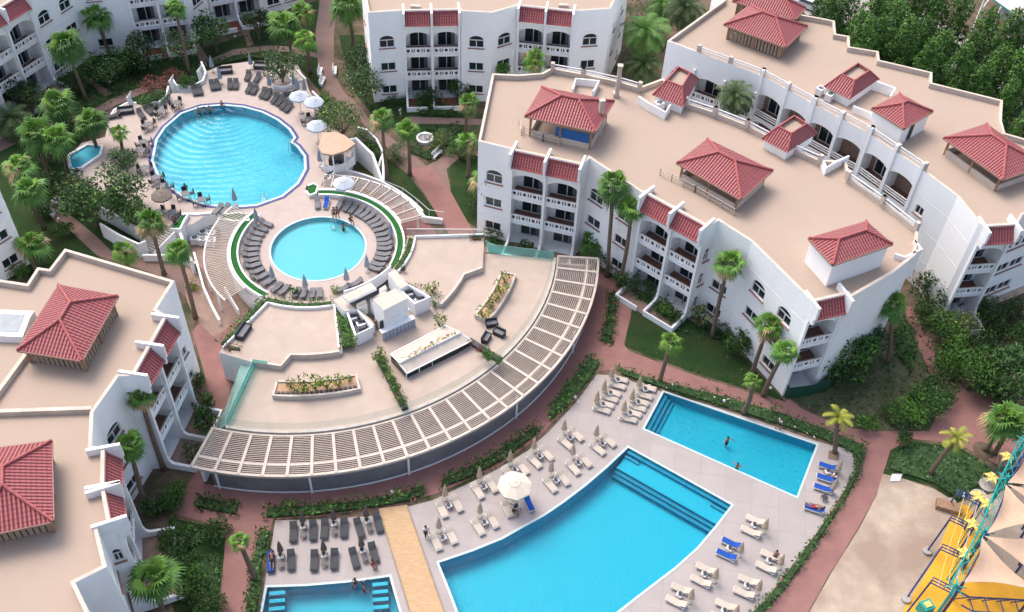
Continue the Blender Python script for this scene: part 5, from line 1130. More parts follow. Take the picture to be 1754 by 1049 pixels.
# ---- palms
def fan_crown(nleaf, r, m, mdry, dry=0, droop=.5, seed=0, petiole=.46, mtop='palm_bright'):
    random.seed(seed); b = MB(); d_ = MB()
    def leaf(bb, az, el, mt, L, dr):
        ax = Vector((cos(az)*cos(el), sin(az)*cos(el), sin(el))); side = Vector((-sin(az), cos(az), 0)); up = ax.cross(side)
        tw = rnd(-.5, .5); side = (side*cos(tw)+up*sin(tw)).normalized(); nrm = ax.cross(side)
        p1 = ax*L*petiole; bb.beam((0, 0, 0), p1, .05, .03, mt); n = 11
        for k in range(n):
            a = (k-(n-1)/2)/(n-1)*3.0; dirn = ax*cos(a)+side*sin(a); l = L*(1-petiole)*(1.1-.16*abs(a))*rnd(.85, 1.1)
            mid = p1+dirn*l*.55+nrm*rnd(-.03, .03); mid.z -= dr*l*.12; tip = p1+dirn*l; tip.z -= dr*l*rnd(.45, .95); wv = nrm.cross(dirn).normalized()*L*.043
            bb.face([p1-wv*.4, mid-wv, tip, mid+wv, p1+wv*.4], mt)
    for i in range(nleaf):
        t = i/nleaf; el = radians(84-125*t**.85+rnd(-10, 10)); mm = mtop if t < .3 else (m if t < .82 or not mdry else mdry)  # top leaves brighter: young growth, plus light from above put into the colour
        leaf(b, i*2.39996+rnd(-.35, .35), el, mm, r*rnd(.8, 1.15)*(.85 if t < .2 else 1), droop+t*.6)
    az0 = rnd(0, 6.28)
    for i in range(dry): leaf(d_, az0+rnd(-1.9, 1.9), radians(rnd(-60, 18)), 'palm_dry', r*rnd(.75, 1.05), .8)
    return b.build('crown'), (d_.build('dry_skirt') if dry else None)
def feather_crown(nleaf, r, m, seed=0, up=75, low=-30):
    random.seed(seed); b = MB()
    for i in range(nleaf):
        az = i*2.39996+rnd(-.2, .2); t = i/nleaf; el = radians(up-(up-low)*t+rnd(-8, 8)); L = r*rnd(.9, 1.15); pts = []; p = Vector((0, 0, 0)); e = el
        for k in range(8): pts.append(p.copy()); p = p+Vector((cos(az)*cos(e), sin(az)*cos(e), sin(e)))*L/7; e -= radians(14)
        b.tube(pts, [.05]*4+[.03]*4, m, 3, False); side = Vector((-sin(az), cos(az), 0))
        for k in range(1, 8):
            for h_ in (0, .34, .67):
                if k == 7 and h_: continue
                q = lerp(pts[k], pts[min(k+1, 7)], h_); dirn = (pts[k]-pts[k-1]).normalized(); l = L*.3*sin(pi*(k+h_+.8)/9.2)
                for s_ in (-1, 1):
                    tip = q+(side*s_+dirn*.55).normalized()*l+Vector((0, 0, -.28*l)); b.face([q-dirn*.05, q+dirn*.07, tip], m)
    return b.build('crown'), None
PC = {'fan': [fan_crown(36, 2.3, 'palm_green', None, 0, .5, s_) for s_ in (1, 2, 12)]+[fan_crown(33, 2.3, 'palm_green', 'palm_dull', 0, .6, 3)],
      'dry': [fan_crown(31, 2.1, 'palm_green', 'palm_dull', 20, .5, s_) for s_ in (4, 5, 13)],
      'bright': [fan_crown(19, 1.9, 'palm_bright', None, 3, .7, 6), fan_crown(16, 1.9, 'palm_bright', 'palm_green', 5, .9, 16)],
      'yellow': [feather_crown(15, 2.2, 'leaf_yellow', 7, 80, 0)],
      'date': [feather_crown(46, 3.0, 'palm_dull', 8), feather_crown(40, 3.0, 'palm_green', 9)]}
random.seed(11)
def palm(crown, base, rpx, kind, label, h=None, z0=0.):
    if base:
        B0 = G(*base, z0); best = min((((G(*crown, z0+k*.2)-Vector((B0.x, B0.y, z0+k*.2))).length, k*.2) for k in range(4, 75)), key=lambda t: t[0]); h = best[1]; top = G(*crown, z0+h)
    else: top = G(*crown, z0+h); B0 = Vector((top.x+rnd(-.4, .4), top.y+rnd(-.4, .4), z0))
    t = thing('palm_tree', B0, label, 'palm', 'palms of the hotel gardens'); d = top-B0
    r0 = (.2 if kind != 'date' else .26) if h > 3 else .24; b = MB(); n = 9
    sx, sy = rnd(-.2, .2), rnd(-.2, .2); pts = []
    for i in range(n): s_ = i/(n-1); pts.append((d.x*s_**1.3+sx*sin(pi*s_), d.y*s_**1.3+sy*sin(pi*s_), d.z*s_-.1*(1-s_)))
    b.tube(pts, [r0*(1.55 if i == 0 else 1.2-.35*i/n) for i in range(n)], 'bark', 9); link('trunk', b.build('trunk', (0, 0, 0), True), t)
    c, dr = random.choice(PC[kind]); base_r = {'fan': 2.2, 'dry': 2.05, 'bright': 1.85, 'yellow': 2.1, 'date': 3.0}[kind]; sc = rpx*mpp(*crown, z0+h)/base_r*1.08
    o = link('crown', c, t, d, rnd(0, 6.28)); o.scale = (sc*rnd(.92, 1.08), sc*rnd(.92, 1.08), sc*rnd(.85, 1.15)); o.rotation_euler = (rnd(-.16, .16), rnd(-.16, .16), rnd(0, 6.28))
    if dr: o = link('dry_skirt', dr, t, d, rnd(0, 6)); o.scale = (sc, sc, sc)
    b = MB(); b.tube([Vector(d)-Vector((0, 0, .9)), Vector(d)], [r0*.9, r0*1.35], 'palm_dull', 8); link('leaf_bases', b.build('leaf_bases'), t)
palms = [((163, 28), (188, 95), 27, 'fan', 'fan palm before the upper left wing, nearest the top edge'), ((113, 78), (148, 170), 33, 'fan', 'big fan palm in front of the left balcony bays at the upper left'), ((97, 178), (112, 250), 31, 'fan', 'fan palm at the back of the left palm cluster'),
 ((155, 208), (178, 278), 29, 'fan', 'fan palm over the small plunge pool'), ((62, 228), (86, 300), 30, 'fan', 'leftmost fan palm of the left cluster'), ((98, 238), (118, 305), 31, 'fan', 'front fan palm of the left cluster'), ((205, 228), (214, 285), 19, 'bright', 'small bright palm on the left rim of the round pool deck'),
 ((32, 283), (60, 350), 28, 'dry', 'palm with dry fronds at the left edge, above the tall green one'), ((50, 325), (76, 392), 31, 'fan', 'tall fan palm beside the left garden path'), ((56, 418), (62, 462), 29, 'dry', 'palm with a dry brown skirt at the corner of the left edge wing'),
 ((213, 430), (226, 468), 24, 'bright', 'bright low palm above the corner of the left wing roof'), ((257, 380), (281, 470), 28, 'dry', 'dry skirted palm standing at the garden stairs'), ((304, 430), (335, 545), 25, 'fan', 'compact fan palm between the stairs and the left wing roof'),
 ((522, 65), (532, 125), 24, 'bright', 'brightest palm of the group left of the shaded path'), ((486, 42), (500, 110), 29, 'fan', 'dull green palm left of the brightest one by the shaded path'), ((515, 20), (528, 80), 25, 'bright', 'palm at the top edge left of the shaded path'), ((593, 12), (605, 78), 30, 'fan', 'tall fan palm right of the shaded path at the top edge'),
 ((803, 175), (800, 235), 21, 'dry', 'upper of the two dry skirted palms left of the front wing'), ((799, 240), (802, 305), 19, 'dry', 'lower of the two dry skirted palms left of the front wing'), ((654, 203), (666, 318), 23, 'dry', 'tall palm left in the pair right of the kiosk'), ((698, 222), (702, 300), 21, 'fan', 'palm right in the pair right of the kiosk'),
 ((835, 84), (838, 145), 23, 'dry', 'brownish palm in front of the middle of the top centre wing'), ((918, 100), None, 24, 'bright', 'bright palm in front of the right bays of the top centre wing', 8.), ((862, 118), None, 14, 'fan', 'small palm low before the top centre wing', 5.),
 ((830, 308), (831, 390), 27, 'dry', 'palm at the left corner of the front right wing'), ((1052, 318), (1040, 474), 33, 'fan', 'tallest of the twin palms against the front wing'), ((1082, 355), (1060, 488), 25, 'fan', 'shorter of the twin palms against the front wing'), ((1015, 413), (1018, 440), 26, 'fan', 'squat palm behind the top end of the slatted pergola'),
 ((1250, 450), (1220, 578), 29, 'dry', 'tall palm on the lawn in front of the front wing windows'), ((1318, 556), (1288, 640), 29, 'dry', 'upper left of the two palms at the front wing end'), ((1345, 602), (1307, 678), 25, 'fan', 'lower right of the two palms at the front wing end'), ((1524, 520), (1520, 622), 31, 'fan', 'bright fan palm beyond the end of the front wing'),
 ((1150, 585), (1130, 654), 23, 'bright', 'wind-blown bright palm in the hedge at the top of the deck'), ((1289, 652), (1272, 708), 18, 'bright', 'small palm in the hedge behind the children pool'), ((1436, 716), (1430, 776), 26, 'yellow', 'sparse yellowish palm at the corner of the pool deck'),
 ((1638, 752), (1594, 812), 25, 'yellow', 'bright yellow palm in the bed above the sand lot'), ((1722, 720), (1688, 772), 37, 'dry', 'broad palm in the paved junction at the right edge'), ((1700, 740), (1690, 800), 0.1, 'dry', '') , ((240, 680), (281, 805), 24, 'dry', 'palm with brown fronds rising before the left wing bays'),
 ((221, 762), (248, 862), 27, 'fan', 'green palm before the lower left wing bays'), ((265, 990), (282, 1062), 42, 'fan', 'large ragged palm at the bottom left corner garden'), ((408, 925), (437, 993), 20, 'bright', 'small bright palm beside the red path at the lower left'),
 ((1260, 165), None, 36, 'date', 'date palm between the front and upper right wings', 11.), ((1106, 55), None, 44, 'date', 'large date palm right of the top centre wing', 7.5), ((1103, 112), None, 32, 'date', 'smaller date palm right of the top centre wing', 4.5), ((1175, 15), None, 36, 'date', 'date palm at the top edge behind the upper right roof', 7.), ((1135, 10), None, 30, 'date', 'date palm at the top edge between the large ones', 5.),
 ((18, 205), None, 34, 'date', 'dark date palm low at the left edge', 2.5), ((1738, 725), None, 26, 'fan', 'fan palm cut by the right edge below the dark bushes', 5.), ((300, 15), None, 20, 'fan', 'slender palm close to the upper left wing wall', 10.)]
for a in palms:
    if a[2] > 1: palm(*a)
# ================================================================ FURNITURE
random.seed(21)
def proto_thing(name, cat): o = link(name, None); o.empty_display_size = .3; o['category'] = cat; return o
def lparts(root, items):
    for name, mb, *sm in items: link(name, mb.build(name, (0, 0, 0), bool(sm)), root)
def make_lounger(fm, mm, towel=None, towel_on_back=False):
    """foot end at -x, head end at +x"""
    r = proto_thing('sun_lounger', 'sun lounger'); it = []
    b = MB()
    for y in (-.33, .33): b.beam((-1.0, y, .3), (.45, y, .3), .06, .07, fm); b.beam((.45, y, .3), (.98, y, .3), .06, .07, fm)
    b.beam((-1.0, -.33, .3), (-1.0, .33, .3), .06, .07, fm); b.beam((.98, -.33, .3), (.98, .33, .3), .06, .07, fm); it.append(('frame', b))
    for x in (-.85, .8):
        for y in (-.3, .3): b = MB(); b.box((x, y, .14), (.07, .07, .28), fm); it.append(('leg', b))
    b = MB(); pr = [(-1.03, .3), (-.9, .37), (-.3, .36), (.05, .35), (.32, .36)]
    for (x0, z0), (x1, z1) in zip(pr, pr[1:]): b.beam((x0, 0, z0), (x1, 0, z1), .68, .05, mm)
    it.append(('seat', b))
    b = MB(); b.beam((.30, 0, .36), (.62, 0, .55), .68, .05, mm); b.beam((.62, 0, .55), (1.0, 0, .70), .68, .05, mm); it.append(('backrest', b))
    b = MB(); b.beam((.7, -.25, .3), (.8, -.25, .6), .03, .03, fm); b.beam((.7, .25, .3), (.8, .25, .6), .03, .03, fm); it.append(('back_strut', b))
    if towel:
        b = MB(); b.beam((-.98, .02, .41), (.32, .0, .40), .6, .04, towel); b.beam((.32, 0, .40), (.63, 0, .585), .62, .04, towel); b.beam((.63, 0, .585), (.99, .02, .735), .62, .04, towel); it.append(('towel', b))
    lparts(r, it); return Proto(r)
LB = make_lounger('white_paint', 'mesh_beige'); LD = make_lounger('metal_dark', 'rattan_dark'); LG = make_lounger('metal_dark', 'rattan_grey'); LU = make_lounger('white_paint', 'mesh_beige', 'towel_blue'); LK = make_lounger('metal_dark', 'rattan_dark', 'towel_blue')
def make_closed(cm, pole, h=2.5, rad=.2):
    r = proto_thing('closed_parasol', 'parasol'); b = MB(); b.tube([(0, 0, 0), (0, 0, h)], .025, pole, 6); it = [('pole', b)]
    b = MB(); b.tube([(0, 0, h*.36), (0, 0, h*.5), (0, 0, h*.8), (0, 0, h*1.02)], [rad*1.25, rad*1.1, rad*.55, .03], cm, 8)
    for k in range(8): a = k*pi/4; b.tube([(cos(a)*rad*1.2, sin(a)*rad*1.2, h*.34), (cos(a)*rad*.5, sin(a)*rad*.5, h*.85)], [.06, .03], cm, 4)
    it.append(('canopy', b)); b = MB(); b.tube([(0, 0, 0), (0, 0, .1)], [.28, .24], 'concrete', 12); it.append(('base', b)); lparts(r, it); return Proto(r)
UB = make_closed('canvas_beige', 'white_paint', 2.3, .2); UT = make_closed('canvas_taupe', 'metal_dark', 2.3, .2); UG = make_closed('canvas_grey', 'metal_light', 2.5, .22)
def make_open(cm, rad=1.6, h=2.5, n=8, tiers=1, pole='metal_light', name='parasol', rise=.55):
    r = proto_thing(name, 'parasol'); b = MB(); b.tube([(0, 0, 0), (0, 0, h+rise+.1)], .035, pole, 8); it = [('pole', b)]
    b = MB(); rr = [0, rad*.33, rad*.36, rad]; zz = [h+rise, h+rise*.78, h+rise*.66, h] if tiers > 1 else [h+rise, h+rise*.78, h+rise*.72, h]
    for k in range(n):
        a0, a1 = 2*pi*k/n, 2*pi*(k+1)/n; q = lambda i, a: (rr[i]*cos(a), rr[i]*sin(a), zz[i])
        b.face([q(1, a0), q(1, a1), q(0, a0)], cm); b.face([q(3, a0), q(3, a1), q(2, a1), q(2, a0)], cm)
        b.face([(rad*cos(a0), rad*sin(a0), h), (rad*cos(a1), rad*sin(a1), h), (rad*cos(a1), rad*sin(a1), h-.18), (rad*cos(a0), rad*sin(a0), h-.18)], cm)
    it.append(('canopy', b)); 
    b = MB()
    for k in range(n): a = 2*pi*k/n; b.tube([(0, 0, h+rise-.03), (rad*cos(a), rad*sin(a), h-.02)], .018, pole, 4)
    it.append(('ribs', b)); b = MB(); b.tube([(0, 0, 0), (0, 0, .12)], [.36, .3], 'concrete', 12); it.append(('base', b)); lparts(r, it); return Proto(r)
OW = make_open('canvas_white', 1.25); OC = make_open('canvas_cream', 1.55, 2.6, 8, 2, rise=.62); OT = make_open('thatch', 1.15, 2.3, 10, 1, 'wood', rise=.35)
def make_table(tm, fm, towel=True):
    r = proto_thing('side_table', 'side table'); b = MB(); b.box((0, 0, .42), (.5, .5, .05), tm); it = [('table_top', b)]
    for x in (-.2, .2):
        for y in (-.2, .2): b = MB(); b.box((x, y, .2), (.04, .04, .4), fm); it.append(('leg', b))
    if towel: b = MB(); b.tube([(.05, .08, .44), (.05, .08, .62)], [.14, .17], 'metal_dark', 10); it.append(('basket', b)); b = MB(); b.box((-.12, -.1, .48), (.26, .2, .08), 'towel_white'); it.append(('folded_towel', b))
    lparts(r, it); return Proto(r)
TW = make_table('towel_white', 'metal_dark'); TD = make_table('metal_dark', 'metal_dark', False)
def make_chair():
    r = proto_thing('chair', 'chair'); b = MB(); b.box((0, 0, .44), (.46, .46, .05), 'rattan_dark'); it = [('seat', b)]
    b = MB(); b.box((0, .22, .72), (.46, .05, .5), 'rattan_dark'); it.append(('backrest', b))
    for x in (-.2, .2):
        for y in (-.2, .2): b = MB(); b.box((x, y, .21), (.04, .04, .42), 'metal_dark'); it.append(('leg', b))
    for x in (-.23, .23): b = MB(); b.beam((x, -.2, .62), (x, .22, .64), .04, .04, 'metal_dark'); b.beam((x, -.2, .42), (x, -.2, .62), .03, .03, 'metal_dark'); it.append(('armrest', b))
    lparts(r, it); return Proto(r)
CHR = make_chair()
def make_dining():
    r = proto_thing('dining_table', 'table'); b = MB(); b.box((0, 0, .72), (.85, .85, .05), 'rattan_grey'); it = [('table_top', b)]
    for x in (-.36, .36):
        for y in (-.36, .36): b = MB(); b.box((x, y, .35), (.05, .05, .7), 'metal_dark'); it.append(('leg', b))
    lparts(r, it); return Proto(r)
DIN = make_dining()
def dirpx(p, q, z): a, b = G(*p, z), G(*q, z); return atan2(b.y-a.y, b.x-a.x)
ZD = .05
# ---- beige sets on the lower deck. axis runs foot -> head
def beige_set(px, foot, head, name, blue=(False, False), gap=.72, um=True, lb=('left', 'right')):
    c = G(*px, ZD); rz = dirpx(foot, head, ZD); d = Vector((cos(rz), sin(rz), 0)); s_ = Vector((-d.y, d.x, 0))
    for k, sg in enumerate((1, -1)):
        pr, cl = (LU, 'blue towelled') if blue[k] else (LB, 'beige')
        pr.put(c+s_*sg*gap-d*.1, rz+rnd(-.04, .04), '%s sun lounger, %s of the pair %s' % (cl, lb[k], name), group='sun loungers round the lower pools', scale=.87)
    if um: UB.put(c+d*.85, 0, 'closed beige parasol of the pair %s' % name, group='closed beige parasols')
    TW.put(c-d*.1, rz, 'white-topped towel table %s' % name, group='side tables with towels')
DL, DR_ = ((100, 100), (86, 72)), None
f1, h1 = (778, 880), (764, 850)
rows = [((769, 869), 'hard by the hedge gap, nearest the boardwalk'), ((829, 837), 'by the hedge, second from the boardwalk'), ((882, 808), 'by the hedge behind the big cream parasol'), ((924, 785), 'by the hedge, fourth from the boardwalk'), ((976, 753), 'by the hedge, fifth from the boardwalk')]
for k, (q, l) in enumerate(rows):
    t = k/4; beige_set(q, (q[0]+10+4*t, q[1]+20-6*t), (q[0]-10-8*t, q[1]-18+4*t), l)
rows = [((759, 924), 'near the pool corner, beside the standing man'), ((830, 898), 'near the curved pool edge, second from the boardwalk'), ((952, 826), 'near the pool edge, right of the cream parasol'), ((990, 796), 'near the curved pool edge, fourth from the boardwalk'), ((1031, 763), 'near the upper tip of the main pool')]
for k, (q, l) in enumerate(rows):
    t = k/4; beige_set(q, (q[0]+10+4*t, q[1]+20-6*t), (q[0]-10-8*t, q[1]-18+4*t), l)
c = G(886, 872, ZD); rz = dirpx((893, 885), (880, 858), ZD); LB.put(c-Vector((.9, .2, 0)), rz, 'beige sun lounger in the shade of the big cream parasol', group='sun loungers round the lower pools', scale=.87); LU.put(c+Vector((1.0, .5, 0)), rz, 'blue towelled lounger beside the big cream parasol', group='sun loungers round the lower pools', scale=.87)
TW.put(c, rz, 'small table under the big cream parasol', group='side tables with towels'); OC.put(c+Vector((-.35, .7, 0)), .2, 'big open cream parasol by the curved edge of the main pool')
for col_, (qs, nm) in enumerate((([(1060, 652), (1056, 663), (1048, 675), (1043, 685), (1036, 695), (1030, 704)], 'left'), ([(1108, 667), (1102, 680), (1096, 691), (1090, 701), (1083, 710), (1075, 720)], 'right'))):
    for k, q in enumerate(qs):
        LB.put(G(*q, ZD), dirpx((q[0]+12, q[1]+4), (q[0]-12, q[1]-3), ZD)+rnd(-.05, .05), 'beige sun lounger, %s from top, %s column beside the children pool' % (ORD[k], nm), group='sun loungers round the lower pools', scale=.87)
    for k in range(3):
        a_, b_ = qs[2*k], qs[2*k+1]; m_ = ((a_[0]+b_[0])/2-9, (a_[1]+b_[1])/2-2)
        UB.put(G(m_[0]-3, m_[1]-2, ZD), 0, 'closed beige parasol, %s from top, %s column beside the children pool' % (ORD[k], nm), group='closed beige parasols')
        TW.put(G(m_[0]+8, m_[1]+1, ZD), .3, 'towel table, %s from the top in the %s column left of the children pool' % (ORD[k], nm), group='side tables with towels')
for q, l, bl in (((1291, 905), 'right of the main pool steps', (0, 0)), ((1249, 945), 'with blue towels right of the main pool', (1, 1)), ((1206, 989), 'on the right deck, third from the pool steps', (0, 0)), ((1164, 1024), 'on the right deck, fourth from the pool steps', (0, 0)),
                 ((1317, 966), 'near the right hedge, upper', (0, 0)), ((1279, 1009), 'near the right hedge, middle', (0, 0)), ((1240, 1052), 'near the right hedge, lower', (0, 0))):
    beige_set(q, (q[0]-14, q[1]-6), (q[0]+14, q[1]+7), l, (bool(bl[0]), bool(bl[1])), gap=.66, lb=('upper', 'lower'))
for k, (q, l) in enumerate([((1417, 803), 'first'), ((1414, 823), 'second'), ((1409, 840), 'third'), ((1393, 875), 'fourth')]):
    LU.put(G(*q, ZD), dirpx((q[0]-12, q[1]-4), (q[0]+12, q[1]+4), ZD), 'blue towelled lounger, %s from the top right of the children pool' % l, group='sun loungers round the lower pools', scale=.87)
UB.put(G(1423, 845, ZD), 0, 'closed beige parasol among the blue loungers, lower', group='closed beige parasols'); UB.put(G(1432, 812, ZD), 0, 'closed beige parasol among the blue loungers, upper', group='closed beige parasols')
TW.put(G(1416, 813, ZD), .3, 'towel table between the first two blue loungers', group='side tables with towels'); TD.put(G(1411, 856, ZD), .3, 'round dark table below the blue loungers')
# ---- dark sets left of the boardwalk
for k, (q, l) in enumerate([((520, 914), 'upper row, left'), ((573, 909), 'upper row, middle'), ((632, 904), 'upper row, right'), ((482, 965), 'lower row, left'), ((556, 963), 'lower row, middle'), ((624, 955), 'lower row, right')]):
    rz = dirpx((q[0]+(4 if k in (2, 5) else -1), q[1]+18), (q[0]-(5 if k in (2, 5) else 0), q[1]-14), ZD); d = Vector((cos(rz), sin(rz), 0)); s_ = Vector((-d.y, d.x, 0)); c = G(*q, ZD)
    for sg, sn in ((1, 'left'), (-1, 'right')):
        (LK if k == 3 and sg > 0 else LD).put(c+s_*sg*.84, rz+rnd(-.04, .04), '%s lounger, %s one of the %s pair left of the boardwalk' % ('blue towelled' if k == 3 and sg > 0 else 'charcoal', sn, l), group='charcoal loungers by the left pool', scale=.92)
    UT.put(c+d*.75, 0, 'closed taupe parasol of the %s pair left of the boardwalk' % l, group='closed taupe parasols'); TD.put(c-d*.35, rz, 'small black table of the %s pair left of the boardwalk' % l, group='small black tables'); TW.put(c+d*.45, rz, 'small white towel table of the %s pair left of the boardwalk' % l)
# ---- small round pool ring: heads outwards
zD = Z_DECK+.02
right = [100, 92, 80, 72, 66, 59, 53, 47, 40, 34, 27, 20, 13, 7, 1, -6, -12, -19, -25]
for k, a in enumerate(right):
    pr = LU if k == 1 else LG
    pr.put(P(7.15, a, zD), radians(a)+rnd(-.05, .05), ('blue towelled lounger near the white parasol at the small round pool' if k == 1 else '%s grey lounger clockwise on the right side of the small round pool' % ORD[k]), group='grey loungers ringing the small round pool', scale=.84)
left = [152, 160, 167, 174, 181, 188, 195, 202, 209, 217, 225, 234]
for k, a in enumerate(left):
    LG.put(P(7.1, a, zD), radians(a)+rnd(-.05, .05), '%s grey lounger from the top on the left side of the small round pool' % ORD[k], group='grey loungers ringing the small round pool', scale=.84)
for k, a in enumerate([244, 251, 262, 268, 275, 281, 300, 312]):
    LG.put(P(7.2, a, zD), radians(a)+pi/2*(1 if a > 290 else 0), '%s grey lounger from the left along the bottom of the small round pool' % ORD[k], group='grey loungers ringing the small round pool', scale=.84)
for k, (a, l) in enumerate(((156, 'upper left'), (236, 'lower left'), (269, 'bottom'), (306, 'bottom right by the huts'), (330, 'right by the huts'), (14, 'right'))):
    UG.put(P(7.9 if k in (0, 5) else 6.7, a, zD), 0, 'closed grey parasol at the %s of the small round pool' % l, group='closed grey parasols')
for k, a in enumerate((76, 56, 43, 30, 17, 4, -9, -22, 163, 178, 192, 206, 221)): TD.put(P(7.9, a, zD), radians(a), '%s small dark table %s of the small round pool' % (ORD[k if k < 8 else k-8], 'clockwise on the right side' if k < 8 else 'from the top on the left side'), group='small dark tables round the small pool')
OW.put(P(8.3, 78, zD), .2, 'open white parasol at the top of the small round pool')
# ---- large round pool: charcoal loungers
zz = Z_DECK+.01
Lp = [((336, 166), (332, 152), 'first'), ((345, 165), (341, 151), 'second'), ((366, 158), (362, 142), 'third'), ((375, 156), (371, 141), 'fourth'), ((394, 156), (395, 140), 'fifth'), ((404, 156), (405, 140), 'sixth'), ((422, 142), (428, 125), 'seventh'), ((436, 146), (447, 127), 'eighth'), ((423, 163), (432, 146), 'ninth'), ((432, 165), (441, 148), 'tenth'),
      ((446, 171), (456, 155), 'eleventh'), ((454, 173), (464, 158), 'twelfth'), ((466, 180), (477, 165), 'thirteenth'), ((474, 184), (486, 169), 'fourteenth'), ((481, 190), (493, 175), 'fifteenth'), ((489, 194), (500, 180), 'sixteenth')]
for f, h_, o in Lp:
    m_ = ((f[0]+h_[0])/2, (f[1]+h_[1])/2); LD.put(G(*m_, zz), dirpx(f, h_, zz), '%s charcoal lounger from the left along the top of the large round pool' % o, group='charcoal loungers round the large pool', scale=.92)
for f, h_, l in (((249, 208), (236, 190), 'left'), ((264, 200), (247, 184), 'right')):
    LD.put(G((f[0]+h_[0])/2, (f[1]+h_[1])/2, zz), dirpx(f, h_, zz), '%s of two charcoal loungers below the bougainvillea' % l, group='charcoal loungers round the large pool', scale=.92)
LD.put(G(195, 202, zz), .5, 'lone charcoal lounger by the low wall at the upper left deck', group='charcoal loungers round the large pool', scale=.92)
LG.put(G(374, 362, zz), 1.2, 'pale grey lounger, left of two below the large pool', group='grey loungers below the large pool'); LG.put(G(387, 362, zz), 1.3, 'pale grey lounger, right of two below the large pool', group='grey loungers below the large pool')
LD.put(G(498, 163, zz), .3, 'charcoal lounger behind the white parasols', group='charcoal loungers round the large pool', scale=.92)
for k, (q, l) in enumerate([((365, 124), 'leftmost at the top'), ((379, 144), 'second at the top'), ((431, 119), 'in the middle of the top'), ((463, 155), 'below the frangipani planter'), ((505, 153), 'left of two behind the white parasols'), ((511, 162), 'beside the white parasols'), ((523, 163), 'right of two behind the white parasols')]): UG.put(G(*q, zz), 0, 'closed grey parasol %s of the large round pool' % l, group='closed grey parasols')
UG.put(G(404, 352, zz), 0, 'closed grey parasol at the bottom edge of the large round pool', group='closed grey parasols'); UG.put(G(549, 285, zz), 0, 'closed grey parasol below the kiosk', group='closed grey parasols'); UG.put(G(291, 338, zz), 0, 'closed grey parasol by the dining tables', group='closed grey parasols')
for q, l in (((516, 194), 'upper left'), ((541, 204), 'right'), ((546, 245), 'lowest, beside the kiosk')): OW.put(G(*q, zz), rnd(0, 1), 'open white parasol, %s of the three right of the large pool' % l, group='open white parasols')
OT.put(G(284, 362, zz), 0, 'open grey thatched parasol above the garden stairs')
def sofa(p, rz, label, z, sc=1.):
    t = thing('lounge_sofa', p, label, 'sofa', 'dark lounge sofas', rz); t.scale = (sc, 1 if sc == 1 else .8, 1)
    for nm, c, s_, m in (('seat', (0, 0, .22), (1.9, .8, .4), 'rattan_dark'), ('backrest', (0, .36, .55), (1.9, .14, .5), 'rattan_dark'), ('cushion', (0, -.05, .46), (1.7, .6, .12), 'rattan_grey'), ('armrest', (-.9, 0, .45), (.14, .8, .3), 'rattan_dark'), ('armrest', (.9, 0, .45), (.14, .8, .3), 'rattan_dark')):
        b = MB(); b.box(c, s_, m); link(nm, b.build(nm), t)
sofa(G(386, 125, zz), .25, 'dark lounge sofa at the top left of the lounger row', zz); sofa(G(448, 117, zz), 0, 'dark lounge sofa at the top behind the frangipani', zz); sofa(G(216, 194, zz), .3, 'dark lounge sofa under the low wall at the upper left', zz)
for q, rz, l in (((842, 558), .3, 'rearmost dark sofa right of the roof lantern'), ((855, 574), -.5, 'rightmost dark sofa right of the roof lantern'), ((833, 583), 1.2, 'lowest dark sofa right of the roof lantern')): sofa(G(*q, Z_TER), rz, l, Z_TER, .62)
sofa(G(418, 572, Z_PLAT), 1.3, 'dark sofa on the edge of the left terrace platform', Z_PLAT)
random.seed(5)
for k, (q, l) in enumerate([((256, 221), 'below the two loungers, left of the pool'), ((278, 198), 'nearest the bougainvillea wall'), ((305, 184), 'at the upper rim left of the bathers'), ((248, 251), 'left rim, third from the top'), ((244, 266), 'left rim, fourth from the top'), ((250, 296), 'left rim, fifth from the top'), ((269, 312), 'lower left rim, upper'), ((284, 326), 'lower left rim, lower'), ((319, 340), 'bottom rim, left'), ((346, 350), 'bottom rim, right'), ((272, 372), 'under the thatched parasol'), ((296, 372), 'right of the thatched parasol'), ((530, 212), 'under the open white parasols')]):
    c = G(*q, zz); a0 = rnd(0, 1.5); DIN.put(c, a0, 'dark square dining table %s' % l, group='poolside dining tables')
    nch = 3 if k not in (10, 11) else 2
    for j in range(nch): a = a0+j*pi/2+rnd(-.2, .2); CHR.put(c+Vector((cos(a), sin(a), 0))*.75, a-pi/2, '%s black chair at the dining table %s' % (('first', 'second', 'third')[j], l), group='black chairs at the poolside tables')

# ---- pool ladders and small things
def ladder(px, z, rz, l):
    t = thing('pool_ladder', G(*px, z), l, 'ladder', rz=rz)
    for y in (-.25, .25): b = MB(); b.tube([(-.5, y, 0), (-.45, y, .7), (-.1, y, .85), (.2, y, .6), (.25, y, -.6)], .03, 'metal_light', 6); link('rail', b.build('rail'), t)
    b = MB()
    for k in range(3): b.box((.25, 0, -.15-.2*k), (.08, .5, .03), 'metal_light')
    link('treads', b.build('treads'), t)
ladder((452, 341), Z_DECK, 2.2, 'steel ladder at the lower right rim of the large round pool'); ladder((497, 250), Z_DECK, 3.3, 'steel ladder at the notch of the large round pool'); ladder((572, 385), Z_DECK, -1.7, 'steel ladder at the top rim of the small round pool')
def fountain(px):
    p = G(*px); t = thing('garden_fountain', p, 'small white circular fountain basin inside the V-shaped hedge', 'fountain'); b = MB()
    b.rwall([p+Vector((1.0*cos(k*pi/10), 1.0*sin(k*pi/10), 0)) for k in range(21)], .25, 0, .4, 'white_paint'); part('basin', b, t); b = MB(); b.tube([(p.x, p.y, 0), (p.x, p.y, .5), (p.x, p.y, 1.1)], [.3, .12, .25], 'white_paint', 8); part('spout', b, t)
    b = MB(); b.flat([p+Vector((.9*cos(k*pi/10), .9*sin(k*pi/10), 0)) for k in range(20)], .2, 'concrete'); part('basin_floor', b, t)
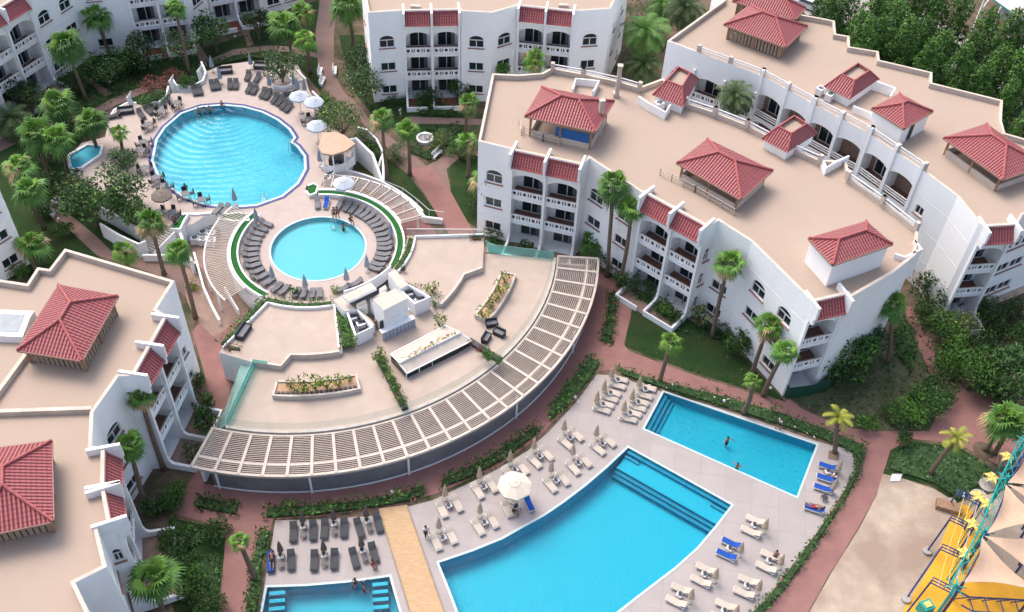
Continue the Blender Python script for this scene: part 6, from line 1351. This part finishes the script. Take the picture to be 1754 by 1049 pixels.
fountain((728, 240))
def lamp(px, l, z=0.):
    p = G(*px, z); t = thing('garden_lamp', p, l, 'lamp', 'small white garden lamps'); b = MB(); b.tube([(p.x, p.y, z), (p.x, p.y, z+.8)], .04, 'metal_dark', 6); part('post', b, t); b = MB(); b.tube([(p.x, p.y, z+.75), (p.x, p.y, z+.9), (p.x, p.y, z+1.02)], [.14, .16, .05], 'towel_white', 8); part('lamp_head', b, t)
for q, l in (((191, 150), 'small white lamp on the upper left lawn'), ((404, 72), 'small white lamp on the lawn by the round tree'), ((984, 690), 'small white lamp in the hedge by the pergola'), ((1238, 696), 'small white lamp in the planting behind the children pool'), ((1317, 674), 'white lamp on the lawn corner by the two palms'), ((649, 170), 'white garden lamp beside the frangipani'), ((104, 385), 'white lamp on the left lawn'), ((672, 852), 'small white lamp in the hedge above the boardwalk')): lamp(q, l)
b = MB(); b.flat(pp([(1528, 812), (1546, 812), (1542, 824), (1524, 825)], .1), .1, 'towel_white'); b.sides(pp([(1528, 812), (1546, 812), (1542, 824), (1524, 825)], .1), .02, .1, 'towel_white'); solo('white_board', b, 'white flat board lying in the corner of the sand lot', 'board')
b = MB(); b.flat(pp([(1420, 772), (1438, 774), (1436, 790), (1418, 786)], .07), .07, 'bark'); solo('tree_pit', b, kind='structure')
for q in ((1684, 772), (1688, 802)):
    p = G(*q); b = MB(); b.flat([p+Vector((1.0*cos(k*pi/9), 1.0*sin(k*pi/9), 0)) for k in range(18)], .05, 'soil'); solo('tree_pit', b, kind='structure')
b = MB(); b.rwall([G(1325, 640), G(1347, 683), G(1385, 678), G(1418, 668), G(1420, 655)], .1, 0, 1.6, 'green_screen'); solo('green_screen', b, 'dark green screen fence round the garden of the front wing end', 'fence')
for q, l in (((326, 487), 'yellow flowering clump on the bare ground by the palm, left'), ((333, 490), 'yellow flowering clump on the bare ground by the palm, right')): shrub(q, .7, 'yellow', l, 0, .5)
shrub((1500, 430 + 180), .1, 'small', 'tiny shrub against the large rounded shrubs', 0, .1)

# ---- parked car and shed, upper right
def car(px, rz):
    t = thing('parked_car', G(*px), 'white parked car half hidden behind the red roofs at the top right', 'car', None, rz)
    prof = [(-2.2, .35), (-2.25, .8), (-2.1, 1.0), (-1.5, 1.08), (-.9, 1.48), (.7, 1.5), (1.35, 1.05), (2.1, .92), (2.25, .7), (2.2, .35)]
    b = MB()
    for (x0, z0), (x1, z1) in zip(prof, prof[1:]+prof[:1]):
        w0 = .88 if z0 < 1.2 else .68; w1 = .88 if z1 < 1.2 else .68; b.face([(x0, -w0, z0), (x1, -w1, z1), (x1, w1, z1), (x0, w0, z0)], 'car_paint')
    for s_ in (-1, 1):
        b.face([(x, s_*(.88 if z < 1.2 else .68), z) for x, z in prof if z < 1.2], 'car_paint')
        b.face([(-1.5, s_*.88, 1.08), (-.9, s_*.68, 1.48), (.7, s_*.68, 1.5), (1.35, s_*.88, 1.05)], 'dark_glass')
    link('body', b.build('body'), t)
    for nm, q in (('windscreen', [(.74, 1.49), (1.32, 1.07)]), ('rear_window', [(-.94, 1.47), (-1.46, 1.1)])):
        b = MB(); (x0, z0), (x1, z1) = q; b.face([(x0, -.6, z0+.02), (x0, .6, z0+.02), (x1, .76, z1+.02), (x1, -.76, z1+.02)], 'dark_glass'); link(nm, b.build(nm), t)
    for x in (-1.4, 1.4):
        for y in (-.86, .86): b = MB(); b.tube([(x, y-.1, .33), (x, y+.1, .33)], .33, 'rubber', 14); o = link('wheel', b.build('wheel'), t); b = MB(); b.tube([(x, y-.11, .33), (x, y+.11, .33)], .18, 'metal_light', 10); link('rim', b.build('rim'), o)
    for y in (-.6, .6): b = MB(); b.box((2.2, y, .72), (.1, .35, .14), 'metal_light'); link('headlight', b.build('headlight'), t)
car((1384, 14), -.6)
b = MB(); b.flat(pp([(1340, -30), (1380, 25), (1440, 45), (1520, 80), (1640, 150), (1760, 220), (1900, 260), (1900, 180), (1700, 90), (1560, 10), (1480, -60), (1340, -80)]), .01, 'concrete'); solo('service_road', b, kind='structure')
SHD = thing('shed', G(1740, 10), 'grey open shed with pale metal roof in the top right corner', 'shed'); sp_ = pp([(1690, -8), (1770, 48), (1900, -20), (1800, -90)], 6)
b = MB(); b.prism(sp_, 5.85, 6.1, 'steel_teal', 'shed_roof', True); part('roof', b, SHD)
for k in range(4): q = lerp(sp_[0], sp_[1], k/3); b = MB(); b.box((q.x, q.y, 2.9), (.25, .25, 5.8), 'white_paint'); b.beam((q.x, q.y, 3.5), (q.x+1.5, q.y+1.2, 5.8), .15, .15, 'white_paint'); part('post', b, SHD)
b = MB(); b.rwall([lerp(sp_[0], sp_[3], .35), lerp(sp_[1], sp_[2], .35)], .2, 0, 5.8, 'grey_cladding'); part('back_wall', b, SHD)

# ================================================================ PLAYGROUND
PGD = thing('rope_course', G(1680, 900), 'teal and blue steel climbing rope course with yellow star nets at the right edge', 'rope course')
zt_ = 5.0
tp = [(1766, 745), (1752, 762), (1721, 826), (1683, 917), (1634, 1010)]
b = MB()
nodes = [G(x, y, zt_) for x, y in tp]
for a_, c_ in zip(nodes, nodes[1:]):
    d = (c_-a_).normalized(); s_ = Vector((-d.y, d.x, 0))
    for k in range(max(2, int((c_-a_).length/1.1))):
        m0 = lerp(a_, c_, k/max(2, int((c_-a_).length/1.1))); m1 = lerp(a_, c_, (k+1)/max(2, int((c_-a_).length/1.1)))
        b.beam(m0+s_*.35, m1-s_*.35, .05, .05, 'steel_teal'); b.beam(m0-s_*.35, m1+s_*.35, .05, .05, 'steel_teal')
    for sg in (-.4, .4): b.tube([a_+s_*sg, c_+s_*sg], .07, 'steel_teal' if sg < 0 else 'steel_blue', 6)
part('ring_truss', b, PGD)
for k, v in enumerate(nodes):
    b = MB(); b.tube([(v.x, v.y, 0), (v.x, v.y, zt_+.9)], .13, 'steel_teal', 8); b.tube([(v.x, v.y, .0), (v.x, v.y, .25)], .3, 'concrete', 10); part('post', b, PGD)
    b = MB()
    for q in range(6): a = q*pi/3; b.beam((v.x, v.y, zt_+.5), (v.x+.9*cos(a), v.y+.9*sin(a), zt_+.3), .07, .07, 'steel_teal')
    part('spider_bracket', b, PGD)
for k, (x, y) in enumerate([(1725, 782), (1699, 817), (1675, 849), (1689, 862), (1666, 897), (1652, 947)]):
    b = MB(); p = G(x, y, 4.4)
    for q in range(5):
        a = q*2*pi/5; a2 = a+pi/5; b.face([p, p+Vector((.4*cos(a-pi/5), .4*sin(a-pi/5), .1)), p+Vector((.72*cos(a), .72*sin(a), -.15)), p+Vector((.4*cos(a2), .4*sin(a2), .1))], 'net_yellow'); b.tube([p+Vector((.7*cos(a), .7*sin(a), -.15)), p+Vector((.4*cos(a), .4*sin(a), -1.4))], .03, 'net_yellow', 4)
    b.tube([(p.x, p.y, 0), (p.x, p.y, 4.4)], .05, 'steel_teal', 6); part('star_pod', b, PGD)
for k, (x, y) in enumerate([(1672, 838), (1657, 858)]):
    b = MB(); p = G(x+20, y-8, 3.5); b.tube([(p.x, p.y, 3.4), (p.x, p.y, 3.5)], .75, 'concrete', 14); part('round_platform', b, PGD)
# blue gantries over the yellow mat
gan = [((1641, 843), (1680, 862), (1628, 862)), ((1629, 887), (1668, 905), (1587, 946)), ((1613, 937), (1654, 955), (1551, 1028)), ((1597, 994), (1640, 1016), (1545, 1060))]
tops = []
for k, (tl, tr, ft) in enumerate(gan):
    zt2 = 4.2; b = MB(); a_, c_ = G(*tl, zt2), G(*tr, zt2); f_ = G(*ft, 0); d = (c_-a_).normalized(); s_ = Vector((-d.y, d.x, 0)); tops.append((a_, c_))
    for sg in (-.3, 0, .3): b.tube([a_+s_*sg, c_+s_*sg], .06, 'steel_blue', 6)
    for j in range(5): m_ = lerp(a_, c_, j/4); b.tube([m_-s_*.35, m_+s_*.35], .045, 'canvas_white' if j % 2 else 'steel_blue', 5)
    b.tube([a_, f_], .075, 'steel_blue', 8); b.tube([c_, (c_.x, c_.y, 0)], .075, 'steel_blue', 8); b.tube([f_, f_+Vector((0, 0, .3))], .4, 'concrete', 10)
    part('gantry', b, PGD)
b = MB()
for (a_, c_), (e_, g_) in zip(tops, tops[1:]):
    for j in range(3): b.tube([lerp(a_, c_, .3+.3*j), lerp(lerp(a_, c_, .3+.3*j), lerp(e_, g_, .3+.3*j), .5)-Vector((0, 0, .25)), lerp(e_, g_, .3+.3*j)], .035, 'net_yellow' if j < 2 else 'canvas_white', 4)
part('ropes', b, PGD)
b = MB(); e = [G(1640, 1012, 4.0), G(1660, 1023, 4.0), G(1790, 1030, 4.0)]
for o_ in (0, .5): 
    for a_, c_ in zip(e, e[1:]): b.tube([a_-Vector((0, o_*2.4, o_*.2)), c_-Vector((0, o_*2.4, o_*.2))], .075, 'steel_blue', 6)
for k in range(6): v = lerp(e[1], e[2], k/5); b.tube([v, (v.x, v.y-1.2, 4)], .05, 'steel_blue', 5); b.tube([v, (v.x+.6, v.y+2, 0)], .06, 'steel_blue', 5)
part('low_frame', b, PGD)
b = MB(); p = G(1585, 1042, .6); b.box((p.x, p.y, .6), (1.0, .9, 1.2), 'steel_teal', .4); b.box((p.x, p.y, 1.25), (.6, .5, .1), 'net_yellow', .4); solo('control_box', b, 'small teal box with yellow top at the foot of the blue frames', 'box')
b = MB(); p = G(1625, 868, .3); b.box((p.x, p.y, .3), (2.2, 1.0, .5), 'wood', -.3); solo('entry_step', b, 'brown timber step at the upper end of the yellow mat', 'step')
def sail(px, z, sag, label):
    v = [G(x, y, z[i] if isinstance(z, (list, tuple)) else z) for i, (x, y) in enumerate(px)]; b = MB(); n = 10; ctr = sum(v, Vector())/3
    def pt(i, j):
        u, w_ = i/n, j/n; a = v[0]*(1-u-w_)+v[1]*u+v[2]*w_; l = (1-u-w_, u, w_); e = 4*(l[0]*l[1]*(1-l[2])+l[1]*l[2]*(1-l[0])+l[0]*l[2]*(1-l[1]))
        k = .22*e; q = a+(ctr-a)*k; q.z -= sag*27*l[0]*l[1]*l[2]; return q
    vs = {}; L = []
    for i in range(n+1):
        for j in range(n+1-i): vs[(i, j)] = len(L); L.append(pt(i, j))
    fs = []
    for i in range(n):
        for j in range(n-i):
            fs.append((vs[i, j], vs[i+1, j], vs[i, j+1]))
            if i+j < n-1: fs.append((vs[i+1, j], vs[i+1, j+1], vs[i, j+1]))
    m = len(L); L += [q-Vector((0, 0, .03)) for q in L]; fs += [(a+m, c+m, b2+m) for a, b2, c in fs]
    b.mesh_faces(L, fs, 'sail_cloth'); t = thing('shade_sail', v[0], label, 'shade sail', 'cream shade sails'); part('sail_cloth', b, t, True)
    for q in v[1:]:
        b = MB(); b.tube([(q.x, q.y, 0), (q.x, q.y, q.z+.1)], .1, 'steel_blue', 8); part('mast', b, t)
sail([(1726, 827), (1772, 752), (1800, 850)], [5.9, 6.5, 6.5], .5, 'uppermost cream shade sail at the right edge')
sail([(1723, 830), (1690, 915), (1800, 895)], [5.9, 5.9, 6.8], .5, 'cream shade sail below the uppermost one, spanning two teal posts')
sail([(1726, 830), (1800, 838), (1790, 885)], [5.9, 6.3, 6.3], .3, 'narrow cream shade sail squeezed under the uppermost one')
sail([(1686, 918), (1790, 915), (1800, 1015)], [5.9, 6.5, 6.3], .5, 'cream shade sail reaching down to the right frame edge')
sail([(1682, 920), (1650, 998), (1776, 1012)], [5.9, 5.4, 6.0], .5, 'lowest cream shade sail above the blue frame')

# ================================================================ PEOPLE
def limb(vs, es, rs, pts, rad, root):
    prev = root
    for p, r_ in zip(pts, rad): vs.append(p); rs.append(r_); es.append((prev, len(vs)-1)); prev = len(vs)-1
    return prev
def skin_mesh(vs, es, rs, m, name):
    me = bpy.data.meshes.new(name); me.from_pydata(vs, es, []); o = bpy.data.objects.new(name, me); col.objects.link(o)
    md = o.modifiers.new('s', 'SKIN'); md.use_smooth_shade = True
    for v, r_ in zip(me.skin_vertices[0].data, rs): v.radius = (r_, r_)
    me.skin_vertices[0].data[0].use_root = True
    o.modifiers.new('u', 'SUBSURF').levels = 1
    dg = bpy.context.evaluated_depsgraph_get(); out = bpy.data.meshes.new_from_object(o.evaluated_get(dg)); out.materials.clear(); out.materials.append(MATS[m])
    bpy.data.objects.remove(o); return out
def body(joints, name='body'):
    """joints: pelvis, chest, neck, head, and per side shoulder/elbow/hand, hip/knee/ankle/toe"""
    J = joints; vs = [J['pelvis']]; rs = [.13]; es = []
    w_ = limb(vs, es, rs, [J['waist'], J['chest']], [.115, .14], 0); nk = limb(vs, es, rs, [J['neck']], [.055], w_); limb(vs, es, rs, [J['head'], J['crown_']], [.085, .07], nk)
    for s_ in 'LR':
        limb(vs, es, rs, [J['sh'+s_], J['el'+s_], J['wr'+s_]], [.055, .042, .028], w_); limb(vs, es, rs, [J['hi'+s_], J['kn'+s_], J['an'+s_], J['to'+s_]], [.085, .058, .042, .035], 0)
    me = skin_mesh(vs, es, rs, 'skin', name)
    b = MB(); b.v = [v.co.copy() for v in me.vertices]; b.f = [tuple(p.vertices) for p in me.polygons]; b.mi('skin'); b.m = [0]*len(b.f); b.uv = [None]*len(b.f)
    for s_ in 'LR':
        wr, el = Vector(J['wr'+s_]), Vector(J['el'+s_]); d = (wr-el).normalized(); x = d.orthogonal().normalized(); y = d.cross(x)
        b.tube([wr-d*.02, wr+d*.09], [.03, .036], 'skin', 8)
        for k, l in enumerate((.07, .08, .075, .06)): o_ = x*(.03-.02*k); b.tube([wr+d*.085+o_, wr+d*(.085+l*.55)+o_*1.1+y*.008, wr+d*(.085+l)+o_*1.1+y*.03], [.009, .008, .006], 'skin', 5)
        b.tube([wr+d*.03+x*.03, wr+d*.07+x*.06+y*.01, wr+d*.10+x*.065+y*.025], [.011, .009, .007], 'skin', 5)
    h_, c_ = Vector(J['head']), Vector(J['face']); b.tube([h_+(c_-h_)*.85, h_+(c_-h_)*1.12], [.02, .012], 'skin', 5)
    return b.build(name, (0, 0, 0), True)
def hair(J):
    b = MB(); h_ = (Vector(J['head'])+Vector(J['crown_']))/2; f_ = (Vector(J['face'])-Vector(J['head'])).normalized(); up = (Vector(J['crown_'])-Vector(J['head'])).normalized()
    c = h_+up*.03-f_*.025; n = 10; x = f_.cross(up)
    vs = []; fs = []
    for i in range(6):
        t = i/5*1.75
        for k in range(n): a = 2*pi*k/n; vs.append(c+up*cos(t)*.115+(x*cos(a)+f_*sin(a))*sin(t)*.11)
    for i in range(5):
        for k in range(n): fs.append((i*n+k, i*n+(k+1) % n, (i+1)*n+(k+1) % n, (i+1)*n+k))
    b.mesh_faces(vs, fs, 'hair'); return b.build('hair', (0, 0, 0), True)
V3 = Vector
def J_stand(arm=.25, stride=.1):
    return dict(pelvis=V3((0, 0, .93)), waist=V3((0, 0, 1.1)), chest=V3((0, 0, 1.33)), neck=V3((0, 0, 1.5)), head=V3((0, -.01, 1.58)), crown_=V3((0, 0, 1.69)), face=V3((0, -.11, 1.6)),
      shL=V3((-.19, 0, 1.42)), elL=V3((-.25, .02, 1.14)), wrL=V3((-.24, -.08, .9)), shR=V3((.19, 0, 1.42)), elR=V3((.26, .0, 1.14)), wrR=V3((.2, -arm, 1.0)),
      hiL=V3((-.1, 0, .86)), knL=V3((-.11, -stride, .48)), anL=V3((-.11, -stride*.5, .08)), toL=V3((-.12, -stride*.5-.17, .03)), hiR=V3((.1, 0, .86)), knR=V3((.11, .02, .48)), anR=V3((.12, stride, .08)), toR=V3((.13, stride-.17, .03)))
def J_lie():      # lying on a lounger, head at +x like the lounger
    return dict(pelvis=V3((.1, 0, .5)), waist=V3((.28, 0, .55)), chest=V3((.5, 0, .68)), neck=V3((.66, 0, .78)), head=V3((.74, 0, .84)), crown_=V3((.84, 0, .88)), face=V3((.7, 0, .94)),
      shL=V3((.58, .19, .7)), elL=V3((.36, .3, .52)), wrL=V3((.12, .22, .6)), shR=V3((.58, -.19, .7)), elR=V3((.36, -.3, .52)), wrR=V3((.5, -.1, .86)),
      hiL=V3((.02, .1, .5)), knL=V3((-.38, .13, .66)), anL=V3((-.78, .12, .47)), toL=V3((-.86, .12, .58)), hiR=V3((.02, -.1, .5)), knR=V3((-.4, -.13, .5)), anR=V3((-.82, -.12, .47)), toR=V3((-.88, -.12, .6)))
def J_sit():      # sitting on an edge, knees bent towards -y
    return dict(pelvis=V3((0, 0, .5)), waist=V3((0, -.02, .68)), chest=V3((0, -.08, .9)), neck=V3((0, -.12, 1.06)), head=V3((0, -.14, 1.14)), crown_=V3((0, -.13, 1.25)), face=V3((0, -.25, 1.14)),
      shL=V3((-.19, -.08, .98)), elL=V3((-.26, -.2, .74)), wrL=V3((-.14, -.4, .62)), shR=V3((.19, -.08, .98)), elR=V3((.26, -.2, .74)), wrR=V3((.14, -.4, .62)),
      hiL=V3((-.1, -.04, .47)), knL=V3((-.14, -.46, .5)), anL=V3((-.13, -.44, .08)), toL=V3((-.13, -.6, .03)), hiR=V3((.1, -.04, .47)), knR=V3((.14, -.46, .5)), anR=V3((.13, -.42, .08)), toR=V3((.13, -.6, .03)))
def J_swim():
    j = J_stand(); j['elL'] = V3((-.42, -.1, 1.34)); j['wrL'] = V3((-.55, -.3, 1.33)); j['elR'] = V3((.42, -.1, 1.34)); j['wrR'] = V3((.5, -.32, 1.33)); return j
BODY = {k: (body(j), hair(j), j) for k, j in (('stand', J_stand()), ('walk', J_stand(.1, .22)), ('lie', J_lie()), ('sit', J_sit()), ('swim', J_swim()))}
def clothes(j, what):
    if what == 'shirt':
        vs = [j['waist'], j['chest']]; rs = [.135, .155]; es = [(0, 1)]
        for s_ in 'LR': limb(vs, es, rs, [j['sh'+s_], lerp(j['sh'+s_], j['el'+s_], .7)], [.075, .062], 1)
    else:
        vs = [j['pelvis'], j['waist']]; rs = [.15, .125]; es = [(0, 1)]; e = .96 if what == 'trousers' else .75
        for s_ in 'LR':
            pts = [j['hi'+s_]]+([lerp(j['hi'+s_], j['kn'+s_], .6)] if what == 'shorts' else [j['kn'+s_], lerp(j['kn'+s_], j['an'+s_], .9)]); limb(vs, es, rs, pts, [.1]+([.085] if what == 'shorts' else [.075, .055]), 0)
    return vs, es, rs
CL = {}
def person(pose, p, rz, label, wear=(), group='people at the pools'):
    t = thing('person', p, label, 'person', group, rz); bm, hm, j = BODY[pose]; link('body', bm, t); link('hair', hm, t)
    for what, m in wear:
        if (pose, what, m) not in CL: CL[(pose, what, m)] = skin_mesh(*clothes(j, what), m, what)
        link(what, CL[(pose, what, m)], t)
sw = [('shorts', 'cloth_black')]
person('stand', G(730, 920, ZD), .6, 'person in white shirt and dark trousers standing at the corner of the main pool', [('shirt', 'cloth_white'), ('trousers', 'cloth_black')])
person('walk', G(1332, 735, ZD), 2.0, 'person in a white top standing at the far edge of the children pool', [('shirt', 'cloth_white'), ('shorts', 'cloth_black')])
person('swim', G(1246, 755, 0)-V3((0, 0, 1.15)), .4, 'dark haired bather in the middle of the children pool', sw); person('swim', G(1262, 802, 0)-V3((0, 0, .95)), 2.6, 'bather standing at the near edge of the children pool', sw)
person('sit', G(610, 998, 0)-V3((0, 0, .45)), -.4, 'bather sitting on the edge of the left pool', sw); person('swim', G(623, 1006, 0)-V3((0, 0, 1.1)), 1.8, 'bather in the left pool beside the one on its edge', sw)
person('sit', G(638, 970, ZD)-V3((0, 0, .1)), .8, 'crouching sunbather at the foot of the charcoal loungers', [('shorts', 'cloth_red')])
person('lie', G(467, 966, ZD), dirpx((466, 984), (466, 950), ZD), 'sunbather lying on the blue towelled lounger by the left hedge', sw)
person('lie', G(1392, 873, ZD), dirpx((1381, 870), (1405, 878), ZD), 'sunbather lying on the lowest blue lounger beside the children pool', [('shorts', 'cloth_red')])
person('sit', G(1425, 825, ZD), 2.0, 'person sitting among the blue loungers under the closed parasol', [('shirt', 'cloth_white'), ('shorts', 'cloth_black')])
person('sit', G(879, 880, ZD), 1.0, 'person in black sitting under the big cream parasol', [('shirt', 'cloth_black'), ('shorts', 'cloth_black')])
person('sit', G(1325, 958, ZD), 2.4, 'sunbather sitting by the upper pair of loungers near the right hedge', sw)
person('stand', G(573, 376, zD), .2, 'person in dark shorts standing at the top of the small round pool, left of two', sw); person('stand', G(579, 375, zD), 2.9, 'person standing at the top of the small round pool, right of two', [('shorts', 'cloth_red')])
person('sit', G(601, 383, zD), .6, 'person sitting on the rim of the small round pool', [('shirt', 'cloth_black'), ('shorts', 'cloth_black')]); person('swim', G(588, 389, Z_DECK)-V3((0, 0, 1.2)), 1.0, 'bather at the top rim inside the small round pool', sw)
person('sit', G(380, 184, zz)-V3((0, 0, .4)), 2.9, 'person sitting on the top rim of the large round pool', [('shirt', 'cloth_black')]); person('swim', G(341, 193, Z_DECK)-V3((0, 0, 1.0)), .5, 'bather leftmost of the three at the top of the large round pool', sw)
person('swim', G(351, 190, Z_DECK)-V3((0, 0, 1.15)), 1.5, 'bather second of the three at the top of the large round pool', sw); person('swim', G(359, 189, Z_DECK)-V3((0, 0, 1.1)), 2.5, 'bather third of the three at the top of the large round pool', sw)
person('sit', G(319, 328, zz)-V3((0, 0, .1)), .3, 'person sitting at the lower left rim of the large round pool', [('shirt', 'cloth_black'), ('shorts', 'cloth_black')])
person('walk', G(686, 203, 0), 1.2, 'person in white on the path below the top centre wing', [('shirt', 'cloth_white'), ('shorts', 'cloth_white')])
person('sit', G(300, 385, zz), .5, 'diner sitting right of the thatched parasol', [('shirt', 'cloth_black'), ('trousers', 'cloth_black')])
